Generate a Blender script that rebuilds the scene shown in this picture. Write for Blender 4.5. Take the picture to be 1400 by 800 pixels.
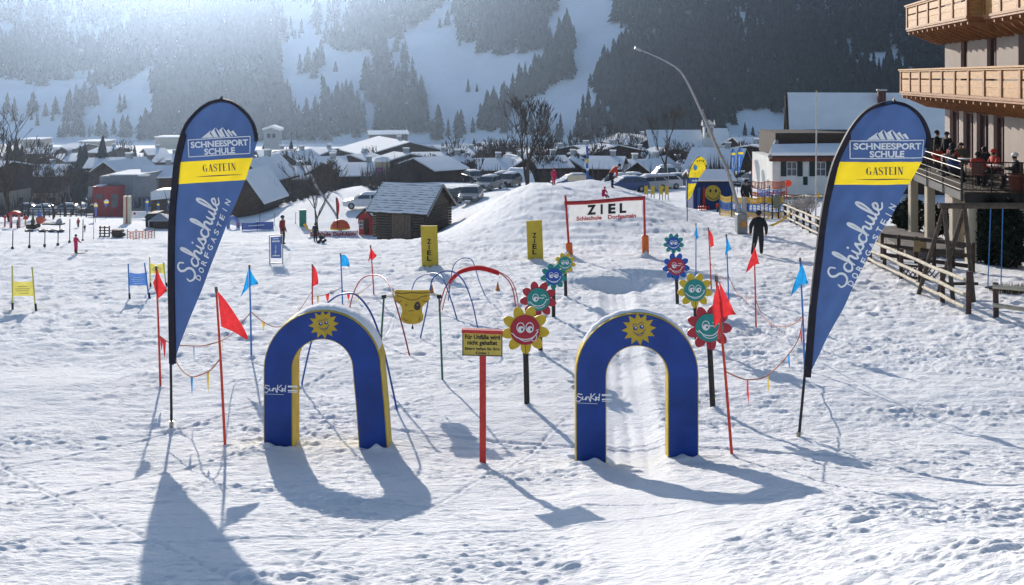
import bpy, bmesh, math, random
import numpy as np
from mathutils import Vector, Matrix

R = math.radians
random.seed(7)
scene = bpy.context.scene
COL = scene.collection
for o in list(bpy.data.objects):
    bpy.data.objects.remove(o, do_unlink=True)

# ------------------------------------------------------------------ camera
F = 1400.0            # focal length in photo pixels (photo 1400 wide)
CX, HY = 700.0, 105.0  # horizon row of true horizontals; the piste falls away below it
CH = 4.2              # the photographer stands on a raised spot
SL = 0.0693           # slope of the piste
cam = bpy.data.objects.new('camera', bpy.data.cameras.new('camera'))
COL.objects.link(cam)
cam.location = (0, 0, CH)
cam.rotation_euler = (R(90), 0, 0)
cam.data.sensor_width = 36.0
cam.data.lens = 36.0
cam.data.shift_y = -(400 - HY) / 1400.0
cam.data.clip_start = 0.1
cam.data.clip_end = 5000
scene.camera = cam

# ------------------------------------------------------------------ sky, sun, exposure
SUN_AZ, SUN_EL = -16.7, 15.6        # degrees right of +Y, above the horizon
w = bpy.data.worlds.new('World'); scene.world = w; w.use_nodes = True
nt = w.node_tree
sky = nt.nodes.new('ShaderNodeTexSky'); sky.sky_type = 'NISHITA'; sky.sun_disc = False
sky.sun_elevation = R(SUN_EL); sky.sun_rotation = R(SUN_AZ)
sky.altitude = 800; sky.air_density = 1.0; sky.dust_density = 1.0; sky.ozone_density = 1.5
bg = nt.nodes['Background']; bg.inputs['Strength'].default_value = 0.13
nt.links.new(sky.outputs['Color'], bg.inputs['Color'])
sd = bpy.data.lights.new('sun', 'SUN'); sd.energy = 5.0; sd.angle = R(0.5); sd.color = (1.0, 0.93, 0.83)
sun = bpy.data.objects.new('sun', sd); COL.objects.link(sun)
sun.rotation_euler = (R(90 - SUN_EL), 0, R(180 - SUN_AZ) )
sdir = Vector((math.sin(R(SUN_AZ)) * math.cos(R(SUN_EL)), math.cos(R(SUN_AZ)) * math.cos(R(SUN_EL)), math.sin(R(SUN_EL))))
sun.rotation_euler = sdir.to_track_quat('Z', 'Y').to_euler()
vs = scene.view_settings
vs.view_transform = 'Standard'; vs.look = 'None'; vs.gamma = 1.0; vs.exposure = 0.46
scene.cycles.max_bounces = 6
scene.cycles.volume_bounces = 0
HAZE_DENSITY, HAZE_ANISO = 0.00021, 0.85

# ------------------------------------------------------------------ materials
MATS = {}
def mat(name, col, rough=0.6, var=0.12, scale=6.0, bump=0.0, bscale=None, spec=0.3, metal=0.0, trans=0.0, stretch=None, alt=None, detail=4):
    if name in MATS: return MATS[name]
    m = bpy.data.materials.new(name); m.use_nodes = True
    t = m.node_tree; n = t.nodes; p = n['Principled BSDF']
    p.inputs['Roughness'].default_value = rough
    p.inputs['Metallic'].default_value = metal
    p.inputs['Specular IOR Level'].default_value = spec
    tc = n.new('ShaderNodeTexCoord'); mp = n.new('ShaderNodeMapping')
    t.links.new(tc.outputs['Object'], mp.inputs['Vector'])
    if stretch: mp.inputs['Scale'].default_value = stretch
    nz = n.new('ShaderNodeTexNoise'); nz.inputs['Scale'].default_value = scale; nz.inputs['Detail'].default_value = detail
    t.links.new(mp.outputs['Vector'], nz.inputs['Vector'])
    rp = n.new('ShaderNodeValToRGB')
    c = Vector(col)
    a = alt if alt else tuple(c * (1 - var * 1.5))
    rp.color_ramp.elements[0].position = 0.3; rp.color_ramp.elements[0].color = (*a, 1)
    rp.color_ramp.elements[1].position = 0.7; rp.color_ramp.elements[1].color = (*[min(1, v) for v in c * (1 + var * .6)], 1)
    t.links.new(nz.outputs['Fac'], rp.inputs['Fac'])
    t.links.new(rp.outputs['Color'], p.inputs['Base Color'])
    if bump:
        n2 = n.new('ShaderNodeTexNoise'); n2.inputs['Scale'].default_value = bscale or scale * 6; n2.inputs['Detail'].default_value = 3
        t.links.new(mp.outputs['Vector'], n2.inputs['Vector'])
        b = n.new('ShaderNodeBump'); b.inputs['Strength'].default_value = bump; b.inputs['Distance'].default_value = 0.02
        t.links.new(n2.outputs['Fac'], b.inputs['Height']); t.links.new(b.outputs['Normal'], p.inputs['Normal'])
    if trans:
        tr = n.new('ShaderNodeBsdfTranslucent'); t.links.new(rp.outputs['Color'], tr.inputs['Color'])
        mx = n.new('ShaderNodeMixShader'); mx.inputs[0].default_value = trans
        t.links.new(p.outputs[0], mx.inputs[1]); t.links.new(tr.outputs[0], mx.inputs[2])
        t.links.new(mx.outputs[0], n['Material Output'].inputs['Surface'])
    MATS[name] = m
    return m

# ------------------------------------------------------------------ numpy value noise
def _hash(ix, iy, seed):
    h = (ix.astype(np.int64) * 374761393 + iy.astype(np.int64) * 668265263 + seed * 1442695041) & 0xFFFFFFFF
    h = ((h ^ (h >> 13)) * 1274126177) & 0xFFFFFFFF
    h = h ^ (h >> 16)
    return (h & 0xFFFF) / 65535.0
def vnoise(x, y, seed=0):
    x = np.asarray(x, float); y = np.asarray(y, float)
    ix = np.floor(x); iy = np.floor(y); fx = x - ix; fy = y - iy
    fx = fx * fx * (3 - 2 * fx); fy = fy * fy * (3 - 2 * fy)
    a = _hash(ix, iy, seed); b = _hash(ix + 1, iy, seed); c = _hash(ix, iy + 1, seed); d = _hash(ix + 1, iy + 1, seed)
    return (a + (b - a) * fx) * (1 - fy) + (c + (d - c) * fx) * fy - 0.5
def fbm(x, y, oct=4, seed=0, gain=0.5):
    s = 0; a = 1.0
    for i in range(oct):
        s = s + a * vnoise(x * 2 ** i + i * 17.3, y * 2 ** i - i * 9.1, seed + i); a *= gain
    return s
def S(v, a, b):
    t = np.clip((np.asarray(v, float) - a) / (b - a), 0, 1); return t * t * (3 - 2 * t)

# ------------------------------------------------------------------ terrain
PILES = []      # (x, y, radius, height) heaps of snow packed round the feet of things
def H(x, y):
    """height of the snow (broad shape)"""
    x = np.asarray(x, float); y = np.asarray(y, float)
    yy = np.maximum(y, 1.0); u = x / yy
    z = -SL * np.minimum(y, 260) - 0.052 * np.maximum(y - 260, 0)
    z = z + .150 * .7 * np.logaddexp(0, (13.4 - y) / .7)     # the photographer's knoll: steep down to the arches
    z = z + .036 * np.clip(x - .3, 0, 2.6) * np.logaddexp(0, (13.4 - y) / .7) * .7 * (1 - S(y, 13.5, 15.5))
    # the left half of the piste drops to the children's area, then a bank climbs to the car park
    a = S(-u, 0.0, 0.115); b = S(-u, 0.11, 0.32)
    k = S(y, 80, 118); wl = a * (1 - k) + b * k
    fade = 1 - S(y, 200, 330)
    z = z - wl * (3.3 * S(y, 42, 82) + 1.6 * S(y, 90, 150)) * fade
    z = z - 3.4 * S(y, 124, 142) * (1 - S(y, 280, 400)) * S(-u, -.26, -.16) * (1 - .8 * S(-u, .27, .36))      # the village lies in the dip behind the bank and the car park
    # jump mound behind the finish gate
    sx = np.where(x < 1.6, 3.2, 6.2)
    g = np.exp(-((x - 1.6) / sx) ** 2) * S(y, 42, 61) * (1 - S(y, 64, 75))
    z = z + 1.97 * g + .65 * np.exp(-((x - 7.6) / 2.4) ** 2) * S(y, 47, 61) * (1 - S(y, 65, 75))
    z = z + .72 * np.exp(-((x - 5.1) / 1.7) ** 2 - ((y - 67.5) / 3.2) ** 2)
    # kicker with a shaded lip under the gate, small rollers in the lane
    lx = np.exp(-((x - 3.35) / 1.35) ** 4)
    z = z + 0.07 * lx * S(y, 31.0, 33.4) * (1 - S(y, 34, 42))
    z = z - 0.44 * np.exp(-((x - 3.4) / 1.25) ** 2) * S(y, 29.6, 32.2) * (1 - S(y, 32.2, 33.3))
    ln = np.exp(-((x - (1.62 + 0.088 * (y - 14))) / 0.55) ** 4)
    z = z + 0.10 * ln * (S(y, 20.0, 20.7) * (1 - S(y, 21.5, 25)) )
    return z
def Hf(x, y):
    return float(H(np.array([x]), np.array([y]))[0])
def P(px, py, Y):
    return Vector(((px - CX) / F * Y, Y, CH - (py - HY) / F * Y))
def at(px, py):
    """point of the snow seen at photo pixel px, py"""
    ys = np.concatenate([np.arange(4, 120, 0.05), np.arange(120, 700, 0.5)])
    zr = CH - (py - HY) / F * ys
    h = H((px - CX) / F * ys, ys)
    k = np.argmax(zr <= h)
    Y = float(ys[k]); x = (px - CX) / F * Y
    return Vector((x, Y, Hf(x, Y)))
def ground_at(px, Y):
    x = (px - CX) / F * Y
    return Vector((x, Y, Hf(x, Y)))

def setobj(o, label=None, cat=None, group=None, kind=None):
    if label: o['label'] = label
    if cat: o['category'] = cat
    if group: o['group'] = group
    if kind: o['kind'] = kind
    return o

def grid_mesh(name, X, Y, Z, m, smooth=True):
    r, c = X.shape
    me = bpy.data.meshes.new(name)
    v = np.stack([X, Y, Z], -1).reshape(-1, 3).astype(np.float32)
    i = np.arange(r * c).reshape(r, c)
    q = np.stack([i[:-1, :-1], i[:-1, 1:], i[1:, 1:], i[1:, :-1]], -1).reshape(-1, 4)
    me.vertices.add(len(v)); me.vertices.foreach_set('co', v.ravel())
    me.loops.add(q.size); me.loops.foreach_set('vertex_index', q.ravel().astype(np.int32))
    me.polygons.add(len(q)); me.polygons.foreach_set('loop_start', (np.arange(len(q)) * 4).astype(np.int32))
    me.polygons.foreach_set('loop_total', np.full(len(q), 4, np.int32))
    me.polygons.foreach_set('use_smooth', np.full(len(q), smooth))
    me.update(); me.validate()
    me.materials.append(m)
    o = bpy.data.objects.new(name, me); COL.objects.link(o)
    return o

def snow_material(name='snow', bump=0.35, base=(0.85, 0.84, 0.845)):
    m = bpy.data.materials.new(name); m.use_nodes = True
    t = m.node_tree; n = t.nodes; p = n['Principled BSDF']
    p.inputs['Roughness'].default_value = 0.9; p.inputs['Specular IOR Level'].default_value = 0.04
    tc = n.new('ShaderNodeTexCoord')
    nz = n.new('ShaderNodeTexNoise'); nz.inputs['Scale'].default_value = 0.7; nz.inputs['Detail'].default_value = 6
    t.links.new(tc.outputs['Object'], nz.inputs['Vector'])
    rp = n.new('ShaderNodeValToRGB')
    rp.color_ramp.elements[0].position = .35; rp.color_ramp.elements[1].position = .65
    rp.color_ramp.elements[0].color = (base[0] * .93, base[1] * .93, base[2] * .93, 1); rp.color_ramp.elements[1].color = (*base, 1)
    t.links.new(nz.outputs['Fac'], rp.inputs['Fac']); t.links.new(rp.outputs['Color'], p.inputs['Base Color'])
    n2 = n.new('ShaderNodeTexNoise'); n2.inputs['Scale'].default_value = 16; n2.inputs['Detail'].default_value = 5; n2.inputs['Roughness'].default_value = .65
    mp = n.new('ShaderNodeMapping'); mp.inputs['Scale'].default_value = (.7, 1.2, 1)
    t.links.new(tc.outputs['Object'], mp.inputs['Vector']); t.links.new(mp.outputs['Vector'], n2.inputs['Vector'])
    b = n.new('ShaderNodeBump'); b.inputs['Strength'].default_value = bump; b.inputs['Distance'].default_value = 0.05
    t.links.new(n2.outputs['Fac'], b.inputs['Height']); t.links.new(b.outputs['Normal'], p.inputs['Normal'])
    MATS[name] = m
    return m
SNOW = snow_material('snow', .75)
ROOFSNOW = snow_material('roof_snow', .2)

# ---- tracks pressed into the snow
TRK = []
rt = random.Random(11)
for i in range(44):        # ski tracks sweeping across the foreground
    x0 = rt.uniform(-9, 9); y0 = rt.uniform(8, 40)
    ang = rt.choice([rt.uniform(-.5, .5), rt.uniform(.9, 1.3), rt.uniform(2.0, 2.6)])
    TRK.append((x0, y0, ang, rt.uniform(-.06, .06), rt.uniform(4, 12), rt.uniform(.018, .034), rt.uniform(.010, .024)))
def relief(x, y):
    """trampled surface: choppy lumps, streaks, prints, tracks"""
    near = 1.0
    d = np.hypot(x, y)
    z = 0.10 * fbm(x * .35, y * .5, 3, 5)
    rough = 0.55 + 0.9 * np.clip(fbm(x * .22, y * .22, 3, 21) + .35, 0, 1)
    lane = np.exp(-((x - (1.62 + 0.088 * (y - 14))) / 0.5) ** 4) * (1 - S(y, 30, 34))
    soft = 1 - .75 * lane
    rough = rough * soft
    dl = x - (1.62 + 0.088 * (y - 14)) + .10 * vnoise(y * .5, y * 0 + 3, 7)
    inl = (1 - S(y, 30, 34)) * (.25 + .75 * S(y, 11.5, 14))
    z = z - inl * (.055 * np.exp(-(dl / .40) ** 4) + .022 * np.exp(-(dl / .07) ** 2) * (1 + 1.6 * vnoise(x * 9, y * 5, 19)) + .014 * np.exp(-((np.abs(dl) - .22) / .05) ** 2) * (.6 + vnoise(y * 1.5, x * 0, 23)))
    z = z + inl * .035 * np.exp(-((np.abs(dl) - .52) / .12) ** 2)
    z = z + rough * 0.024 * fbm(x * 1.1, y * 1.7, 3, 31)
    ch = fbm(x * 4.2, y * 6.5, 3, 47)
    z = z + rough * 0.022 * np.sign(ch) * np.abs(ch) ** .8
    fine = np.clip(1.35 - d / 55, 0.2, 1)
    wind = np.clip(.45 + 1.6 * vnoise(x * .6, y * 1.1, 65), .15, 1.1)
    z = z + rough * 0.040 * fine * wind * fbm(x * 9, y * 16, 3, 61)
    # clods: small sharp lumps in patches; larger ones further up the slope
    c1 = np.clip(fbm(x * 6.5, y * 9.5, 2, 111) - .10, 0, 1); c2 = np.clip(fbm(x * 2.7, y * 3.6, 3, 121) - .16, 0, 1)
    z = z + soft * (0.05 * c1 * wind * fine + .12 * c2 * (.05 + .95 * S(y, 14, 30)) * (1 - S(y, 70, 110)))
    # groomer corduroy, mostly worn away, and cross slip streaks
    st = fbm(x * 1.2 + .8 * y, y * 9.0, 2, 71)
    z = z + .020 * rough * st * S(d, 5, 9)
    z = z + rough * .05 * S(y, 15, 26) * (1 - S(y, 60, 90)) * fbm(x * 3.2, y * 4.2, 3, 141)
    far = S(y, 22, 45)
    z = z + far * soft * (1 - S(y, 85, 130)) * (.05 * fbm(x * .9, y * .8, 3, 81, .6) + .07 * fbm(x * .55, y * 1.5, 2, 83))
    # lumps kicked up
    lump = np.clip(vnoise(x * 2.2, y * 2.2, 91) * vnoise(x * .5, y * .5, 93) * 4 - .38, 0, 1)
    z = z + .05 * lump * soft * (.6 + .8 * vnoise(x * 13, y * 13, 97))
    # prints: small dents
    pr = np.clip(vnoise(x * 3.9 + 3, y * 3.4, 101) - .33, 0, 1) * S(vnoise(x * .4, y * .4, 103), -.1, .3)
    z = z - .08 * pr * rough
    for (x0, y0, a, k, L, wd, dp) in TRK:
        ca, sa = math.cos(a), math.sin(a)
        s = (x - x0) * ca + (y - y0) * sa; t = -(x - x0) * sa + (y - y0) * ca - k * s * s
        msk = np.exp(-(s / L) ** 6)
        z = z - dp * msk * np.exp(-(t / wd) ** 2) + .35 * dp * msk * np.exp(-((np.abs(t) - 2 * wd) / wd) ** 2)
    return z * S(y, 1, 4)

def build_ground():
    u = np.concatenate([np.linspace(-1.3, -.58, 60)[:-1], np.linspace(-.58, .58, 940), np.linspace(.58, 1.3, 60)[1:]])
    rows = []
    py = 5880 / 3.0 + 202
    ys = [3.0]
    while ys[-1] < 860:
        y = ys[-1]
        s = y * y / 5880.0 * (1.15 if y < 28 else .75 if y < 75 else 1.0)
        if y < 9: s = .02
        ys.append(y + min(max(s, 0.012), 12))
    ys = np.array(ys)
    U, YY = np.meshgrid(u, ys)
    XX = U * YY
    ZZ = H(XX, YY)
    m = YY < 170
    ZZ[m] += relief(XX[m], YY[m])
    for (x, y, r, h) in PILES:
        k = (np.abs(XX - x) < 3 * r) & (np.abs(YY - y) < 3 * r)
        d2 = ((XX[k] - x) ** 2 + (YY[k] - y) ** 2) / r ** 2
        ZZ[k] += h * np.exp(-d2) * (1 + 1.2 * vnoise(XX[k] * 9, YY[k] * 9, 3))
    g = grid_mesh('snow_ground', XX, YY, ZZ, SNOW)
    setobj(g, kind='structure')
    # ground behind and beside the camera
    X, Y2 = np.meshgrid(np.linspace(-60, 60, 40), np.linspace(-50, 3.0, 24))
    sc = np.linspace(0, 1, 24)[:, None]
    X = X * (1 - sc) + np.linspace(-3.9, 3.9, 40)[None, :] * sc
    g2 = grid_mesh('snow_ground_behind', X, Y2, H(X, Y2) + relief(X, Y2), SNOW); setobj(g2, kind='structure')
    return g

# ------------------------------------------------------------------ mountain
def foot(u):
    return 560 + 120 * S(-u, -.15, .1) + 110 * S(-u, .2, .45)
def MH(x, y):
    yy = np.maximum(y, 1); u = x / yy
    f = foot(u)
    d = np.maximum(y - f, 0)
    floor = -SL * 260 - .052 * (np.minimum(y, f) - 260)
    sl = .50 + .10 * S(u, .05, .3) - .05 * S(-u, .0, .15)
    n = fbm(x * .006, y * .006, 4, 201)
    rise = sl * d * (1 - .00035 * d)
    rise = rise + np.minimum(d, 150) / 150 * 24 * n + np.minimum(d, 60) / 60 * 5 * fbm(x * .03, y * .03, 3, 211)
    # low sunlit knolls at the left foot
    rise = rise + 9 * np.exp(-((u + .44) / .05) ** 2 - ((y - f - 40) / 30) ** 2) + 7 * np.exp(-((u + .37) / .03) ** 2 - ((y - f - 70) / 25) ** 2)
    cap = 3.0 + .20 * yy      # ridge stays under the low sun
    z = floor + np.where(floor + rise > cap, cap - floor + .05 * (floor + rise - cap), rise)
    return z
def build_mountain():
    u = np.linspace(-1.15, 1.15, 520)
    t = np.linspace(0, 1, 300)
    U, T = np.meshgrid(u, t)
    YY = foot(U) - 30 + T ** 1.15 * 520
    XX = U * YY
    ZZ = MH(XX, YY) - .4 * (T == 0)
    m = snow_material('mountain_snow', .1, (.80, .83, .88))
    g = grid_mesh('mountain', XX, YY, ZZ, m); setobj(g, kind='structure')
    return g
def inpoly(px, py, poly):
    c = np.zeros(px.shape, bool); n = len(poly)
    for i in range(n):
        x1, y1 = poly[i]; x2, y2 = poly[(i + 1) % n]
        if y1 == y2: continue
        k = ((y1 > py) != (y2 > py)) & (px < (x2 - x1) * (py - y1) / (y2 - y1) + x1)
        c ^= k
    return c
FOREST = [  # polygons over the photo, tree density, meadow gaps are what is left
    ([(185, 196), (200, 150), (215, 100), (200, 60), (235, 30), (280, -30), (380, -30), (388, 60), (392, 120), (412, 196)], .95),
    ([(-600, -60), (300, -60), (235, 30), (200, 60), (190, 105), (140, 130), (90, 105), (-600, 140)], .5),
    ([(440, 66), (462, 40), (480, 8), (490, -40), (640, -40), (575, 28), (520, 72), (470, 74)], .75),
    ([(500, 62), (560, 45), (582, 86), (520, 92)], .35),
    ([(595, 62), (612, 25), (640, -30), (760, -30), (752, 20), (735, 72), (660, 76), (600, 68)], .8),
    ([(415, 108), (455, 96), (492, 150), (492, 186), (405, 190)], .5),
    ([(510, 112), (535, 96), (556, 100), (556, 188), (520, 188)], .8),
    ([(561, 120), (580, 106), (592, 112), (584, 182), (565, 184)], .8),
    ([(636, 182), (690, 112), (738, 84), (752, 52), (772, 60), (764, 104), (722, 132), (662, 188)], .85),
    ([(820, -60), (2000, -60), (2000, 210), (1040, 192), (900, 192), (826, 160), (798, 116), (832, 88), (846, 56), (834, 20)], .97),
    ([(0, 150), (60, 140), (180, 150), (185, 192), (0, 192)], .22),
    ([(380, -30), (490, -30), (440, 60), (388, 70)], .12),
    ([(780, 160), (840, 150), (860, 192), (770, 192)], .5),
    ([(430, 176), (640, 178), (800, 178), (800, 190), (430, 192)], .25),
]
GAPS = [([(868, 52), (880, 26), (892, 30), (890, 60)], .9), ([(950, 98), (962, 104), (975, 120), (960, 118)], .9),
        ([(992, 190), (1010, 160), (1050, 156), (1085, 172), (1085, 192)], .9), ([(990, 60), (1010, 56), (1012, 70), (996, 70)], .5),
        ([(1140, 84), (1215, 60), (1235, 92), (1150, 96)], .55), ([(1075, 140), (1090, 108), (1110, 112), (1105, 150)], .6)]
def conifer_template(seed, tiers=6, seg=7):
    r = random.Random(seed); v = []; f = []
    for k in range(tiers):
        t = k / tiers
        z0 = .08 + .92 * t; z1 = min(1.0, z0 + 1.7 / tiers)
        rad = .17 * (1 - t) ** .85 + .012
        b = len(v)
        v.append((r.uniform(-.01, .01), r.uniform(-.01, .01), z1))
        for s in range(seg * 2):
            a = math.pi * s / seg + k
            rr = rad * (r.uniform(.9, 1.15) if s % 2 == 0 else r.uniform(.45, .65))
            v.append((rr * math.cos(a), rr * math.sin(a), z0 - (.05 if s % 2 == 0 else 0) + r.uniform(-.015, .015)))
        for s in range(seg * 2):
            f.append((b, b + 1 + s, b + 1 + (s + 1) % (seg * 2)))
    return np.array(v), np.array(f)
FOLI = mat('conifer_needles', (.028, .038, .036), .9, .5, .35, spec=0.0)
BARK = mat('bark', (.075, .055, .042), .85, .35, 3.0, .5, spec=.1)
def mesh_arrays(name, v, f, m, smooth=False):
    me = bpy.data.meshes.new(name); k = f.shape[1]
    me.vertices.add(len(v)); me.vertices.foreach_set('co', v.astype(np.float32).ravel())
    me.loops.add(f.size); me.loops.foreach_set('vertex_index', f.ravel().astype(np.int32))
    me.polygons.add(len(f)); me.polygons.foreach_set('loop_start', (np.arange(len(f)) * k).astype(np.int32))
    me.polygons.foreach_set('loop_total', np.full(len(f), k, np.int32))
    me.polygons.foreach_set('use_smooth', np.full(len(f), smooth))
    me.update(); me.materials.append(m)
    return me
def build_forest():
    rng = np.random.default_rng(5)
    n = 52000
    u = rng.uniform(-1.0, .95, n); d = rng.uniform(2, 430, n)
    y = foot(u) + d; x = u * y
    z = MH(x, y)
    px = CX + F * u; py = HY - F * (z - CH) / y
    px = px + 34 * fbm(x * .012, y * .02, 3, 311) + 10 * vnoise(x * .07, y * .07, 317); py = py + 22 * fbm(x * .015, y * .02, 3, 313)
    dens = np.zeros(n)
    for poly, k in FOREST:
        dens = np.maximum(dens, k * inpoly(px, py, poly))
    dens[(px > 1450)] = .9; dens[(px < -60)] = .5
    for poly, k in GAPS:
        dens *= 1 - k * inpoly(px, py, poly)
    cl = fbm(x * .02, y * .02, 3, 301)
    dens = np.where(dens < .9, dens * np.clip(1 + 2.6 * cl, 0, 1.6), dens * np.clip(1.1 + .9 * cl, 0, 1))
    keep = (rng.uniform(0, 1, n) < dens * .85) & (py > -130)
    x, y, z = x[keep], y[keep], z[keep]
    hh = (7 + 15 * rng.uniform(0, 1, len(x)) ** 1.3) * (1 + .35 * fbm(x * .03, y * .03, 2, 331)); wid = rng.uniform(.9, 1.75, len(x)); rot = rng.uniform(0, 6.28, len(x))
    tpl = [conifer_template(40 + i, 5, 4) for i in range(3)]
    vs_, fs_ = [], []; off = 0
    for i in range(3):
        tv, tf = tpl[i]; k = np.arange(len(x)) % 3 == i
        c, s = np.cos(rot[k])[:, None], np.sin(rot[k])[:, None]; h = hh[k][:, None]; w_ = wid[k][:, None]
        vx = (tv[None, :, 0] * c - tv[None, :, 1] * s) * h * w_ + x[k][:, None]
        vy = (tv[None, :, 0] * s + tv[None, :, 1] * c) * h * w_ + y[k][:, None]
        vz = tv[None, :, 2] * h + z[k][:, None] - .5
        m_ = k.sum()
        vs_.append(np.stack([vx, vy, vz], -1).reshape(-1, 3))
        fs_.append((tf[None] + (np.arange(m_) * len(tv))[:, None, None]).reshape(-1, 3) + off); off += m_ * len(tv)
    me = mesh_arrays('mountain_forest', np.concatenate(vs_), np.concatenate(fs_), FOLI)
    o = bpy.data.objects.new('mountain_forest', me); COL.objects.link(o)
    setobj(o, 'dark conifer forest covering the hazy mountainside', kind='stuff')
    print('forest trees', len(x), 'tris', len(me.polygons))

def build_haze():
    bm = bmesh.new(); bmesh.ops.create_cube(bm, size=1)
    for v in bm.verts:
        v.co.x *= 2700; v.co.y = 650 + v.co.y * 1440; v.co.z = 90 + v.co.z * 330
    me = bpy.data.meshes.new('haze'); bm.to_mesh(me); bm.free()
    m = bpy.data.materials.new('haze'); m.use_nodes = True
    t = m.node_tree; t.nodes.remove(t.nodes['Principled BSDF'])
    pv = t.nodes.new('ShaderNodeVolumePrincipled')
    pv.inputs['Color'].default_value = (.45, .59, .82, 1)
    pv.inputs['Density'].default_value = HAZE_DENSITY; pv.inputs['Anisotropy'].default_value = HAZE_ANISO
    t.links.new(pv.outputs[0], t.nodes['Material Output'].inputs['Volume'])
    me.materials.append(m)
    o = bpy.data.objects.new('haze', me); COL.objects.link(o); setobj(o, kind='stuff')
# ------------------------------------------------------------------ mesh building
ORG = {}
def thing(name, loc, label, cat, group=None):
    o = bpy.data.objects.new(name, None); o.empty_display_size = .2
    COL.objects.link(o); o.location = loc
    ORG[o.name] = Vector(loc)
    return setobj(o, label, cat, group)
def children_of(o): return list(o.children)
def copy_tree(o, parent=None):
    c = o.copy(); COL.objects.link(c)
    if parent: c.parent = parent
    for ch in children_of(o): copy_tree(ch, c)
    return c
class MB:
    """collects world-space geometry, then links it as one mesh object"""
    def __init__(s): s.v = []; s.f = []; s.mi = []; s.sm = []
    def add(s, vs, fs, mi=0, smooth=False):
        b = len(s.v); s.v += [Vector(v) for v in vs]
        for f in fs: s.f.append([b + i for i in f]); s.mi.append(mi); s.sm.append(smooth)
        return s
    def box(s, c, size, rot=None, mi=0, bev=0.0):
        c = Vector(c); hx, hy, hz = [d / 2 for d in size]
        M3 = rot if rot is not None else Matrix.Identity(3)
        if bev:
            b = min(bev, hx * .9, hy * .9, hz * .9)
            vs = []; 
            for sx in (-1, 1):
                for sy in (-1, 1):
                    for sz in (-1, 1):
                        vs.append((sx * (hx - b), sy * (hy - b), sz * hz)); vs.append((sx * (hx - b), sy * hy, sz * (hz - b))); vs.append((sx * hx, sy * (hy - b), sz * (hz - b)))
            bm = bmesh.new()
            for v in vs: bm.verts.new(v)
            bmesh.ops.convex_hull(bm, input=bm.verts)
            bm.verts.index_update()
            s.add([c + M3 @ v.co for v in bm.verts], [[v.index for v in f.verts] for f in bm.faces], mi); bm.free(); return s
        vs = [c + M3 @ Vector((x, y, z)) for x in (-hx, hx) for y in (-hy, hy) for z in (-hz, hz)]
        return s.add(vs, [(0, 1, 3, 2), (4, 6, 7, 5), (0, 4, 5, 1), (2, 3, 7, 6), (0, 2, 6, 4), (1, 5, 7, 3)], mi)
    def tube(s, pts, r, seg=8, mi=0, caps=True, smooth=True):
        pts = [Vector(p) for p in pts]; n = len(pts)
        rr = r if isinstance(r, (list, tuple)) else [r] * n
        vs = []; up = None
        for i, p in enumerate(pts):
            d = (pts[min(i + 1, n - 1)] - pts[max(i - 1, 0)])
            d = d.normalized() if d.length > 1e-9 else Vector((0, 0, 1))
            if up is None: up = Vector((0, 0, 1)) if abs(d.z) < .9 else Vector((0, 1, 0))
            a = d.cross(up).normalized(); bb = a.cross(d).normalized(); up = bb if abs(d.dot(bb)) < .9 else up
            for k in range(seg):
                t = 2 * math.pi * k / seg
                vs.append(p + a * (math.cos(t) * rr[i]) + bb * (math.sin(t) * rr[i]))
        fs = [(i * seg + k, i * seg + (k + 1) % seg, (i + 1) * seg + (k + 1) % seg, (i + 1) * seg + k) for i in range(n - 1) for k in range(seg)]
        s.add(vs, fs, mi, smooth)
        if caps: s.add(vs[:seg], [list(range(seg))[::-1]], mi); s.add(vs[-seg:], [list(range(seg))], mi)
        return s
    def prism(s, poly, d0, d1, fn, mi=0, mis=None):
        """polygon of 2-D points, extruded from depth d0 to d1; fn(u, v, d) -> world"""
        n = len(poly)
        s.add([fn(u, v, d0) for u, v in poly], [list(range(n))], mi)
        s.add([fn(u, v, d1) for u, v in poly], [list(range(n))[::-1]], mi)
        vs = [fn(u, v, d0) for u, v in poly] + [fn(u, v, d1) for u, v in poly]
        s.add(vs, [(i, i + n, (i + 1) % n + n, (i + 1) % n) for i in range(n)], mi if mis is None else mis)
        return s
    def lathe(s, c, prof, seg=16, mi=0, smooth=True):
        c = Vector(c); vs = []; n = len(prof)
        for r, z in prof:
            for k in range(seg):
                t = 2 * math.pi * k / seg; vs.append(c + Vector((r * math.cos(t), r * math.sin(t), z)))
        return s.add(vs, [(i * seg + k, i * seg + (k + 1) % seg, (i + 1) * seg + (k + 1) % seg, (i + 1) * seg + k) for i in range(n - 1) for k in range(seg)], mi, smooth)
    def disc(s, fn, cu, cv, r, d0, d1, seg=32, mi=0, ry=None):
        ry = ry or r
        return s.prism([(cu + r * math.cos(2 * math.pi * k / seg), cv + ry * math.sin(2 * math.pi * k / seg)) for k in range(seg)], d0, d1, fn, mi)
    def build(s, name, m, parent=None, origin=None):
        ms = m if isinstance(m, (list, tuple)) else [m]
        if parent is not None: org = ORG[parent.name]
        else: org = Vector(origin) if origin is not None else (sum(s.v, Vector()) / max(1, len(s.v)))
        me = bpy.data.meshes.new(name)
        me.from_pydata([tuple(v - org) for v in s.v], [], s.f)
        for x in ms: me.materials.append(x)
        for p, i, q in zip(me.polygons, s.mi, s.sm): p.material_index = i; p.use_smooth = q
        bm = bmesh.new(); bm.from_mesh(me)
        bmesh.ops.recalc_face_normals(bm, faces=bm.faces); bm.to_mesh(me); bm.free()
        me.update()
        o = bpy.data.objects.new(name, me); COL.objects.link(o)
        if parent is not None: o.parent = parent
        else: o.location = org
        ORG[o.name] = org
        return o
def rotz(a): return Matrix.Rotation(a, 3, 'Z')
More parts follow.
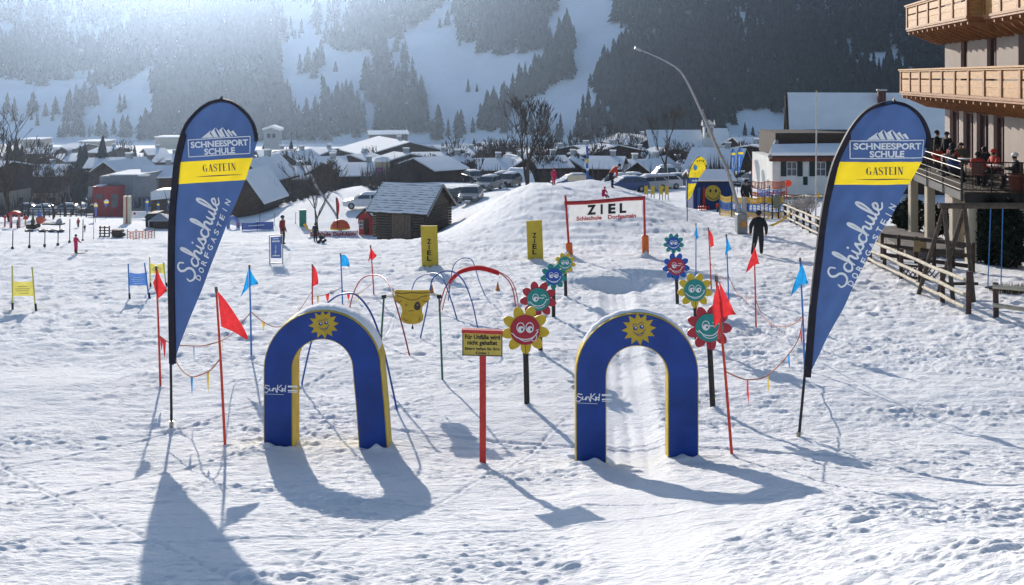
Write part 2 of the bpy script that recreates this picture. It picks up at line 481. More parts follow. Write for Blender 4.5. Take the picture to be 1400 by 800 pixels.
def catmull(pts, n=6, closed=False):
    out = []; m = len(pts); P_ = [Vector(p) for p in pts]
    for i in range(m if closed else m - 1):
        g = (lambda k: P_[k % m]) if closed else (lambda k: P_[max(0, min(m - 1, k))])
        p0, p1, p2, p3 = g(i - 1), g(i), g(i + 1), g(i + 2)
        for k in range(n):
            t = k / n
            out.append(.5 * ((2 * p1) + (p2 - p0) * t + (2 * p0 - 5 * p1 + 4 * p2 - p3) * t * t + (3 * p1 - p0 - 3 * p2 + p3) * t ** 3))
    if not closed: out.append(P_[-1])
    return out

# ------------------------------------------------------------------ lettering (Blender's own font, custom strokes)
_TX = {}
def text2d(s, bold=0.0):
    """vertices and faces of a word; baseline 0, scaled so that capitals are 1 high"""
    key = (s, bold)
    if key not in _TX:
        c = bpy.data.curves.new('lettering', 'FONT'); c.body = s; c.offset = bold; c.resolution_u = 3
        o = bpy.data.objects.new('lettering', c); COL.objects.link(o)
        dg = bpy.context.evaluated_depsgraph_get()
        me = o.evaluated_get(dg).to_mesh()
        v = [(x.co.x, x.co.y) for x in me.vertices]; f = [list(p.vertices) for p in me.polygons]
        o.evaluated_get(dg).to_mesh_clear()
        bpy.data.objects.remove(o); bpy.data.curves.remove(c)
        k = 1 / .70
        x0 = min(p[0] for p in v); x1 = max(p[0] for p in v)
        v = [((p[0] - x0) * k, p[1] * k) for p in v]
        _TX[key] = (v, f, (x1 - x0) * k)
    return _TX[key]
def put_text(mb, s, fn, x0, x1, base, h, d, bold=0.0, mi=0):
    """lay word s between u=x0 and x1, baseline v=base, capital height h (v grows upward)"""
    v, f, wdt = text2d(s, bold)
    k = (x1 - x0) / wdt
    mb.add([fn(x0 + a * k, base + b * h, d) for a, b in v], f, mi)
def ribbon(mb, pts, wd, fn, d, mi=0):
    """flat brush stroke along 2-D points"""
    pts = [Vector((p[0], p[1])) for p in pts]; n = len(pts)
    ws = wd if isinstance(wd, (list, tuple)) else [wd] * n
    L = []; Rr = []
    for i, p in enumerate(pts):
        t = pts[min(i + 1, n - 1)] - pts[max(i - 1, 0)]
        t = t.normalized() if t.length > 1e-9 else Vector((1, 0))
        nn = Vector((-t.y, t.x)) * ws[i] / 2
        L.append(p + nn); Rr.append(p - nn)
    for i in range(n - 1):
        q = [L[i], Rr[i], Rr[i + 1], L[i + 1]]
        mb.add([fn(a.x, a.y, d + .0004 * (i % 3)) for a in q], [(0, 1, 2, 3)], mi)
    for e, p in ((0, pts[0]), (-1, pts[-1])):
        r = ws[e] / 2
        mb.add([fn(p.x + r * math.cos(k * .785), p.y + r * math.sin(k * .785), d + .0015) for k in range(8)], [list(range(8))], mi)
def script_word():
    """hand-lettered 'Schischule': list of strokes in units of x-height, baseline 0"""
    def c(x): return [(x + .85, .85), (x + .6, 1.0), (x + .25, .85), (x + .08, .45), (x + .2, .1), (x + .5, 0), (x + .95, .25)]
    def h(x): return [[(x - .05, .2), (x + .3, 1.2), (x + .42, 2.2), (x + .3, 2.75), (x + .14, 2.4), (x + .12, 1.2), (x + .1, 0)],
                      [(x + .1, .1), (x + .3, .75), (x + .6, 1.0), (x + .8, .8), (x + .78, .25), (x + .95, .02), (x + 1.2, .25)]]
    def i_(x): return [[(x + .2, 1.0), (x + .17, .25), (x + .35, .0), (x + .6, .25)], [(x + .28, 1.55), (x + .30, 1.6)]]
    def s_(x): return [[(x - .05, .1), (x + .4, 1.05), (x + .48, .7), (x + .68, .35), (x + .5, .02), (x + .1, .08)], [(x + .55, .05), (x + .9, .3)]]
    def u_(x): return [[(x + .12, 1.0), (x + .08, .35), (x + .3, .02), (x + .6, .2), (x + .8, .95)], [(x + .8, 1.0), (x + .77, .25), (x + .95, .02), (x + 1.15, .22)]]
    def l_(x): return [[(x, .2), (x + .38, 1.2), (x + .55, 2.3), (x + .42, 2.85), (x + .2, 2.5), (x + .12, 1.2), (x + .17, .2), (x + .4, .0), (x + .65, .25)]]
    def e_(x): return [[(x, .3), (x + .5, .55), (x + .68, .85), (x + .42, 1.05), (x + .12, .7), (x + .15, .2), (x + .5, .0), (x + 1.0, .3)]]
    out = [[(1.55, 1.85), (1.35, 2.35), (.85, 2.35), (.55, 1.9), (.75, 1.45), (1.2, 1.1), (1.35, .55), (1.0, .02), (.35, -.05), (-.05, .35), (.05, .75)]]
    x = 1.75; out.append(c(x)); x += .95; out += h(x); x += 1.2; out += i_(x); x += .62; out += s_(x); x += .85
    out.append(c(x)); x += .95; out += h(x); x += 1.22; out += u_(x); x += 1.15; out += l_(x); x += .62; out += e_(x)
    return out, x + 1.0
def serif_word(s):
    """condensed Didone capitals: polygons in units of cap height"""
    tk, th, sf = .15, .045, .035
    def rect(a, b, c_, d): return [(a, b), (c_, b), (c_, d), (a, d)]
    def stem(x, wd): return [rect(x - wd / 2, 0, x + wd / 2, 1), rect(x - wd / 2 - .07, 0, x + wd / 2 + .07, sf), rect(x - wd / 2 - .07, 1 - sf, x + wd / 2 + .07, 1)]
    def diag(x0, y0, x1, y1, wd): return [(x0 - wd / 2, y0), (x0 + wd / 2, y0), (x1 + wd / 2, y1), (x1 - wd / 2, y1)]
    polys = []; x = 0
    for ch in s:
        p = []; wdt = .55
        if ch == 'G':
            for k in range(12):
                a0 = math.radians(50 + k * 21.6); a1 = math.radians(50 + (k + 1) * 21.6)
                def rr(a): return (.28 + .25 * math.cos(a), .5 + .5 * math.sin(a)), (.30 + (.25 - (.03 + .12 * abs(math.cos(a)))) * math.cos(a), .5 + .455 * math.sin(a))
                o0, i0 = rr(a0); o1, i1 = rr(a1); p.append([o0, o1, i1, i0])
            p += [rect(.43, .05, .56, .42), rect(.34, .42, .62, .46), rect(.42, .72, .455, .98)]; wdt = .64
        elif ch == 'A':
            p += [diag(.08, 0, .28, 1, th), diag(.47, 0, .28, 1, tk), rect(.15, .3, .42, .34), rect(0, 0, .17, sf), rect(.36, 0, .58, sf)]; wdt = .57
        elif ch == 'S':
            pts = catmull([(.40, .78), (.33, .95), (.2, .98), (.07, .85), (.09, .68), (.25, .52), (.40, .36), (.42, .18), (.3, .03), (.15, .03), (.06, .22)], 4)
            n = len(pts)
            for i in range(n - 1):
                def off(j):
                    t = (pts[min(j + 1, n - 1)] - pts[max(j - 1, 0)]); t = t.normalized(); f = abs(j / (n - 1) - .5)
                    w_ = (.15 if f < .12 else .09 if f < .25 else .05) / 2
                    nn = Vector((-t.y, t.x)) * w_ if len(t) == 2 else None
                    return pts[j] + nn, pts[j] - nn
                a, b = off(i); c_, d = off(i + 1); p.append([tuple(a), tuple(c_), tuple(d), tuple(b)])
            p += [rect(.405, .74, .435, .99), rect(.04, .01, .07, .26)]; wdt = .48
        elif ch == 'T':
            p += stem(.27, tk)[:2] + [rect(.02, 1 - .05, .52, 1), rect(.02, .75, .05, .95), rect(.49, .75, .52, .95)]; wdt = .54
        elif ch == 'E':
            p += stem(.13, tk) + [rect(.2, .955, .48, 1), rect(.2, 0, .5, .045), rect(.2, .48, .38, .52), rect(.45, .76, .48, .96), rect(.47, .04, .5, .26), rect(.36, .4, .385, .6)]; wdt = .54
        elif ch == 'I':
            p += stem(.16, tk); wdt = .32
        elif ch == 'N':
            p += [rect(.09, 0, .09 + th, 1), rect(.02, 0, .21, sf), rect(0, 1 - sf, .2, 1), diag(.5, 0, .14, 1, tk), rect(.49, 0.02, .49 + th, 1), rect(.42, 1 - sf, .61, 1)]; wdt = .62
        polys += [[(x + a, b) for a, b in q] for q in p]; x += wdt + .06
    return polys, x - .06
# ================================================================== FOREGROUND
BLUE = mat('arch_blue_vinyl', (.010, .048, .25), .48, .20, 2.2, .5, 7)
YEL = mat('arch_yellow_foam', (.62, .43, .035), .6, .12, 5, .1)
EMB = mat('emblem_yellow', (.48, .33, .03), .5, .08, 9)
WHITE = mat('white_print', (.80, .80, .80), .6, .05, 9)
BLACK = mat('black_print', (.018, .018, .02), .6, .1, 9)
DARKPOLE = mat('dark_pole', (.02, .02, .024), .5, .2, 9)
REDP = mat('red_paint', (.52, .035, .03), .45, .15, 12)
REDPOLE = mat('red_pole_plastic', (.62, .05, .03), .4, .12, 12)
BLUEPOLE = mat('blue_pole_plastic', (.05, .20, .52), .4, .12, 12)
REDF = mat('red_flag_cloth', (.62, .035, .04), .7, .15, 14, .15, trans=.45)
BLUEF = mat('blue_flag_cloth', (.02, .30, .66), .7, .15, 14, .15, trans=.45)
YELF = mat('yellow_flag_cloth', (.70, .48, .05), .7, .15, 14, trans=.4)
WOODPOST = mat('dark_post_wood', (.035, .028, .026), .7, .3, 14, .4)
GREENP = mat('green_paint', (.03, .14, .09), .5, .15, 12)
PLAST_OR = mat('orange_plastic', (.72, .20, .03), .45, .1, 10)
DRIFTB = mat('drift_flag_blue', (.045, .088, .225), .65, .10, 3, .1, 90, trans=.36)
DRIFTY = mat('drift_flag_yellow', (.80, .60, .02), .65, .06, 3, .1, 90, trans=.30)

def plane_fn(o, right, up):
    o, r, u = Vector(o), Vector(right), Vector(up); n = r.cross(u).normalized()
    return lambda a, b, d=0.0: o + r * a + u * b + n * d
def pix_fn(Y):
    return lambda u, v, d=0.0: P(u, v, Y) + Vector((0, -d, 0))

# ---------------------------------------------------------------- sun emblem
def sun_emblem(parent, fn, cu, cv, r, d, tilt=0.0):
    mb = MB(); pts = []
    for k in range(24):
        a = math.pi * 2 * k / 24 + tilt; q = r * (1.0 if k % 2 == 0 else .66)
        pts.append((cu + q * 1.06 * math.cos(a), cv + q * math.sin(a)))
    mb.prism(pts, d, d + .006, fn); e = mb.build('sun_emblem', EMB, parent)
    mb = MB(); dd = d + .009
    ct, st = math.cos(tilt + .12), math.sin(tilt + .12)
    def g(u, v, k): return fn(cu + (u * ct - v * st) * r, cv + (u * st + v * ct) * r, k)
    for sx in (-.2, .2):
        mb.disc(g, sx, .1, .135, dd, dd + .002, 14, 0, .12)
        mb.disc(g, sx + .03, .13, .05, dd + .003, dd + .005, 8, 1)
        ribbon(mb, [(sx - .16, .26), (sx - .05, .37), (sx + .08, .35), (sx + .15, .26)], .035, g, dd, 0)
    ribbon(mb, catmull([(-.36, -.13), (-.2, -.25), (0, -.30), (.2, -.25), (.36, -.1)], 3), .045, g, dd, 0)
    ribbon(mb, catmull([(-.22, -.3), (0, -.42), (.22, -.3)], 3), .03, g, dd, 0)
    mb.build('sun_face', [mat('emblem_ink', (.02, .05, .22), .6, .1, 9), WHITE], e)

def arch(px, py, ow, iw, top, itop, splay, label, snow_rng, Yoff=0):
    g = at(px, py); Y = g.y; s = Y / F
    Wo, Wi = ow * s, iw * s; ht = (py - top) * s; hi = (py - itop) * s
    hs_o = ht - Wo; hs_i = hi - Wi; dep = .46 if px < 600 else .22
    org = Vector((g.x, g.y, CH - (py - HY) * s))
    t = thing('foam_arch', org, label, 'play arch', 'foam arches over the children\'s ski lanes')
    fn = lambda u, v, d=0.0: org + Vector((u, -d, v))
    def path(W, hs, bot=-.15, n=22):
        pts = [(-W, bot), (-W, hs * .5)]
        for k in range(n + 1):
            a = math.pi * (1 - k / n); pts.append((W * math.cos(a), hs + W * math.sin(a)))
        pts.append((W + splay * .5, hs * .5)); pts.append((W + splay, bot))
        return pts
    def ring(mb, o_, i_, d0, d1, mi=0):
        n = len(o_)
        V = [fn(u, v, d) for d in (d0, d1) for pth in (o_, i_) for u, v in pth]
        Fq = []
        for k in range(n - 1):
            Fq += [(k, k + 1, n + k + 1, n + k), (2 * n + k, 3 * n + k, 3 * n + k + 1, 2 * n + k + 1),
                   (k, 2 * n + k, 2 * n + k + 1, k + 1), (n + k, n + k + 1, 3 * n + k + 1, 3 * n + k)]
        mb.add(V, Fq, mi)
    o_, i_ = path(Wo, hs_o), path(Wi, hs_i)
    mb = MB(); ring(mb, o_, i_, 0, -dep); mb.build('foam_core', YEL, t)
    b = .014
    o2, i2 = path(Wo - b, hs_o), path(Wi + b, hs_i)
    for nm, d0, d1 in (('front_panel', .018, -.002), ('rear_panel', -dep + .002, -dep - .018)):
        mb = MB(); ring(mb, o2, i2, d0, d1); mb.build(nm, BLUE, t)
    sun_emblem(t, fn, .02, (ht + hi) / 2 + .01, (ht - hi) * .50, .020, .09)
    mb = MB()                                              # the maker's lettering
    c = -(Wo + Wi) / 2; lw = (Wo - Wi); zc = (py - 533 if px < 600 else py - 545) * s
    k = lw / 40
    strokes = [[(-17, 2), (-19, -2), (-13, -3), (-10, 1), (-16, 4), (-15, 7), (-10, 6)], [(-9, 3), (-9, -1), (-6, 0), (-5, 3), (-5, -1)], [(-4, 3), (-4, -1), (-3, 3), (-1, 3), (0, -2)],
               [(2, 7), (1, -3)], [(7, 7), (2, 2), (8, -2)], [(8, 3), (8, -2)], [(12, 2), (9, 2), (9, -1), (12, 0), (13, 7), (12, -2)]]
    for st in strokes: ribbon(mb, [(c + a * k - .02, zc + b_ * k) for a, b_ in st], 1.3 * k, fn, .022)
    for y0, y1 in ((4, 6.5), (-1.5, .5), (-3.2, -2.6)):
        mb.prism([(c + 16 * k - .02, zc + y0 * k), (c + 29 * k - .02, zc + y0 * k), (c + 29 * k - .02, zc + y1 * k), (c + 16 * k - .02, zc + y1 * k)], .0225, .024, fn)
    ribbon(mb, [(c - 19 * k, zc - 5 * k), (c + 8 * k, zc - 6 * k)], .5 * k, fn, .022)
    mb.build('lettering', WHITE, t)
    # melting snow on the crown
    mb = MB(); n = 40; a0, a1 = snow_rng; vs = []; rn = random.Random(int(px))
    for i in range(n + 1):
        f = i / n; a = R(a0 + (a1 - a0) * f); edge = min(1, f * 6, (1 - f) * 6)
        hgt = (.018 + .02 * rn.random()) * edge
        for j, (dd, hh) in enumerate(((-.03 - .02 * rn.random(), .003), (-.06, .7), (-dep * .45, 1.0), (-dep * .78, .8), (-dep * .93, .003))):
            rad = Wo + hh * hgt + .002
            vs.append(fn(rad * math.cos(a), hs_o + rad * math.sin(a), dd))
    fs = [(i * 5 + j, i * 5 + j + 1, (i + 1) * 5 + j + 1, (i + 1) * 5 + j) for i in range(n) for j in range(4)]
    mb.add(vs, fs, 0, True); mb.build('snow_cap', ROOFSNOW, t)
    for lx in (-(Wo + Wi) / 2, (Wo + Wi) / 2 + splay):
        for q in range(5):
            PILES.append((org.x + lx + rn.uniform(-.25, .25), org.y - .06 + rn.uniform(-.16, .05), rn.uniform(.07, .15), rn.uniform(.015, .05)))
    return t
arch(441, 614, 80.5, 41, 424.5, 464, .10, 'blue foam arch with yellow edges, the left one, a smiling sun on its crown', (18, 120))
arch(871, 630, 84, 42, 428, 473, .0, 'blue foam arch with yellow edges, the right one, standing over the smooth groomed lane', (25, 150))

# ---------------------------------------------------------------- liability sign
def liability_sign():
    g = at(660, 631); Y = g.y; s = Y / F
    t = thing('warning_sign', g, 'yellow liability notice with German text on a single red post', 'sign')
    mb = MB(); mb.box(g + Vector((0, .02, .75)), (.085, .06, 1.9), bev=.008); mb.build('post', REDP, t)
    fn = pix_fn(Y - .03)
    mb = MB(); mb.prism([(632, 454), (687, 456), (687, 487.5), (632, 486)], 0, -.02, fn)
    brd = mb.build('board', mat('sign_yellow', (.55, .42, .085), .55, .10, 7), t)
    fnT = lambda u, v, d=0.0: fn(u, -v + (u - 632) * .02, d)
    for w_, a, b_, y, h, bo in (('Für Unfälle wird', 635.8, 683.8, 463.2, 6.0, .03), ('nicht gehaftet', 638.8, 680, 470.8, 5.8, .03), ('Eltern haften für Ihre', 635.8, 683, 478.2, 3.9, .02), ('Kinder !', 650.6, 668.4, 484, 3.9, .02)):
        mb = MB(); put_text(mb, w_, fnT, a, b_, -y, h, .004, bo); mb.build('lettering', BLACK, brd)
    mb = MB()
    for q in ([(632, 454), (633.4, 454), (633.4, 486), (632, 486)], [(685.7, 456), (687, 456), (687, 487.5), (685.7, 487.5)], [(633.4, 485), (685.7, 486.2), (685.7, 487.5), (633.4, 486)]):
        mb.prism(q, .006, -.024, fn)
    mb.build('edge_frame', mat('sign_edge', (.12, .08, .06), .6, .2, 8), t)
    mb = MB(); mb.prism([(631.5, 449.5), (687.5, 451.5), (687.5, 456), (631.5, 454)], .05, -.06, fn); mb.build('rain_cap', REDP, t)
    PILES.append((g.x, g.y - .03, .12, .05))
liability_sign()

# ---------------------------------------------------------------- flower signs
def flower(cx, cy, r, bx, by, pc, dc, eyes, label, ang=0.0, tongue=False):
    g = at(bx, by); Y = g.y; s = Y / F; rr = r * s
    cen = P(cx, cy, Y)
    t = thing('flower_sign', g, label, 'flower sign', 'smiling flower signs lining the ski lane')
    tp = Vector((cen.x, Y + .04, cen.z)); bs = Vector((g.x, Y + .04, g.z - .2)); dv = tp - bs
    mb = MB(); mb.tube([bs, tp], .045, 4, smooth=False); mb.build('post', WOODPOST, t)
    fn = lambda u, v, d=0.0: cen + Vector((u * rr, -d, v * rr))
    pts = []
    for k in range(9):
        a0 = -math.pi / 2 + 2 * math.pi * k / 9 + ang
        for f, q in ((-.5, .63), (-.40, .80), (-.24, .93), (-.08, .985), (0, 1.0), (.10, .97), (.26, .88), (.40, .76)):
            a = a0 + f * 2 * math.pi / 9; pts.append((q * math.cos(a), q * math.sin(a)))
    mb = MB(); mb.add([fn(0, 0, 0.0)] + [fn(u, v, 0.0) for u, v in pts], [(0, i + 1, (i + 1) % 72 + 1) for i in range(72)])
    mb.add([fn(0, 0, -.02)] + [fn(u, v, -.02) for u, v in pts], [(0, (i + 1) % 72 + 1, i + 1) for i in range(72)])
    V = [fn(u, v, 0.0) for u, v in pts] + [fn(u, v, -.02) for u, v in pts]
    mb.add(V, [(i, i + 72, (i + 1) % 72 + 72, (i + 1) % 72) for i in range(72)])
    mb.build('petal_board', pc, t)
    mb = MB(); mb.disc(fn, 0, 0, .61, .003, .014, 36); fd = mb.build('face_disc', dc, t)
    mb = MB(); d = .017
    def ell(cu, cv, ru, rv): return [(cu + ru * math.cos(k * .4189), cv + rv * math.sin(k * .4189)) for k in range(16)]
    if eyes == 'two':
        for sx in (-.185, .185):
            ribbon(mb, ell(sx, .10, .155, .20), .035, fn, d)
            mb.disc(fn, sx + .02, .03, .135, d + .002, d + .004, 18, 0, .13)
            mb.disc(fn, sx + .06, .03, .04, d + .005, d + .006, 10, 1, .055)
        sm = catmull([(-.50, -.15), (-.36, -.29), (-.12, -.37), (.12, -.37), (.36, -.27), (.52, -.06)], 4)
    else:
        ribbon(mb, ell(-.15, .10, .155, .20), .035, fn, d)
        mb.disc(fn, -.14, .03, .135, d + .002, d + .004, 18, 0, .13); mb.disc(fn, -.10, .03, .04, d + .005, d + .006, 10, 1, .055)
        ribbon(mb, catmull([(.02, .06), (.12, .10), (.22, .06), (.30, .13)], 3), .04, fn, d)
        ribbon(mb, catmull([(.15, .22), (.3, .25), (.42, .17)], 3), .03, fn, d)
        sm = catmull([(-.45, -.10), (-.3, -.26), (-.08, -.33), (.15, -.32), (.34, -.18), (.44, .02)], 4)
    ribbon(mb, sm, .042, fn, d)
    ribbon(mb, catmull([(-.28, -.33), (-.05, -.45), (.2, -.42), (.34, -.3)], 3), .03, fn, d)
    for e in (-1, 1): ribbon(mb, [(e * .5 - .06, -.02 - .1 * (e < 0)), (e * .5 + .05, -.10 - .1 * (e < 0) + .12 * (e > 0))], .03, fn, d)
    if tongue: ribbon(mb, catmull([(.25, -.32), (.30, -.44), (.40, -.44), (.46, -.34), (.47, -.22)], 3), .03, fn, d)
    mb.build('face_lines', [WHITE, BLACK], fd)
    PILES.append((g.x, g.y - .02, .12, .04))
fy = mat('flower_yellow', (.62, .43, .03), .5, .1, 8); fr = mat('flower_red', (.42, .03, .045), .5, .12, 8)
ft = mat('flower_teal', (.02, .25, .22), .5, .1, 8); fb = mat('flower_blue', (.02, .09, .38), .5, .1, 8)
flower(718, 451, 33.5, 721, 556, fy, fr, 'two', 'yellow petalled flower sign with big red face and tongue, beside the liability notice', .05, True)
flower(736, 409.5, 25.5, 740, 486, fr, ft, 'wink', 'red petalled flower sign with teal winking face, behind the yellow and red one', -.05)
flower(757, 378, 18.5, 757, 437, ft, fb, 'two', 'teal petalled flower sign with blue face, third of the left row', .0)
flower(772.5, 360, 15, 774, 408, fy, ft, 'two', 'small yellow flower sign with teal face near the left orange gate pad', .02)
flower(969.5, 448, 31.5, 976, 557, fr, ft, 'wink', 'red petalled flower sign with teal winking face behind the large red flag', .15)
flower(950, 397, 24.5, 954, 470, fy, ft, 'two', 'yellow petalled flower sign with teal face, second of the right row', .0)
flower(924.5, 364.5, 19, 927, 417, fb, fr, 'wink', 'blue petalled flower sign with red winking face, third of the right row', .04)
flower(921, 333, 14.5, 920, 381, ft, fb, 'two', 'small teal flower sign with blue face at the far end of the right row', .0)

# ---------------------------------------------------------------- big drift flags
ARTR = [(1162, 192), (1264, 191.2), (1164, 387)]
ARTL = [(257.3, 190.8), (342.8, 185.8), (272, 379)]
def affine(src, dst):
    A = np.array([[x, y, 1] for x, y in src]); bx = np.linalg.solve(A, np.array([d[0] for d in dst])); by = np.linalg.solve(A, np.array([d[1] for d in dst]))
    return lambda u, v: (bx[0] * u + bx[1] * v + bx[2], by[0] * u + by[1] * v + by[2])
def drift_flag(bpx, bpy, Ls, Rs, poles, art, band, tilt, xref, label, ph):
    g = at(bpx, bpy); Y = g.y; s = Y / F
    t = thing('drift_flag', g, label, 'beach flag', 'big blue drop flags at the front')
    pf = pix_fn(Y)
    ly = [p[1] for p in Ls]; lx = [p[0] for p in Ls]; ry = [p[1] for p in Rs]; rx = [p[0] for p in Rs]
    y0, y1 = ly[0], ly[-1]
    def wave(u, v):
        f = (v - y0) / (y1 - y0); k = (u - bpx) / 60
        crease = .012 * math.sin(u * .22 + v * .11 + ph) * math.sin(v * .045 + ph) + .016 * math.exp(-((u - bpx - 118 + .62 * (v - y0)) / 9) ** 2)
        return crease * min(1, abs(k)) + .05 * math.sin(k * 2.6 + f * 7 + ph) * min(1, abs(k)) * .7 + .03 * math.sin(k * 6 - f * 16 + ph) * min(1, abs(k)) * .6
    def fl(u, v, d=0.0): return pf(u, v, wave(u, v) + d)
    def edge(tt, xs, ys):
        x = xref
        for _ in range(12):
            x = np.interp(tt + tilt * (x - xref), ys, xs)
        return float(x), float(tt + tilt * (x - xref))
    def rows(ts, name, m):
        mb = MB(); n = 26; vs = []
        for tt in ts:
            a, b = edge(tt, lx, ly), edge(tt, rx, ry)
            for i in range(n + 1):
                f = i / n; u = a[0] + (b[0] - a[0]) * f; v = a[1] + (b[1] - a[1]) * f
                vs.append(fl(u, v))
        mb.add(vs, [(r * (n + 1) + i, r * (n + 1) + i + 1, (r + 1) * (n + 1) + i + 1, (r + 1) * (n + 1) + i) for r in range(len(ts) - 1) for i in range(n)], 0, True)
        return mb.build(name, m, t)
    top = rows(list(np.linspace(y0 + .3, y0 + 14, 12)) + list(np.linspace(y0 + 17, band[0], 14)), 'crown_cloth', DRIFTB)
    mid = rows(np.linspace(band[0], band[1], 8), 'band_cloth', DRIFTY)
    low = rows(np.linspace(band[1], y1 - 1, 46), 'sail_cloth', DRIFTB)
    A = lambda u, v, d=0.0: fl(*art(u, v), d)
    AT = lambda u, v, d=0.0: A(u, -v, d)
    # crown: peaks, frame, two words
    mb = MB(); d = .009
    fr_ = [(1162.5, 192.6), (1263.4, 191.8), (1261.6, 215.8), (1161.5, 216.6)]
    for i in range(4):
        p_, q_ = Vector(fr_[i]), Vector(fr_[(i + 1) % 4]); ribbon(mb, [p_.lerp(q_, k / 24) for k in range(25)], 1.25, A, d + .004)
    mb.build('word_frame', WHITE, top)
    mb = MB(); put_text(mb, 'SCHNEESPORT', AT, 1166, 1259.5, -204, 8.2, d, .035); mb.build('lettering', WHITE, top)
    mb = MB(); put_text(mb, 'SCHULE', AT, 1187, 1236, -214.6, 8.2, d, .035); mb.build('lettering', WHITE, top)
    mb = MB()
    for q in ([(1184, 191), (1200, 180.5), (1197.5, 184.5), (1202, 191)], [(1203, 191), (1199.5, 183), (1207, 177), (1205, 181), (1210, 191)], [(1212.5, 191), (1208, 180), (1207, 177), (1219, 190.5), (1216.5, 191)],
              [(1219.5, 191), (1211.5, 181.5), (1218, 177), (1216.5, 181.5), (1222, 191)], [(1225, 191), (1219.5, 181), (1218, 177), (1231, 191)], [(1231.5, 189), (1224.5, 182.5), (1228, 180), (1235, 190), (1233.5, 190.5)], [(1238, 190), (1231.8, 184), (1236, 182), (1242, 190)]):
        mb.add([A(u, v, d) for u, v in q], [list(range(len(q)))])
    mb.build('mountain_emblem', WHITE, top)
    mb = MB(); polys, wd = serif_word('GASTEIN')
    kx = (1235.5 - 1182) / wd
    for q in polys: mb.add([A(1182 + a * kx, 239 - b * 10.6, d) for a, b in q], [list(range(len(q)))])
    ribbon(mb, [(1170 + 76 * k / 20, 245.4 - .3 * math.sin(k * .157)) for k in range(21)], [.3 + 1.2 * math.sin(math.pi * k / 20) for k in range(21)], A, d)
    mb.build('lettering', mat('serif_ink', (.05, .05, .10), .6, .1, 9), mid)
    mb = MB(); st, wd = script_word()
    l1 = 127 / wd; e1 = Vector((.43, -.903)); e2 = Vector((-.903, -.43)); o_ = Vector((1153, 393))
    SF = lambda u, v, d=0.0: A(*(o_ + e1 * u * l1 + e2 * v * 12.4), d)
    for q in st:
        pts = catmull(q, 5) if len(q) > 2 else [Vector(p) for p in q]
        n = len(pts)
        ribbon(mb, pts, [.25 * (.65 + .45 * math.sin(math.pi * (i + .6) / (n + .2))) for i in range(n)], SF, d)
    mb.build('script_lettering', WHITE, low); mb = MB()
    for i, ch in enumerate('DORFGASTEIN'):
        c = Vector((1163.5, 387.5)).lerp(Vector((1220, 283)), i / 10)
        ee1 = Vector((.475, -.88)); ee2 = Vector((-.88, -.475))
        LF = lambda u, v, d=0.0: A(*(c + ee1 * u + ee2 * v), d)
        hw = 1.2 if ch == 'I' else 3.6
        put_text(mb, ch, LF, -hw if ch != 'I' else -.7, hw if ch != 'I' else .7, -4.2, 8.6, d, .02)
    mb.build('lettering', WHITE, low)
    # black pole sleeve running up the left edge and over the crown
    path = [(lx[i], ly[i]) for i in range(len(lx))][::-1] + [(rx[i], ry[i]) for i in range(len(rx)) if ry[i] < y0 + 74]
    path = [tuple(p) for p in catmull(path, 4)]
    mb = MB(); vs = []; n = len(path)
    for i, p in enumerate(path):
        a = Vector(path[max(i - 1, 0)]); b = Vector(path[min(i + 1, n - 1)]); tn = (b - a).normalized(); nn = Vector((-tn.y, tn.x))
        left = i < n * .72 and p[1] > y0 + 45
        wpx = 8.0 if left else 3.6
        q = Vector(p) + nn * wpx
        for dd in (.030, -.030):
            vs += [pf(p[0] - nn.x * .6, p[1] - nn.y * .6, dd), pf(q.x, q.y, dd + wave(q.x, q.y) * .7)]
    fs = []
    for i in range(n - 1):
        a = i * 4; b = a + 4
        fs += [(a, a + 1, b + 1, b), (a + 2, b + 2, b + 3, a + 3), (a, b, b + 2, a + 2), (a + 1, a + 3, b + 3, b + 1)]
    mb.add(vs, fs); mb.build('pole_sleeve', mat('sleeve_black', (.02, .018, .03), .7, .2, 9, trans=.1), t)
    mb = MB(); mb.tube([pf(*p) for p in poles], [.022, .02, .02, .016][:len(poles)] + [.016] * max(0, len(poles) - 4), 8); mb.build('pole', DARKPOLE, t)
    b0 = pf(*poles[0])
    mb = MB(); mb.tube([b0 + Vector((0, 0, -.35)), b0 + Vector((.0, 0, .06))], .012, 6); mb.tube([b0 + Vector((0, 0, .02)), b0 + Vector((0, 0, .10))], .032, 8); mb.build('ground_spike', mat('spike_steel', (.35, .33, .28), .4, .2, 9, metal=.7), t)
    PILES.append((g.x, g.y, .12, .04))
drift_flag(234.5, 585,
  [(303, 135.5), (290, 138), (280, 143), (271, 150), (262, 159), (253.7, 170), (248, 183), (244.5, 195), (239, 220), (236, 250), (233, 280), (231, 320), (230.5, 380), (231.5, 440), (232.5, 497)],
  [(303.5, 135.5), (315, 138), (326, 144), (335, 152), (341, 159), (347.5, 170), (351, 183), (352, 193), (347.5, 212), (336, 245), (318, 290), (299.5, 335), (281, 385), (262, 430), (247, 468), (237.5, 497)],
  [(234.5, 585), (234, 540), (233.5, 497), (233, 440), (232, 380)], affine(ARTR, ARTL), (219, 249), -.062, 290,
  'tall blue and yellow drop flag standing left of the foam arches', .3)
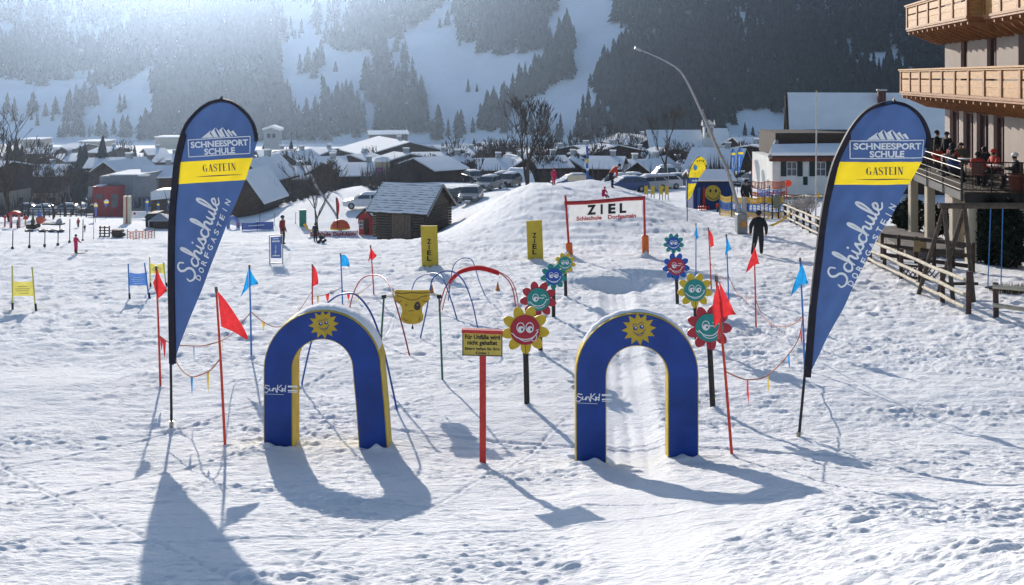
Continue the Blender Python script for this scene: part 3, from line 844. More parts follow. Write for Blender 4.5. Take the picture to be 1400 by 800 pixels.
drift_flag(1092, 600,
  [(1220, 138), (1206, 140.5), (1192, 146), (1180, 154), (1168, 167), (1156, 186), (1140, 220), (1130, 256), (1122, 300), (1114, 360), (1108, 416), (1103.5, 470), (1100, 515)],
  [(1221, 138), (1236, 141.5), (1248, 148), (1257, 156), (1264, 166), (1270, 180), (1271.5, 192), (1269, 203), (1262, 220), (1244, 252), (1216, 300), (1188, 348), (1160, 408), (1130, 464), (1105, 515)],
  [(1092, 600), (1096, 558), (1100, 515), (1103.5, 470), (1108, 416)], lambda u, v: (u, v), (221.5, 252.5), 0.0, 1190,
  'tall blue and yellow drop flag standing in front of the wooden fence, right one', 1.7)

# ---------------------------------------------------------------- pennant poles
PG = 'coloured pennant poles along the lanes'
POLES = {}
def pennant(key, base, top, polys, colour, label, rpx=None):
    g = at(*base); Y = g.y; s = Y / F; pf = pix_fn(Y)
    t = thing('pennant_pole', g, label, 'flag pole', PG)
    m = REDPOLE if colour == 'red' else BLUEPOLE
    tp = pf(*top)
    mb = MB(); mb.tube([g + Vector((0, 0, -.25)), g.lerp(tp, .5), tp], [.021, .018, .015], 8); mb.build('pole', m, t)
    mb = MB(); mb.tube([tp - (tp - g).normalized() * .06, tp + (tp - g).normalized() * .02], .022, 8); mb.build('pole_cap', mat('pole_cap', (.15, .10, .09), .6, .2, 9), t)
    for i, poly in enumerate(polys):
        mb = MB(); rn = random.Random(len(key) + i); vs = []; n = 8
        # two pole-side corners first, then the free end
        a0, a1, tip = [Vector(p) for p in poly[:3]]
        for r_ in range(n + 1):
            f = r_ / n
            for c_ in range(4):
                q = a0.lerp(a1, c_ / 3).lerp(tip, f)
                wv = .05 * math.sin(f * 5 + c_ + i * 2) * f + .02
                if len(poly) > 3:
                    q += (Vector(poly[3]) - a0.lerp(tip, .5)) * (4 * f * (1 - f)) * (1 - c_ / 3)
                vs.append(pf(q.x, q.y, wv + .05 * i))
        fs = [(r_ * 4 + c_, r_ * 4 + c_ + 1, (r_ + 1) * 4 + c_ + 1, (r_ + 1) * 4 + c_) for r_ in range(n) for c_ in range(3)]
        mb.add(vs, fs, 0, True); mb.build('pennant', REDF if colour == 'red' else BLUEF, t)
    POLES[key] = (g, tp)
    PILES.append((g.x, g.y, .10, .03))
pennant('L1', (220, 530), (213.5, 365), [[(215, 366), (217, 408), (228, 398)], [(214, 372), (217, 405), (212, 385)]], 'red', 'red pennant pole standing just left of the left drop flag')
pennant('L2', (309, 611), (295.5, 394), [[(298, 398), (303, 446), (339, 463), (320, 425)]], 'red', 'tall red pennant pole with drooping red pennant, between left drop flag and arch')
pennant('L3', (344, 487), (341, 363), [[(341, 365), (342, 391), (353, 388)], [(341, 365), (341.5, 392), (331, 404)]], 'blue', 'blue pennant pole behind the left red one, standing by the left drop flag')
pennant('L4', (427, 419), (427, 362), [[(427.5, 363), (427.5, 392), (435, 388), (433, 370)]], 'red', 'red pennant pole just above the crown of the left arch')
pennant('L5', (469, 419), (465.5, 347), [[(466, 349), (467, 364), (478, 364), (474, 350)], [(475, 360), (477, 362), (480, 371)]], 'blue', 'small blue pennant pole behind the left arch')
pennant('L6', (512, 405), (506.5, 336), [[(507, 338), (508, 357), (515, 350)], [(507, 340), (508, 352), (503.5, 358)]], 'red', 'small red pennant pole behind the first red hoop')
pennant('R1', (951.5, 378), (951.5, 306), [[(951.5, 307), (951.8, 328), (955, 324)], [(951.5, 308), (951.8, 322), (948.5, 322)]], 'blue', 'farthest blue pennant pole of the right row, its flag hanging limp')
pennant('R2', (973, 394), (968.5, 312), [[(969, 314), (971, 339), (976, 335), (974, 322)]], 'red', 'red pennant pole beside the farthest blue one on the right')
pennant('R3', (997, 420), (993, 321), [[(993.3, 323), (994, 345), (999.5, 340)], [(993.3, 325), (994, 344), (990.5, 350)]], 'blue', 'blue pennant pole in front of the walking man, right row')
pennant('R4', (1034, 450), (1031, 334), [[(1031, 336), (1032, 362), (1038, 360)], [(1031, 337), (1032, 360), (1018, 373)]], 'red', 'red pennant pole just below the man in black')
pennant('R5', (1101, 505), (1094, 354), [[(1095, 357), (1097, 391), (1105, 386)], [(1095, 358), (1096, 386), (1079, 404)]], 'blue', 'blue pennant pole beside the right drop flag')
pennant('R6', (1003, 627), (979, 379), [[(982, 383), (989.5, 434), (1005, 428)], [(981, 388), (989, 428), (975, 446), (974, 410)], [(984, 425), (979, 450), (980, 461)]], 'red', 'tall red pennant pole with folded red flag, beside the right arch')

# ---------------------------------------------------------------- bunting
def bunting(pts, label, cols, sag=.0):
    """pts: photo pixels with distances; cord sags through them"""
    W3 = catmull([P(x, y, Y) for x, y, Y in pts], 8)
    t = thing('bunting', W3[0], label, 'bunting', 'bunting cords strung between the pennant poles')
    mb = MB(); mb.tube(W3, .010, 5); mb.build('cord', mat('bunting_cord', (.50, .16, .08), .7, .2, 10), t)
    n = len(W3)
    for i, (f, c, sz) in enumerate(cols):
        k = min(n - 2, int(f * (n - 1))); p = W3[k]; d = (W3[k + 1] - p).normalized()
        mb = MB(); h = .18 * sz; w_ = .062
        vs = [p - d * w_, p + d * w_, p + d * w_ * .5 + Vector((.01, -.02, -h * .6)), p - d * w_ * .6 + Vector((0, .01, -h * .6)), p + Vector((.012, -.02, -h))]
        mb.add(vs, [(0, 1, 2, 3), (3, 2, 4)]); mb.build('pennant', {'r': REDF, 'b': BLUEF, 'y': YELF}[c], t)
def yb(k): return POLES[k][0].y
bunting([(991.5, 508, yb('R6')), (1012, 517, yb('R6') + .5), (1026, 519, yb('R6') + 1.3), (1050, 513, yb('R6') + 2.2), (1076, 487, yb('R5') - .8), (1092, 462, yb('R5') - .2), (1098, 431, yb('R5'))],
        'orange bunting cord sagging from the tall red pole to the blue pole on the right', [(.30, 'r', 1.9), (.50, 'y', 1.5), (.70, 'b', 1.5), (.9, 'r', 1.6)])
bunting([(1098, 431, yb('R5')), (1085, 443, yb('R5') + 1), (1062, 446, yb('R5') + 2.5), (1043, 432, yb('R4') - .5), (1034, 412, yb('R4'))], 'orange bunting cord between the blue right pole and the red pole behind it', [(.6, 'r', 1.3), (.4, 'y', 1.0)])
bunting([(1034, 405, yb('R4')), (1020, 408, yb('R4') + 1.5), (1006, 398, yb('R3') + 1), (996, 377, yb('R3'))], 'thin bunting cord between the red pole below the man and the blue pole', [(.35, 'r', 1.2), (.6, 'r', 1.0)])
bunting([(996, 377, yb('R3')), (985, 380, yb('R3') + 2), (972, 361, yb('R2'))], 'short bunting cord between the small blue and red poles on the right', [(.4, 'r', 1.2)])
bunting([(218, 459, yb('L1')), (235, 470, yb('L1') - .3), (265, 473, yb('L1') - .8), (290, 470, yb('L2') + 1), (316, 457, yb('L3') - 1), (343, 427, yb('L3'))], 'orange bunting cord behind the left drop flag, ending at the blue pole', [(.12, 'r', 1.9), (.05, 'r', 1.3), (.42, 'b', 1.4), (.72, 'y', 1.3)])
bunting([(302, 489, yb('L2')), (290, 504, yb('L2') + .3), (278, 511, yb('L2') + .6), (262, 515, yb('L2') + .9), (248, 505, yb('L2') + 1.4), (238, 489, yb('L2') + 2)], 'slack orange bunting cord hanging from the tall red pole on the left', [(.3, 'y', 1.7), (.6, 'b', 1.6)])
bunting([(343, 426, yb('L3')), (360, 440, yb('L3') + .6), (380, 447, yb('L3') + 1.2), (400, 436, yb('L4') - 2), (427, 398, yb('L4'))], 'orange bunting cord from the blue left pole to behind the left arch', [(.28, 'y', 1.1), (.6, 'y', 1.0)])
bunting([(427, 405, yb('L4')), (445, 403, yb('L4') - .5), (468, 393, yb('L5'))], 'bunting cord over the left arch between small red and blue poles', [(.3, 'y', 1.2), (.6, 'r', 1.2)])
bunting([(468, 398, yb('L5')), (487, 402, yb('L5') + .4), (508, 388, yb('L6'))], 'bunting cord between the small blue pole and the small red pole', [(.3, 'r', 1.0), (.6, 'y', 1.2)])

# ---------------------------------------------------------------- hoops
def hoop(pxs, Ys, col, label, r=.016, group='thin hoops to ski through'):
    g = P(*pxs[0], Ys[0])
    n = len(pxs)
    pts = catmull([P(x, y, Ys[0] + (Ys[1] - Ys[0]) * i / (n - 1)) for i, (x, y) in enumerate(pxs)], 6)
    pts = [pts[0] + Vector((0, 0, -.2))] + pts + [pts[-1] + Vector((0, 0, -.2))]
    t = thing('ski_hoop', g, label, 'hoop', group)
    mb = MB(); mb.tube(pts, r, 8); mb.build('hoop_tube', col, t)
    return t, pts
HRED = mat('hoop_red', (.50, .05, .045), .4, .15, 9); HBLU = mat('hoop_blue', (.03, .10, .34), .4, .15, 9)
def gY(x, y): return at(x, y).y
hoop([(478, 421), (483, 402), (493, 383), (508, 376), (523, 379), (534, 393), (541, 415), (551, 450), (560, 487)], (gY(478, 423), gY(560, 487)), HRED, 'red hoop arching over the snow left of the cow head board')
hoop([(413, 523), (425, 470), (440, 425), (456, 408), (470, 402), (488, 404), (508, 430), (525, 480), (543, 562)], (gY(413, 526), gY(543, 562)), HBLU, 'dark blue hoop half hidden behind the left foam arch')
hoop([(562, 400), (568, 384), (580, 376), (596, 374), (606, 382), (616, 408), (625, 437)], (gY(562, 402), gY(625, 437)), HBLU, 'blue hoop just behind the cow head board')
hoop([(575, 461), (583, 425), (588, 396), (592, 381), (604, 372), (620, 372), (634, 385), (645, 412), (653, 448)], (gY(575, 461), gY(653, 448)), HBLU, 'tall blue hoop crossing behind the liability notice')
ht, hp = hoop([(600, 425), (605, 404), (612, 388), (628, 372), (652, 366), (676, 371), (692, 380), (701, 396), (706, 425)], (gY(600, 425), gY(706, 425)), HRED, 'red cloth topped hoop in front of the yellow finish boards')
mb = MB(); sub = hp[14:-17]
for off in (-.05, .05): pass
vs = []
for p in sub: vs += [p + Vector((0, -.05, .05)), p + Vector((0, -.06, -.06)), p + Vector((0, .05, .05)), p + Vector((0, .05, -.05))]
fs = []
for i in range(len(sub) - 1):
    a = i * 4; b = a + 4; fs += [(a, a + 1, b + 1, b), (a + 2, b + 2, b + 3, a + 3), (a, b, b + 2, a + 2), (a + 1, a + 3, b + 3, b + 1)]
mb.add(vs, fs); mb.build('cloth_cover', REDF, ht)
mb = MB(); mb.tube([p + Vector((.07, .25, -.05)) for p in hp], .012, 6); mb.build('hoop_tube', HRED, ht)
hoop([(613, 411), (616, 385), (620, 364), (630, 354), (643, 354), (649, 364), (655, 384), (664, 406)], (gY(613, 411), gY(664, 406)), HBLU, 'farthest blue hoop between the two yellow finish boards', .013)

# ---------------------------------------------------------------- cow board on green posts
def cow():
    g = at(606, 521); Y = g.y; s = Y / F; pf = pix_fn(Y)
    t = thing('cow_head_gate', g, 'yellow cow head board hanging between two green posts', 'play gate')
    for a, b in (((606, 524), (600.5, 406)), ((519, 524 - 8), (525, 406))):
        p0 = pf(*a); p1 = pf(*b)
        if a[0] < 600: p0 = P(519, 470, Y)
        mb = MB(); mb.tube([p0 + Vector((0, 0, -.3)), p1], [.02, .017], 8); mb.build('post', GREENP, t)
        mb = MB(); mb.tube([p1 + Vector((-.04, 0, .0)), p1 + Vector((.04, 0, 0.01))], .034, 8); mb.build('joint', BLACK, t)
    mb = MB(); mb.tube([pf(525, 405), pf(600, 403)], .011, 6); mb.build('crossbar', mat('cross_bar', (.45, .40, .15), .5, .2, 9), t)
    half = [(0, 396.5), (22, 396), (25, 398), (23, 403), (24.5, 408), (22, 412), (17, 415.5), (14, 420), (13.5, 426), (15.5, 432), (15, 437), (11, 441), (5, 442.5), (0, 442.5)]
    c = 563.5
    poly = [(c + a, b) for a, b in half] + [(c - a, b) for a, b in half[::-1][1:-1]]
    mb = MB(); mb.prism(poly, .0, -.03, lambda u, v, d=0.0: pf(u, v, d + .03)); brd = mb.build('cow_head_board', mat('cow_yellow', (.55, .36, .03), .5, .12, 8), t)
    fn = lambda u, v, d=0.0: pf(u, v, d + .034)
    mb = MB()
    mb.prism([(566, 418), (568, 414), (571, 411.5), (573.5, 413), (575.5, 418), (574.5, 422), (571, 424), (567, 422.5)], 0, .003, fn)
    mb.disc(fn, 555.5, 416.5, 1.1, 0, .003, 8); mb.disc(fn, 571, 416.5, 1.0, .004, .005, 8, 1)
    for st in ([(543, 404), (548, 405), (556, 408), (562, 410), (570, 409), (577, 405), (584, 404)], [(552, 434), (553, 436.5), (557, 437.8)], [(575, 433.5), (574, 436.5), (572, 437.5)], [(559, 425), (562, 424.3), (566, 424.5)], [(541, 400), (552, 401), (563, 399.6), (575, 400.5), (586, 399.5)], [(542, 412), (546, 412.5), (549, 411)], [(578, 411), (581, 412), (585, 411)]):
        ribbon(mb, st, .8, fn, .002)
    mb.build('face_lines', [mat('cow_ink', (.06, .045, .04), .6, .2, 9), EMB], brd)
    mb = MB(); mb.tube([pf(564, 442), pf(564, 446)], .008, 6); mb.lathe(pf(564, 446.5) + Vector((0, 0, -.02)), [(0, .03), (.016, .02), (.022, -.02), (0, -.022)], 10); mb.build('bell', BLACK, t)
cow()

# ---------------------------------------------------------------- cones
def cone(px, py, h, label):
    g = at(px, py); s = g.y / F
    t = thing('training_cone', g, label, 'cone', 'small orange cones on the practice area')
    mb = MB(); mb.lathe(g, [(h * s * .30, -.02), (h * s * .30, .03), (h * s * .22, .04), (h * s * .06, h * s), (0, h * s)], 14); mb.build('cone_body', PLAST_OR, t)
cone(680.5, 396.5, 11, 'orange cone under the red cloth topped hoop')
cone(590.5, 403, 13, 'orange cone behind the cow head board')
# ================================================================== MIDDLE GROUND
SNOWTOP = ROOFSNOW
WOOD = mat('weathered_wood', (.10, .07, .05), .85, .35, 4, .5, stretch=(1, 1, 4))
WOODD = mat('dark_stained_wood', (.055, .036, .026), .8, .3, 3, .4, stretch=(1, 1, 4))
LOG = mat('old_log_wood', (.105, .082, .064), .9, .45, 5, .6, stretch=(1, 1, 5))
GLASS = mat('window_glass', (.05, .06, .075), .12, .2, 2, spec=.6)
CREAM = mat('cream_plaster', (.55, .47, .36), .9, .08, 1.5, .15)
WPLAST = mat('white_plaster', (.68, .67, .63), .9, .07, 1.5, .15)
GREYP = mat('grey_plaster', (.34, .35, .36), .9, .08, 1.2, .1)
STEEL = mat('galvanised_steel', (.42, .42, .42), .45, .15, 6, metal=.6)
DARKC = mat('dark_clothing', (.02, .02, .024), .85, .2, 9, .2)
CLOTHR = mat('red_jacket_cloth', (.50, .05, .03), .75, .2, 9, .2)
CLOTHP = mat('pink_suit_cloth', (.55, .02, .10), .75, .15, 9, .2)
CLOTHK = mat('black_trousers', (.022, .022, .026), .8, .2, 9)
CLOTHB = mat('blue_jacket_cloth', (.05, .10, .26), .75, .2, 9)
CLOTHG = mat('olive_jacket_cloth', (.10, .11, .07), .75, .2, 9)
SKIN = mat('skin', (.46, .27, .19), .6, .08, 12)
HAIR = mat('dark_hair', (.025, .018, .014), .7, .3, 20)

# ---------------------------------------------------------------- people: one skinned body
def person(base, h, pose, cloth, label, yaw=0.0, group=None, hat=None, skis=None, lean=0.0, extra=None):
    """base: foot point; h: height; pose: joint overrides in units of h (x right, y away, z up) before yaw"""
    J = dict(pelvis=(0, 0, .52), belly=(0, 0, .60), chest=(0, 0, .72), neck=(0, 0, .83), chin=(0, -.012, .865), head=(0, -.005, .93), crown=(0, 0, .985), nose=(0, -.066, .915),
             shL=(-.115, 0, .80), elL=(-.15, .01, .63), wrL=(-.15, -.05, .49), haL=(-.15, -.065, .445), shR=(.115, 0, .80), elR=(.15, .01, .63), wrR=(.15, -.05, .49), haR=(.15, -.065, .445),
             hiL=(-.055, 0, .50), knL=(-.06, -.02, .28), anL=(-.06, 0, .05), toL=(-.065, -.09, .02), hiR=(.055, 0, .50), knR=(.06, -.02, .28), anR=(.06, 0, .05), toR=(.065, -.09, .02))
    J.update(pose)
    Rd = dict(pelvis=.082, belly=.088, chest=.098, neck=.036, chin=.048, head=.060, crown=.036, nose=.012, shL=.055, elL=.042, wrL=.028, haL=.026, shR=.055, elR=.042, wrR=.028, haR=.026,
              hiL=.074, knL=.054, anL=.042, toL=.028, hiR=.074, knR=.054, anR=.042, toR=.028)
    if extra: Rd.update(extra)
    E = [('pelvis', 'belly'), ('belly', 'chest'), ('chest', 'neck'), ('neck', 'chin'), ('chin', 'head'), ('head', 'crown'), ('head', 'nose'), ('chest', 'shL'), ('shL', 'elL'), ('elL', 'wrL'), ('wrL', 'haL'),
         ('chest', 'shR'), ('shR', 'elR'), ('elR', 'wrR'), ('wrR', 'haR'), ('pelvis', 'hiL'), ('hiL', 'knL'), ('knL', 'anL'), ('anL', 'toL'), ('pelvis', 'hiR'), ('hiR', 'knR'), ('knR', 'anR'), ('anR', 'toR')]
    M3 = rotz(yaw)
    W = {k: M3 @ (Vector(v) * h) for k, v in J.items()}
    for sd in 'LR':       # five fingers on each palm
        a, b = W['wr' + sd], W['ha' + sd]; d = (b - a).normalized(); side = d.cross(Vector((0, 0, 1)) if abs(d.z) < .9 else Vector((0, 1, 0))).normalized()
        for i, (off, ln) in enumerate(((-.018, .030), (-.007, .038), (.006, .041), (.017, .036))):
            W['f%s%d' % (sd, i)] = b + side * off * h + d * ln * .55 * h; W['g%s%d' % (sd, i)] = b + side * off * .8 * h + d * ln * h + M3 @ Vector((0, -.008 * h, 0))
            Rd['f%s%d' % (sd, i)] = .0065; Rd['g%s%d' % (sd, i)] = .005
            E += [('ha' + sd, 'f%s%d' % (sd, i)), ('f%s%d' % (sd, i), 'g%s%d' % (sd, i))]
        W['t' + sd] = a.lerp(b, .5) + side * .03 * h + d * .015 * h; Rd['t' + sd] = .007; E.append(('wr' + sd, 't' + sd))
    keys = list(W); idx = {k: i for i, k in enumerate(keys)}
    me = bpy.data.meshes.new('body'); me.from_pydata([tuple(W[k]) for k in keys], [(idx[a], idx[b]) for a, b in E], [])
    o = bpy.data.objects.new('body', me); COL.objects.link(o)
    md = o.modifiers.new('skin', 'SKIN'); md.use_smooth_shade = True
    for i, k in enumerate(keys):
        sv = me.skin_vertices[0].data[i]; sv.radius = (Rd[k] * h, Rd[k] * h); sv.use_root = (k == 'pelvis')
    sb = o.modifiers.new('sub', 'SUBSURF'); sb.levels = 1; sb.render_levels = 1
    dg = bpy.context.evaluated_depsgraph_get()
    m2 = bpy.data.meshes.new_from_object(o.evaluated_get(dg)); bpy.data.objects.remove(o)
    jack, trou, boot, headm = cloth
    for m in (jack, trou, boot, SKIN, headm): m2.materials.append(m)
    zone = {}
    for k in keys:
        zone[k] = 0
        if k[:2] in ('kn', 'hi', 'an') or k == 'pelvis': zone[k] = 1
        if k[:2] == 'to' or k[:2] == 'an': zone[k] = 2
        if k in ('chin', 'nose') : zone[k] = 3
        if k in ('head',): zone[k] = 4
        if k == 'crown': zone[k] = 4
        if k[:2] == 'ha' or k[0] in 'fgt' and k[1] in 'LR': zone[k] = 3
    KV = np.array([tuple(W[k]) for k in keys]); kz = [zone[k] for k in keys]
    KR = np.array([Rd[k] * h for k in keys])
    for p in m2.polygons:
        c = np.array(p.center); p.material_index = kz[int(np.argmin(np.linalg.norm(KV - c, axis=1) - .6 * KR))]; p.use_smooth = True
    t = thing('person', base, label, 'person', group)
    m2.name = 'body'; b = bpy.data.objects.new('body', m2); COL.objects.link(b); b.parent = t; ORG[b.name] = Vector(base)
    B = Vector(base)
    hd = B + W['head']; fw = (M3 @ Vector((0, -1, 0)))
    mb = MB()
    for sx in (-.022, .022): mb.lathe(hd + M3 @ Vector((sx * h, -.056 * h, .0)) , [(0, -.006 * h), (.006 * h, 0), (0, .006 * h)], 6)
    mb.build('eyes', BLACK, t)
    if hat is not None:
        ax = (W['crown'] - W['head']).normalized()
        mb = MB(); mb.lathe((0, 0, 0), [(.0665 * h, -.005 * h), (.071 * h, .01 * h), (.069 * h, .035 * h), (.052 * h, .062 * h), (.02 * h, .076 * h), (0, .079 * h)], 14)
        q = Vector((0, 0, 1)).rotation_difference(ax).to_matrix()
        mb.v = [hd + q @ (v + Vector((0, 0, .0))) for v in mb.v]; mb.build('hat', hat, t)
    else:
        ax = (W['crown'] - W['head']).normalized(); q = Vector((0, 0, 1)).rotation_difference(ax).to_matrix()
        mb = MB(); mb.lathe((0, 0, 0), [(.066 * h, -.012 * h), (.068 * h, .012 * h), (.055 * h, .045 * h), (.02 * h, .066 * h), (0, .068 * h)], 12)
        bk = M3 @ Vector((0, .012 * h, .004 * h)); mb.v = [hd + bk + q @ v for v in mb.v]; mb.build('hair', HAIR, t)
    if skis:
        for k in ('L', 'R'):
            a = B + W['an' + k]; d = M3 @ Vector((.0, -1, 0)); c = a + d * .1 * h
            mb = MB(); pts = [c - d * .45 * h, c + d * .5 * h, c + d * .58 * h + Vector((0, 0, .05 * h))]
            sd_ = M3 @ Vector((.028 * h, 0, 0)); zz = Vector((0, 0, -.05 * h)); vs = []
            for p in pts: vs += [p - sd_ + zz, p + sd_ + zz, p + sd_ + zz + Vector((0, 0, .012)), p - sd_ + zz + Vector((0, 0, .012))]
            fs = []
            for i in range(2):
                a_ = i * 4; fs += [(a_ + j, a_ + (j + 1) % 4, a_ + 4 + (j + 1) % 4, a_ + 4 + j) for j in range(4)]
            mb.add(vs, fs + [(0, 3, 2, 1), (8, 9, 10, 11)]); mb.build('ski', skis, t)
    return t

# ---------------------------------------------------------------- finish boards and gate
ZB = mat('finish_board_yellow', (.56, .40, .035), .6, .1, 4)
def ziel_board(poly, bpx, bpy, label):
    g = at(bpx, bpy); Y = g.y; pf = pix_fn(Y); s = Y / F
    t = thing('finish_board', g, label, 'board', 'upright yellow finish boards')
    mb = MB(); mb.prism(poly, 0, -.10, pf); brd = mb.build('board', ZB, t)
    cx = sum(p[0] for p in poly) / 4; y0 = min(p[1] for p in poly); y1 = max(p[1] for p in poly)
    for i, ch in enumerate('ZIEL'):
        mb = MB(); hw = 2.9 if ch != 'I' else .8
        put_text(mb, ch, lambda u, v, d=0.0: pf(u, -v, d), cx - .6 - hw, cx - .6 + hw, -(y0 + (y1 - y0) * (.42 + i * .135)), 6.2, .006, .04); mb.build('lettering', BLACK, brd)
    for x in (poly[3][0] + 3, poly[2][0] - 3):
        mb = MB(); mb.tube([pf(x, y1 - 1, -.05), pf(x, y1 + 8, -.05)], .03, 6); mb.build('leg', mat('board_leg', (.45, .2, .06), .6, .2, 9), t)
    for q in (-.3, 0, .3): PILES.append((g.x + q, g.y - .1, .22, .10))
ziel_board([(575, 309), (597.5, 309), (599.5, 366.5), (577, 366.5)], 588, 370, 'yellow ZIEL board on the left, below the wooden barn')
ziel_board([(719.5, 302.5), (741, 301), (743, 355), (721.5, 357.5)], 732, 357, 'yellow ZIEL board next to the red finish gate')
def gate():
    g = at(830, 352); Y = g.y; pf = pix_fn(Y)
    t = thing('finish_gate', g, 'red finish gate with white ZIEL banner between two orange padded poles', 'finish gate')
    for a, b, c0 in (((773, 267), (779.5, 352), (777.5, 332)), ((880.5, 268), (882.5, 352), (882, 322))):
        mb = MB(); mb.tube([pf(*b) + Vector((0, 0, -.3)), pf(*a)], .045, 8); mb.build('pole', REDP, t)
        x = b[0] + 1; mb = MB(); mb.box((pf(c0[0], c0[1]) + pf(b[0], b[1])) / 2 + Vector((.0, 0, -.05)), (.25, .22, (b[1] - c0[1]) * Y / F + .12), Matrix.Rotation(-.06 if b[0] < 800 else -.02, 3, 'Y'), bev=.03); mb.build('orange_pad', mat('gate_pad', (.70, .15, .03), .6, .1, 5), t)
        for k in range(4): PILES.append((pf(*b).x + random.uniform(-.3, .3), Y - .1, .2, .09))
    mb = MB(); pts = [pf(771.5, 277.8), pf(800, 277), pf(830, 274.5), pf(855, 272), pf(881.5, 271)]; mb.tube(pts, .075, 8); mb.build('top_bar', mat('gate_red_cloth', (.42, .03, .03), .7, .15, 6), t)
    mb = MB(); n = 14; vs = []
    for i in range(n + 1):
        f = i / n
        for j in range(5):
            k = j / 4; x = 777.5 + f * 100; ya = 279 - 6.5 * f; yb_ = 303.5 - 6.2 * f + (1.5 * math.sin(f * 6) )
            vs.append(pf(x + .6 * math.sin(k * 3), ya + (yb_ - ya) * k, .02 * math.sin(f * 9 + k * 3)))
    mb.add(vs, [(i * 5 + j, i * 5 + j + 1, (i + 1) * 5 + j + 1, (i + 1) * 5 + j) for i in range(n) for j in range(4)], 0, True)
    ban = mb.build('banner', mat('banner_white', (.72, .71, .70), .8, .06, 4, trans=.25), t)
    fT = lambda u, v, d=0.0: pf(u, -v - (u - 777) * .055, d + .03)
    for ch, a, b in (('Z', 802.5, 815), ('I', 821, 824), ('E', 831.5, 841.5), ('L', 847, 856)):
        mb = MB(); put_text(mb, ch, fT, a, b, -294.5, 12.2, 0, .05); mb.build('lettering', BLACK, ban)
    for w_, a, b in (('Schischule', 788, 822.5), ('Dorfgastein', 831, 869.5)):
        mb = MB(); put_text(mb, w_, fT, a, b, -302.2, 5.2, 0, .035); mb.build('lettering', mat('banner_red_print', (.50, .03, .05), .6, .1, 9), ban)
gate()

# ---------------------------------------------------------------- people on the piste
def feet(px, py): return at(px, py)
g = feet(1037, 349); Y = g.y
hm = 61.5 * Y / F
person(g, hm, dict(shL=(-.105, .01, .785), shR=(.105, -.01, .785), elL=(-.165, -.05, .635), wrL=(-.165, -.09, .50), haL=(-.162, -.11, .455), elR=(.165, .05, .645), wrR=(.175, .03, .51), haR=(.175, .015, .465),
                  neck=(0, -.01, .83), chin=(.0, -.02, .865), head=(0, -.015, .925), crown=(0, -.01, .98), hiL=(-.055, 0, .49), knL=(-.06, -.09, .28), anL=(-.06, -.10, .05), toL=(-.06, -.19, .02), hiR=(.055, .01, .49), knR=(.085, .05, .28), anR=(.13, .16, .08), toR=(.135, .11, .025)),
       (DARKC, CLOTHK, BLACK, HAIR), 'man in black winter clothes walking away up the piste by the fence', yaw=math.pi - .25, hat=DARKC, extra=dict(chest=.112, belly=.118, pelvis=.105, shL=.058, shR=.058, elL=.052, elR=.052, neck=.055, knL=.06, knR=.06))
def on(px, Y): return ground_at(px, Y)
def place_mound(px, py): return at(px, py)
g = place_mound(757, 253.5)
person(g, 24 * g.y / F, {}, (CLOTHP, CLOTHP, BLACK, CLOTHP), 'child in a pink snow suit standing on the crest of the mound', yaw=.5, hat=CLOTHP)
g = place_mound(836, 258)
person(g, 40 * g.y / F, dict(pelvis=(-.02, 0, .50), belly=(.03, 0, .57), chest=(.11, 0, .66), neck=(.20, 0, .73), chin=(.235, -.02, .75), head=(.27, -.02, .785), crown=(.30, -.02, .83), nose=(.30, -.075, .77), shL=(.12, -.10, .71), shR=(.13, .10, .71),
       elL=(.17, -.12, .56), wrL=(.15, -.10, .44), haL=(.15, -.10, .40), elR=(.2, .1, .57), wrR=(.2, .05, .45), haR=(.2, .04, .41), hiL=(-.03, -.05, .48), hiR=(-.03, .05, .48), knL=(-.10, -.05, .30), anL=(-.22, -.04, .30), toL=(-.25, -.04, .24), knR=(.05, .05, .27), anR=(.03, .05, .05), toR=(.11, .04, .02)),
       (CLOTHR, CLOTHK, BLACK, HAIR), 'adult in red jacket and black trousers bending forward on the mound, one foot lifted', yaw=.15)
g = place_mound(825, 271)
person(g, 24 * g.y / F, dict(pelvis=(0, 0, .16), belly=(.0, 0, .25), chest=(.03, -.02, .38), neck=(.05, -.03, .48), chin=(.06, -.04, .52), head=(.07, -.04, .58), crown=(.07, -.04, .635), nose=(.07, -.10, .56), shL=(-.08, -.02, .45), shR=(.14, -.02, .45), elL=(-.12, -.1, .33), wrL=(-.06, -.18, .28), haL=(-.05, -.2, .27), elR=(.18, -.1, .33), wrR=(.12, -.18, .28), haR=(.11, -.2, .27),
       hiL=(-.05, 0, .13), hiR=(.05, 0, .13), knL=(-.05, -.22, .20), anL=(-.05, -.38, .06), toL=(-.05, -.42, .10), knR=(.08, -.22, .2), anR=(.1, -.38, .06), toR=(.1, -.42, .1)), (CLOTHP, CLOTHP, BLACK, CLOTHP), 'child in a red pink suit sitting on the snow above the finish gate', yaw=.6, hat=CLOTHP)
g = feet(103.5, 346.5)
person(g, 26 * g.y / F, dict(elL=(-.17, -.06, .66), wrL=(-.20, -.14, .58), haL=(-.2, -.17, .56), elR=(.16, -.02, .64)), (CLOTHP, CLOTHP, BLACK, HAIR), 'lone skier in a dark pink suit on the open slope at the left', yaw=2.6, hat=HAIR, skis=BLACK, group=None)
g = feet(386, 334.5)
person(g, 40 * g.y / F, {}, (mat('dull_red_jacket', (.24, .035, .03), .8, .2, 8), CLOTHK, BLACK, HAIR), 'person in a dull red jacket and black trousers beside the small blue finish panel', yaw=1.35, hat=DARKC)
g = feet(431, 330)
person(g, 25 * g.y / F, {}, (DARKC, CLOTHK, BLACK, HAIR), 'person in dark clothes in front of the red lettered banner', yaw=2.9)
g = feet(1017.5, 291)
person(ground_at(1020, g.y), 46 * g.y / F, {}, (DARKC, CLOTHK, BLACK, HAIR), 'dark clothed person standing behind the snow lance', yaw=.3, hat=HAIR)

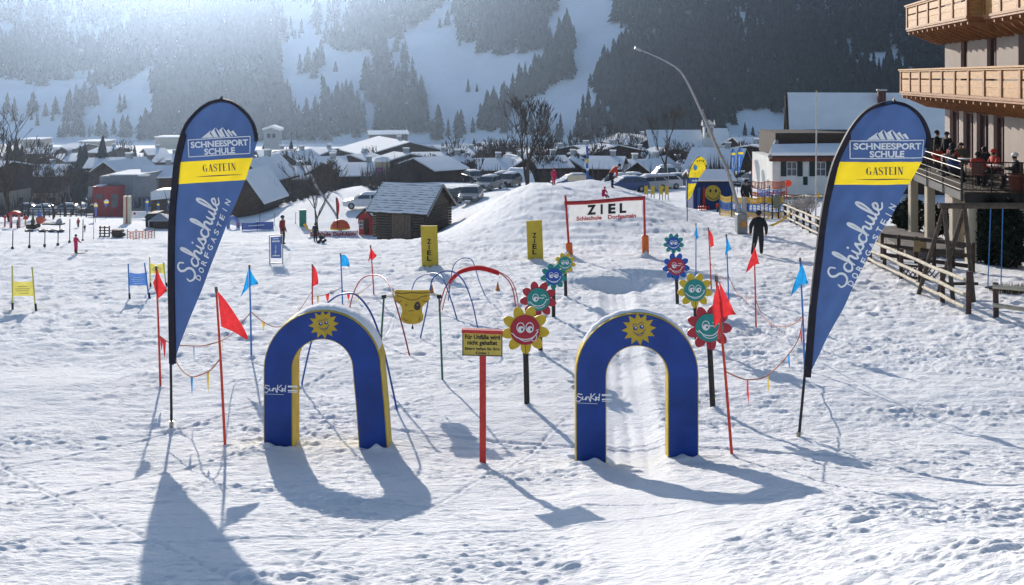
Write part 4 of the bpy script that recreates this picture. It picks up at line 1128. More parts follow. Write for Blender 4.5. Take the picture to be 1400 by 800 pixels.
# ---------------------------------------------------------------- wooden fence
RAIL = mat('pale_birch_rail', (.48, .42, .32), .8, .2, 5, .4, stretch=(1, 1, 1)); FPOST = mat('fence_post_wood', (.085, .05, .045), .85, .35, 7, .5)
def fence(p0, p1, n, h, label, rails, endpost=0.0):
    t = thing('wooden_fence', p0, label, 'fence', 'birch rail fences on the right')
    prev = None; rn = random.Random(n)
    for i in range(n):
        f = i / (n - 1); q = p0.lerp(p1, f); q.z = Hf(q.x, q.y)
        mb = MB(); hh = h + rn.uniform(-.04, .04) + (.12 if i == n - 1 else 0)
        mb.tube([q + Vector((0, 0, -.2)), q + Vector((rn.uniform(-.02, .02), 0, hh))], .07, 8); mb.build('post', FPOST, t)
        PILES.append((q.x, q.y - .05, .2, .07))
        if prev is not None:
            for z in rails:
                a = prev + Vector((-.09, -.02, h * z + rn.uniform(-.02, .02))); b = q + Vector((-.09, -.02, h * z + rn.uniform(-.02, .02)))
                d = (b - a).normalized() * .06
                mb = MB(); mb.tube([a + d * .2, a.lerp(b, .5) + Vector((rn.uniform(-.015, .015), 0, rn.uniform(-.02, .01))), b - d * .2], [.055, .052, .05], 8); mb.build('rail', RAIL, t)
        prev = q
fa = at(1074, 301); fb_ = at(1324, 433)
fence(fa, fb_, 16, .98, 'long birch rail fence with brown posts running back past the right drop flag', (.92, .58, .24))
fc = at(1362, 437); fd = Vector((fc.x + 3.0, fc.y - 3.4, 0)); fd.z = Hf(fd.x, fd.y)
fence(fc, fd, 4, .92, 'short second piece of birch rail fence at the right edge, after the gap', (.90, .38))

# ---------------------------------------------------------------- swing
def swing():
    g = at(1308, 412); Y = g.y; Yb = Y + 1.4
    t = thing('swing_set', g, 'wooden swing frame with two blue ropes behind the rail fence', 'swing')
    m = mat('swing_timber', (.10, .075, .058), .85, .3, 6, .4)
    zb = P(0, 284, Y + .6).z
    x0 = P(1283, 0, Y + .6).x
    for xt, xb in ((1291, 1298), (1319, 1326)):
        top = P(xt, 284, Y + .6)
        for dy, dx in ((0, .12), (1.5, -.3)):
            b = Vector((P(xb, 0, Y).x + dx, Y + dy, 0)); b.z = Hf(b.x, b.y) - .2
            mb = MB(); mb.tube([b, top], .065, 8); mb.build('leg', m, t)
    mb = MB(); mb.tube([Vector((x0, Y + .6, zb + .05)), Vector((x0 + 3.9, Y + .6, zb + .05))], .08, 8); mb.build('beam', m, t)
    for px_ in (3.75, 3.55):
        mb = MB(); b = Vector((x0 + 3.85, Y + .6 + (px_ - 3.65) * 8, 0)); b.z = Hf(b.x, b.y) - .2; mb.tube([b, Vector((x0 + 3.8, Y + .6, zb))], .065, 8); mb.build('leg', m, t)
    for z_, w0, w1 in ((336, 1296, 1323), (388, 1284, 1337)):
        for dy in (.25, 1.1) if z_ == 388 else (.5,):
            a = P(w0, z_, Y + dy); b = P(w1, z_, Y + dy); mb = MB(); mb.tube([a, b], .045, 8); mb.build('rung', m, t)
    rope = mat('blue_rope', (.03, .16, .42), .6, .1, 9)
    s0 = P(1350.5, 394, Y + .4); s1 = P(1368.5, 390, Y + .75)
    for a, b in (((1354.6, 287), s0), ((1371, 287), s1)):
        mb = MB(); mb.tube([Vector((P(a[0], 0, Y + .6).x, Y + .6, zb)), b], .016, 6); mb.build('rope', rope, t)
    mb = MB(); c = (s0 + s1) / 2; mb.box(c, ((s1 - s0).length * 1.0, .2, .035), rotz(math.atan2(s1.y - s0.y, s1.x - s0.x)), bev=.01); mb.build('seat', BLACK, t)
swing()

# ---------------------------------------------------------------- snow lances
def lance(pts, Y0, r, label, col=STEEL, box=True):
    g = ground_at(pts[0][0], Y0)
    t = thing('snow_lance', g, label, 'snow lance', 'long snow making lances')
    W3 = catmull([g] + [P(x, y, Y0) for x, y in pts[1:]], 6)
    n = len(W3); mb = MB(); mb.tube(W3, [r * (1 - .62 * (i / n)) for i in range(n)], 8); mb.build('mast', col, t)
    k = int(n * .45); mb = MB(); mb.tube([p + Vector((r * .9, .05, r * .5)) for p in W3[:k]], r * .3, 6); mb.build('water_pipe', STEEL, t)
    for i in range(2, k, 2):
        mb = MB(); p = W3[i]; mb.box(p + Vector((r * .4, .02, r * .3)), (r * 2.4, .08, .08), bev=.01); mb.build('clamp', STEEL, t)
    mb = MB(); mb.tube([W3[-1], W3[-1] + (W3[-1] - W3[-2]).normalized() * .35], r * .9, 8); mb.build('nozzle_head', STEEL, t)
    if box:
        mb = MB(); mb.box(g + Vector((-.10, -.35, .5)), (.5, .6, .95), bev=.04); bx = mb.build('pump_cabinet', mat('cabinet_steel', (.30, .30, .29), .5, .15, 5), t)
        mb = MB(); mb.disc(lambda u, v, d=0.0: g + Vector((-.06 + u, -.71 - d, .50 + v)), 0, 0, .17, 0, .02, 16); mb.build('valve_plate', mat('valve_orange', (.5, .22, .06), .5, .2, 9), bx)
        mb = MB(); mb.tube([g + Vector((.1, -.1, 0)), g + Vector((.1, -.1, 1.7))], .12, 10); mb.build('pedestal', STEEL, t)
    return t
gl = at(1013, 318)
lance([(1014, 318), (1010, 290), (996, 240), (980, 203), (964, 165), (946, 125), (934, 103), (925, 93), (914, 86), (896, 77), (877, 69)], gl.y, .085, 'tall silver snow lance bending over the village, behind the man in black')
gl2 = at(460, 318)
lance([(464, 316), (459, 294), (434, 258), (425, 240), (411.5, 216), (401, 208), (390, 205.5), (378, 207)], gl2.y + 2, .085, 'pale snow lance leaning left behind the wooden barn', box=False)

# ---------------------------------------------------------------- blue hut with a smiley
def wallbox(mb, fr, x0, x1, y0, y1, z0, z1, mi=0):
    vs = [fr(x, y, z) for x in (x0, x1) for y in (y0, y1) for z in (z0, z1)]
    mb.add(vs, [(0, 1, 3, 2), (4, 6, 7, 5), (0, 4, 5, 1), (2, 3, 7, 6), (0, 2, 6, 4), (1, 5, 7, 3)], mi); return mb
def hut():
    g = at(975, 287); Y = g.y; s = Y / F
    xl = P(947.5, 0, Y).x; xr = P(1002, 0, Y).x; z0 = g.z - .3; z1 = P(0, 248.5, Y).z; zr = P(0, 236, Y + 1.6).z
    t = thing('ski_hut', Vector(((xl + xr) / 2, Y, g.z)), 'blue wooden hut with a yellow smiley face and snowy roof', 'hut')
    fr = lambda x, y, z: Vector((x, y, z))
    nb = 11; wb = (xr - xl) / nb
    m = mat('hut_blue_boards', (.018, .045, .16), .7, .2, 5, .2, stretch=(1, 1, 4))
    for i in range(nb):
        mb = MB(); wallbox(mb, fr, xl + i * wb + .012, xl + (i + 1) * wb - .012, Y + (.012 if i % 2 else 0), Y + .06, z0, z1); mb.build('board', m, t)
    mb = MB(); wallbox(mb, fr, xl + .02, xr - .02, Y + .07, Y + 3, z0, z1); mb.build('wall', m, t)
    mb = MB(); mb.prism([(Y - .35, z1 - .02), (Y + 1.6, zr), (Y + 3.4, z1 - .02), (Y + 3.4, z1 + .06), (Y + 1.6, zr + .1), (Y - .35, z1 + .06)], xl - .2, xr + .2, lambda u, v, d: Vector((d, u, v))); rf = mb.build('roof', WOODD, t)
    mb = MB(); mb.prism([(Y - .38, z1 + .065), (Y + 1.6, zr + .105), (Y + 3.4, z1 + .065), (Y + 3.4, z1 + .16), (Y + 1.6, zr + .24), (Y - .40, z1 + .17)], xl - .18, xr + .18, lambda u, v, d: Vector((d, u, v))); mb.build('roof_snow', SNOWTOP, rf)
    c = P(975.5, 233, Y + 1.7); mb = MB(); mb.lathe(c + Vector((0, 0, -.5)), [(.2, -.2), (.2, .55), (0, .55)], 12); ch = mb.build('chimney', mat('chimney_ochre', (.40, .28, .05), .7, .2, 7), rf)
    fn = lambda u, v, d=0.0: P(u, v, Y) + Vector((0, -d, 0))
    mb = MB(); mb.disc(fn, 974.6, 264, 10.9, .01, .05, 32); sm = mb.build('smiley_disc', mat('smiley_yellow', (.55, .40, .05), .5, .12, 6), t)
    mb = MB()
    for sx in (-3.6, 4): mb.disc(fn, 974.6 + sx, 260.8, 1.5, .055, .06, 12, 0, 2.3)
    ribbon(mb, catmull([(967, 267.5), (969.5, 270.5), (974.5, 272.3), (979.5, 270.8), (982.4, 267)], 4), 1.0, fn, .056); mb.build('smiley_face', BLACK, sm)
hut()
g = at(981, 291); person(g, 15 * g.y / F, {}, (CLOTHR, CLOTHK, BLACK, HAIR), 'small child in red leaning by the blue smiley hut', yaw=.5, hat=BLACK)
for k, x in enumerate((957, 960.5, 964, 967.5)):
    g = at(x, 288.5); t = thing('ski_boot_pair', g, ('leftmost', 'second', 'third', 'rightmost')[k] + ' of the red ski boots lined up before the blue hut', 'ski boots', 'red ski boots before the hut')
    for dx in (-.06, .06):
        mb = MB(); mb.box(g + Vector((dx, -.05, .06)), (.09, .28, .12), bev=.03); mb.box(g + Vector((dx, .05, .2)), (.09, .12, .22), bev=.03); mb.build('boot', REDP, t)
for k, (x, c) in enumerate(((955, 'blue'), (958.5, 'dark blue'), (962, 'red'))):
    g = at(x, 287) + Vector((0, .25, 0)); t = thing('ski_pair', g, '%s skis leaning upright against the smiley hut' % c, 'skis', 'skis leaning on the hut')
    for dx in (-.05, .05):
        mb = MB(); mb.box(g + Vector((dx, -.35, .75)), (.075, .02, 1.5), Matrix.Rotation(.12, 3, 'X'), bev=.008); mb.build('ski', REDP if c == 'red' else (HBLU if c == 'blue' else DARKC), t)

# ---------------------------------------------------------------- small drop flags
def small_flag(L, Rr, pole, Y, bands, label, text=None, group='small drop flags in the distance', art=None):
    pf = pix_fn(Y); b0 = ground_at(pole[0][0], Y)
    t = thing('drop_flag', b0, label, 'beach flag', group)
    pts = [b0 + Vector((0, 0, -.2))] + [pf(*p) for p in pole[1:]]
    mb = MB(); mb.tube(pts, .025, 6); mb.build('pole', DARKPOLE, t)
    ly, lx = [p[1] for p in L], [p[0] for p in L]; ry, rx = [p[1] for p in Rr], [p[0] for p in Rr]
    for (y0, y1, m) in bands:
        mb = MB(); vs = []; n = 10
        for i in range(n + 1):
            y = y0 + (y1 - y0) * i / n; a, b = np.interp(y, ly, lx), np.interp(y, ry, rx)
            for j in range(5): vs.append(pf(a + (b - a) * j / 4, y, .06 * math.sin(y * .3 + j)))
        mb.add(vs, [(i * 5 + j, i * 5 + j + 1, (i + 1) * 5 + j + 1, (i + 1) * 5 + j) for i in range(n) for j in range(4)], 0, True); mb.build('cloth', m, t)
    if art: art(t, pf)
    return t
YF2 = mat('club_flag_yellow', (.80, .62, .03), .7, .08, 4, trans=.3)
def club_art(t, pf):
    d = .12
    mb = MB(); mb.disc(lambda u, v, dd=0.0: pf(u, v, dd), 950, 229, 2.6, d, d + .004, 14, 0, 4.2); mb.build('emblem', mat('club_blue', (.10, .42, .70), .6, .1, 6), t)
    ring = [(953.3, 219.6), (956, 218.6), (958.6, 218.6), (960.6, 219.6), (961.6, 221.2), (962.9, 223.4), (963.6, 225.8), (964.2, 228.2)]
    mb = MB()
    for (x, y), ch, a in zip(ring, 'Bini-Club', (-20, -5, 8, 25, 35, 50, 65, 75)):
        ca, sa = math.cos(R(a)), math.sin(R(a))
        put_text(mb, ch, lambda u, v, dd=0.0: pf(x + u * ca + v * sa, y + 1.4 + u * sa - v * ca, dd), -.9, .9, 0, 2.3, d, .03)
    mb.build('lettering', BLACK, t)
    mb = MB()
    for x, y in ((944, 230), (945.5, 224), (946.5, 236), (949.5, 236.5), (953, 236), (955, 234), (959.5, 232.5)): mb.prism([(x, y), (x + 1.2, y), (x + 1.2, y + 1), (x, y + 1)], d, d + .004, pf)
    mb.build('print_marks', mat('club_red', (.45, .05, .04), .6, .1, 6), t)
    mb = MB(); mb.prism([(944.5, 247.5), (947, 245.5), (949, 246.5), (951, 245), (954, 247.8)], d, d + .004, pf); mb.build('logo_print', WHITE, t)
Yc = at(940, 301).y
small_flag([(957, 214), (951, 217), (946, 224), (942, 234), (940.5, 250), (939.6, 275)], [(958.5, 214), (963, 217), (966, 222), (965.3, 231), (956, 243), (951, 254), (944, 270), (940.2, 275)], [(939.6, 301), (939.6, 275), (940, 250), (942, 234), (946, 224), (952, 216.5), (957.5, 214)], Yc,
           [(214.2, 243, YF2), (243, 251, DRIFTB), (251, 274.6, YF2)], 'yellow club drop flag with a blue band, left of the smiley hut', group='small drop flags in the distance', art=club_art)
BF2 = mat('sky_blue_banner', (.05, .16, .48), .7, .1, 4, trans=.3)
Yd = 92
for (x0, x1, y0, y1, lab) in ((999, 1005.5, 203, 237, 'left of two tall blue drop flags behind the snow lance'), (1008, 1016.5, 202, 236, 'right of two tall blue drop flags behind the snow lance')):
    small_flag([(x0 + 3, y0), (x0 + .5, y0 + 5), (x0, y1)], [(x0 + 4, y0), (x1, y0 + 6), (x1 - .5, y0 + 15), (x0 + 3, y1)], [(x0, y1 + 24), (x0, y1), (x0 + .5, y0 + 5), (x0 + 3, y0)], Yd, [(y0 + .2, y0 + 6, BF2), (y0 + 6, y0 + 9, YF2), (y0 + 9, y1, BF2)], lab,
               art=lambda t, pf, x0=x0, y0=y0: MB().prism([(x0 + 2, y0 + 12), (x0 + 3, y0 + 12), (x0 + 2.6, y0 + 26), (x0 + 1.8, y0 + 26)], .1, .105, pf).build('print_marks', WHITE, t))
small_flag([(1029, 207), (1028.2, 215), (1027, 242)], [(1029.6, 207), (1031.6, 213), (1028, 242)], [(1026.5, 262), (1027, 242), (1028.2, 215), (1029.3, 207)], Yd + 2, [(207.3, 241.5, REDF)], 'narrow red drop flag right of the two blue ones')

# ---------------------------------------------------------------- safety nets
def net(pts, z0, z1, bands, label, group, posts=True, Ys=None):
    """pts: ground points; bands: (f0, f1, material) of the height"""
    t = thing('safety_net', pts[0], label, 'net fence', group)
    L = sum((pts[i + 1] - pts[i]).length for i in range(len(pts) - 1))
    for (f0, f1, m) in bands:
        mb = MB()
        for i in range(len(pts) - 1):
            a, b = pts[i], pts[i + 1]; n = max(3, int((b - a).length / .22)); up = Vector((0, 0, 1))
            dr = (b - a).normalized() * .030
            rr = 5
            for k in range(n):
                p = a.lerp(b, k / n); sg = -.12 * math.sin(math.pi * k / n)
                q0 = p + up * (z0 + (z1 - z0) * f0 + sg); q1 = p + up * (z0 + (z1 - z0) * f1 + sg)
                mb.add([q0 - dr, q0 + dr, q1 + dr, q1 - dr], [(0, 1, 2, 3)])
            for k in range(n):
                pa = a.lerp(b, k / n); pb = a.lerp(b, (k + 1) / n); sa = -.12 * math.sin(math.pi * k / n); sb_ = -.12 * math.sin(math.pi * (k + 1) / n)
                for j in range(rr + 1):
                    zz = z0 + (z1 - z0) * (f0 + (f1 - f0) * j / rr); hh = .022 if 0 < j < rr else .035
                    mb.add([pa + up * (zz + sa - hh), pb + up * (zz + sb_ - hh), pb + up * (zz + sb_ + hh), pa + up * (zz + sa + hh)], [(0, 1, 2, 3)])
        o = mb.build('mesh_band', m, t); o['kind'] = 'stuff'
    if posts:
        for p in pts:
            mb = MB(); mb.tube([p + Vector((0, 0, -.3)), p + Vector((0, 0, z1 + .15))], .03, 6); mb.build('post', mat('net_post', (.10, .08, .10), .6, .2, 9), t)
NY = mat('net_yellow', (.72, .45, .05), .7, .1, 5); NB = mat('net_blue', (.06, .18, .50), .7, .1, 5); NO = mat('net_orange', (.66, .14, .04), .7, .1, 5)
def gpts(l): return [at(x, y) for x, y in l]
net(gpts([(984, 294), (1000, 297), (1018, 298), (1045, 298), (1072, 299)]), .0, 1.25, [(.0, .32, NY), (.36, .72, NB), (.78, 1.0, NY)], 'yellow and blue safety net behind the snow lance', 'plastic safety nets')
net(gpts([(1028, 273), (1050, 273), (1075, 272), (1100, 271), (1125, 271)]), .35, 1.5, [(.0, .25, NO), (.55, 1.0, NO)], 'orange red safety net in front of the white house', 'plastic safety nets')
net(gpts([(1036, 280), (1052, 281), (1068, 281)]), .2, 1.3, [(.0, .35, NY), (.5, .9, NB)], 'small yellow and blue net behind the grey box on posts', 'plastic safety nets')
# box on two posts, red disc sign, flagpole, tape
g = at(1061, 299); t = thing('control_box', g, 'grey green control box on two posts near the fence end', 'box')
zt = P(0, 266, g.y).z; zb = P(0, 285, g.y).z
mb = MB(); mb.box((g.x + .05, g.y, (zt + zb) / 2), (.36, .25, zt - zb), bev=.03); mb.build('cabinet', mat('cabinet_green_grey', (.20, .21, .15), .6, .15, 6), t)
for dx in (-.19, .17):
    mb = MB(); mb.tube([g + Vector((dx, .1, -.2)), Vector((g.x + dx, g.y + .15, zt - .05))], .045, 6); mb.build('leg', WOODPOST, t)
g = at(1075.5, 281); t = thing('stop_sign', g, 'round red orange disc on a thin red pole by the white house', 'sign')
mb = MB(); mb.tube([g, P(1075.5, 246, g.y)], .035, 6); mb.build('pole', REDP, t)
mb = MB(); pf = pix_fn(g.y - .06); mb.disc(pf, 1078, 250.8, 4.5, 0, -.03, 20); mb.build('disc', mat('signal_red', (.85, .10, .03), .5, .08, 6, trans=.3), t)
g = at(1115, 310); t = thing('flag_pole', g, 'tall thin white flagpole in front of the white house', 'flagpole')
mb = MB(); mb.tube([g, P(1116, 200, g.y), P(1116.4, 126, g.y)], [.045, .04, .03], 8); mb.build('pole', mat('pole_white', (.62, .62, .60), .4, .1, 6), t)
mb = MB(); mb.lathe(P(1116.4, 125, g.y), [(0, -.06), (.06, 0), (0, .06)], 8); mb.build('knob', mat('knob_gold', (.6, .45, .2), .3, .1, 6, metal=.6), t)
pf = pix_fn(g.y - .05); mb = MB(); mb.prism([(1117.2, 262), (1118.6, 262), (1121, 270), (1117.2, 271)], 0, -.01, pf); mb.build('pennant', YELF, t)
t = thing('barrier_tape', P(1084, 281, 50), 'yellow barrier tape sagging from the fence end to the lance', 'tape')
mb = MB(); W3 = catmull([P(1084, 281, 56), P(1079, 293, 55.5), P(1068, 302, 55), P(1054, 308.5, 54.5), P(1042, 311, 54.5)], 6); vs = []
for i, p in enumerate(W3): vs += [p + Vector((0, 0, .06)), p + Vector((.02, 0.02, -.06))]
mb.add(vs, [(2 * i, 2 * i + 1, 2 * i + 3, 2 * i + 2) for i in range(len(W3) - 1)]); mb.build('tape_strip', NY, t)
# ================================================================== HOTEL ON THE RIGHT
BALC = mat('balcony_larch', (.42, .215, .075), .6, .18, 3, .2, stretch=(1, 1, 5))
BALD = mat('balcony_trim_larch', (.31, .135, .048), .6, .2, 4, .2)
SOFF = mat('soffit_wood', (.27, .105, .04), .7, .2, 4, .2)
HPL = mat('hotel_plaster', (.36, .30, .265), .9, .07, 1.2, .15)
WFR = mat('window_frame_redwood', (.14, .05, .035), .6, .2, 6)
IRON = mat('black_iron', (.02, .02, .022), .5, .2, 9)
RAILM = mat('rail_metal', (.17, .16, .15), .4, .15, 9, metal=.4)
def fx(Y, e, z): return Vector((13.5 + .157 * Y - e * .988, Y + e * .155, z))
HY0, HY1 = 27.0, 50.8
def fbox(mb, y0, y1, e0, e1, z0, z1, mi=0):
    vs = [fx(y, e, z) for y in (y0, y1) for e in (e0, e1) for z in (z0, z1)]
    return mb.add(vs, [(0, 1, 3, 2), (4, 6, 7, 5), (0, 4, 5, 1), (2, 3, 7, 6), (0, 2, 6, 4), (1, 5, 7, 3)], mi)
def hotel():
    zg = Hf(19, 42) - 1.2
    t = thing('hotel', fx(42, 0, Hf(19, 42)), 'cream hotel with carved larch balconies and a raised sun terrace', 'hotel')
    ops = [(46.9, 48.0, 3.62, 5.98), (42.7, 44.0, 3.62, 5.98), (34, 40.0, 3.5, 6.3), (29, 30.2, 3.62, 5.98),
           (48.3, 49.9, .12, 2.6), (46.0, 47.6, .12, 2.6), (43.8, 45.5, .12, 2.6), (41.7, 43.1, .12, 2.6), (37.2, 38.8, .12, 2.6), (33, 34.5, .12, 2.6),
           (46.9, 48.0, 7.0, 9.1), (42.7, 44.0, 7.0, 9.1), (46.0, 48.4, -2.6, -.5), (41.2, 43.2, -2.4, -.5), (36.5, 38.5, -2.4, -.5)]
    ys = sorted({HY0, HY1} | {o[0] for o in ops} | {o[1] for o in ops}); zs = sorted({zg, 10.2} | {o[2] for o in ops} | {o[3] for o in ops})
    mb = MB()
    for i in range(len(ys) - 1):
        for j in range(len(zs) - 1):
            cy, cz = (ys[i] + ys[i + 1]) / 2, (zs[j] + zs[j + 1]) / 2
            if any(o[0] < cy < o[1] and o[2] < cz < o[3] for o in ops): continue
            fbox(mb, ys[i], ys[i + 1], -.34, 0, zs[j], zs[j + 1])
    fbox(mb, HY0, HY1, -13, -.9, zg, 10.2); fbox(mb, HY1 - .35, HY1 - .003, -.9, -.345, zg, 10.2); fbox(mb, HY0 + .003, HY0 + .35, -.9, -.345, zg, 10.2)
    mb.build('facade_wall', HPL, t)
    for o in ops:
        y0, y1, z0, z1 = o
        if y1 - y0 > 3:
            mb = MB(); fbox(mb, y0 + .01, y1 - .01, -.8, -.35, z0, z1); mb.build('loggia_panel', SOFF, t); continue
        mb = MB(); w_ = .11; e0, e1 = -.26, -.14
        fbox(mb, y0 + .004, y0 + w_, e0, e1, z0, z1); fbox(mb, y1 - w_, y1 - .004, e0, e1, z0, z1); fbox(mb, y0 + w_, y1 - w_, e0, e1, z1 - w_, z1 - .004); fbox(mb, y0 + w_, y1 - w_, e0, e1, z0 + .004, z0 + w_)
        ym = (y0 + y1) / 2; fbox(mb, ym - .05, ym + .05, e0 + .01, e1 + .01, z0 + w_, z1 - w_)
        wn = mb.build('window', WFR, t)
        for a, b in ((y0 + w_, ym - .05), (ym + .05, y1 - w_)):
            mb = MB(); fbox(mb, a, b, -.23, -.20, z0 + w_, z1 - w_); mb.build('pane', GLASS, wn)
        mb = MB(); fbox(mb, y0 - .05, y1 + .05, -.02, .07, z0 - .08, z0 - .01); mb.build('sill', BALD, wn)
    def balcony(y0, y1, e, zb, n, name, depth_end=True):
        """carved front: posts, two boards per bay, mouldings, corbels, boarded soffit"""
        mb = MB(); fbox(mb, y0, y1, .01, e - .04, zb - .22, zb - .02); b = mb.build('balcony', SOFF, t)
        step = (y1 - y0) / n
        for i in range(n + 1):
            y = y0 + i * step
            mb = MB(); fbox(mb, y - .11, y + .11, e - .03, e + .07, zb + .005, zb + 1.0); mb.build('post', BALD, b)
            if i < n:
                mb = MB(); fbox(mb, y + .12, y + step - .12, e - .02, e + .02, zb + .01, zb + .33); mb.build('panel', BALC, b)
                mb = MB(); fbox(mb, y + .12, y + step - .12, e - .015, e + .025, zb + .34, zb + .60); mb.build('panel', BALC, b)
                mb = MB(); fbox(mb, y + .12, y + step - .12, e - .02, e + .02, zb + .67, zb + .985); mb.build('panel', BALC, b)
        for (z0, z1, oo, nm) in ((zb + 1.0, zb + 1.07, .10, 'handrail'), (zb + 1.075, zb + 1.14, .15, 'handrail'), (zb - .10, zb, .09, 'moulding'), (zb - .19, zb - .105, .05, 'moulding')):
            mb = MB(); fbox(mb, y0 - oo, y1 + oo, e - .12, e + oo, z0, z1); mb.build(nm, BALC if 'hand' in nm else BALD, b)
        for ye, sg in ((y0, -1), (y1, 1)):
            mb = MB(); fbox(mb, ye - .02, ye + .02, .05, e - .04, zb - .015, zb + 1.0); mb.build('end_panel', BALC, b)
        m_ = int((y1 - y0) / .95)
        mb = MB(); A = [fx(y, ee, z) for y in (y0 + .05, y1 - .05) for ee, z in ((.02, zb - .72), (e - .06, zb - .23), (.02, zb - .23))]
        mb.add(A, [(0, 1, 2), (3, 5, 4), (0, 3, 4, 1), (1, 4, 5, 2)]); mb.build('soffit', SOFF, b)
        for i in range(m_ + 1):
            y = y0 + .1 + (y1 - y0 - .2) * i / m_
            prof = [(.02, zb - .24), (e - .02, zb - .24), (e - .02, zb - .34), (e - .30, zb - .40), (e * .55, zb - .58), (e * .25, zb - .80), (.02, zb - .86)]
            mb = MB(); mb.prism(prof, y - .06, y + .06, lambda u, v, d: fx(d, u, v)); mb.build('corbel', BALD, b)
    balcony(30.6, 52.9, 1.6, 3.45, 11, 'lower')
    balcony(41.0, 51.5, 1.6, 6.66, 5, 'upper'); balcony(30.6, 40.6, 1.05, 6.66, 5, 'upper')
    # terrace deck
    e = 2.9; y0, y1 = 36.6, 46.6
    mb = MB(); fbox(mb, y0, y1, .01, e, -.22, -.03); dk = mb.build('terrace_deck', WOODD, t)
    nb = 16
    for i in range(nb):
        mb = MB(); fbox(mb, y0 + .02, y1 - .02, .02 + i * (e - .04) / nb, .02 + (i + 1) * (e - .04) / nb - .015, -.025, .03); mb.build('plank', WOOD, dk)
    for (a0, a1, b0, b1, z0, z1) in ((y0, y1, e + .003, e + .08, -.30, -.01), (y0 - .08, y0 - .003, 0, e, -.36, -.01)):
        mb = MB(); fbox(mb, a0, a1, b0, b1, z0, z1); mb.build('fascia', RAILM if b0 > 1 else IRON, dk)
    rr = thing('terrace_railing', fx(y0, e, 0), 'black iron railing with grey handrails round the hotel sun terrace', 'railing')
    n = 5
    for i in range(n):
        y = y0 + (y1 - y0) * i / (n - 1); mb = MB(); mb.tube([fx(y, e + .12, -.32), fx(y, e + .12, 1.12)], .028, 6); mb.build('post', IRON, rr)
    for z in (1.12, .86): mb = MB(); mb.tube([fx(y0, e + .12, z), fx(y1, e + .12, z)], .028, 8); mb.build('handrail', RAILM, rr)
    for z in (.1, .32, .55): mb = MB(); mb.tube([fx(y0, e + .12, z), fx(y1, e + .12, z)], .016, 6); mb.build('bar', RAILM if z == .1 else IRON, rr)
    for i in range(4):
        ee = e + .12 - i * 1.0
        mb = MB(); mb.tube([fx(y0 - .12, ee, -.3), fx(y0 - .12, ee, 1.12)], .024, 6); mb.build('post', IRON, rr)
    for z in (1.12, .12): mb = MB(); mb.tube([fx(y0 - .12, e + .12, z), fx(y0 - .12, -.5, z)], .024, 6); mb.build('handrail', IRON, rr)
    for i in range(26):
        ee = e - .02 - i * .12; mb = MB(); mb.tube([fx(y0 - .12, ee, .12), fx(y0 - .12, ee, 1.1)], .008, 4); mb.build('baluster', IRON, rr)
    for (y, ee) in ((45.9, 2.6), (42.9, 2.6), (39.0, 2.6), (36.9, 2.6), (46, .5), (44.6, .2)):
        p = fx(y, ee, 0); mb = MB(); z0 = Hf(p.x, p.y) - .2
        mb.box((p.x, p.y, (z0 - .225) / 2), (.34, .34, -.225 - z0), bev=.03); mb.build('pillar', CREAM, t)
    mb = MB(); # roof, out of frame but there
    mb.prism([(2.6, 9.6), (-6.5, 13.6), (-15, 9.8), (-15, 10.1), (-6.5, 14.0), (2.6, 9.95)], HY0 - 1.5, HY1 + 2.0, lambda u, v, d: fx(d, u, v)); rf = mb.build('roof', WOODD, t)
    mb = MB(); mb.prism([(2.5, 9.96), (-6.5, 14.01), (-14.9, 10.12), (-14.9, 10.4), (-6.5, 14.35), (2.5, 10.25)], HY0 - 1.4, HY1 + 1.9, lambda u, v, d: fx(d, u, v)); mb.build('roof_snow', SNOWTOP, rf)
    # terrace furniture
    def table(y, ee, label):
        p = fx(y, ee, .035); q = thing('cafe_table', p, label, 'table', 'cafe tables on the hotel terrace')
        mb = MB(); mb.lathe(p, [(0, .72), (.42, .72), (.42, .76), (0, .76)], 16); mb.build('table_top', WPLAST, q)
        mb = MB(); mb.lathe(p, [(.22, 0), (.22, .03), (.03, .06), (.03, .72)], 8); mb.build('pedestal', IRON, q)
    table(42.4, 1.3, 'white topped cafe table in the middle of the terrace'); table(39.2, 1.2, 'white topped cafe table at the near end of the terrace'); table(44.6, 1.7, 'white topped cafe table by the terrace handrail')
    def chair(y, ee, a, label):
        p = fx(y, ee, .035); q = thing('cafe_chair', p, label, 'chair', 'cafe chairs on the hotel terrace'); M3 = rotz(a)
        for sx in (-.19, .19):
            for sy in (-.19, .19): mb = MB(); mb.tube([p + M3 @ Vector((sx, sy, 0)), p + M3 @ Vector((sx, sy, .45))], .016, 6); mb.build('leg', IRON, q)
        mb = MB(); mb.box(p + Vector((0, 0, .46)), (.44, .44, .04), M3, bev=.01); mb.build('seat', WFR, q)
        mb = MB(); mb.box(p + M3 @ Vector((0, .21, .72)), (.44, .04, .45), M3, bev=.015); mb.build('backrest', WFR, q)
    chair(42.0, 2.1, 1.4, 'red brown cafe chair with its back to the terrace railing'); chair(38.4, 1.9, 2.4, 'red brown cafe chair at the near terrace corner'); chair(38.6, .6, -1.2, 'red brown cafe chair by the hotel wall'); chair(45.2, 2.3, .3, 'red brown cafe chair at the far end of the terrace railing')
    p = fx(36.95, .95, .035); q = thing('flower_planter', p, 'big reddish brown planter tub at the near terrace edge', 'planter')
    mb = MB(); mb.lathe(p, [(.26, 0), (.36, .55), (.40, .56), (.40, .62), (.33, .62), (.32, .5), (0, .5)], 16); mb.build('tub', mat('terracotta', (.20, .06, .035), .7, .2, 6), q)
    mb = MB(); rn = random.Random(3)
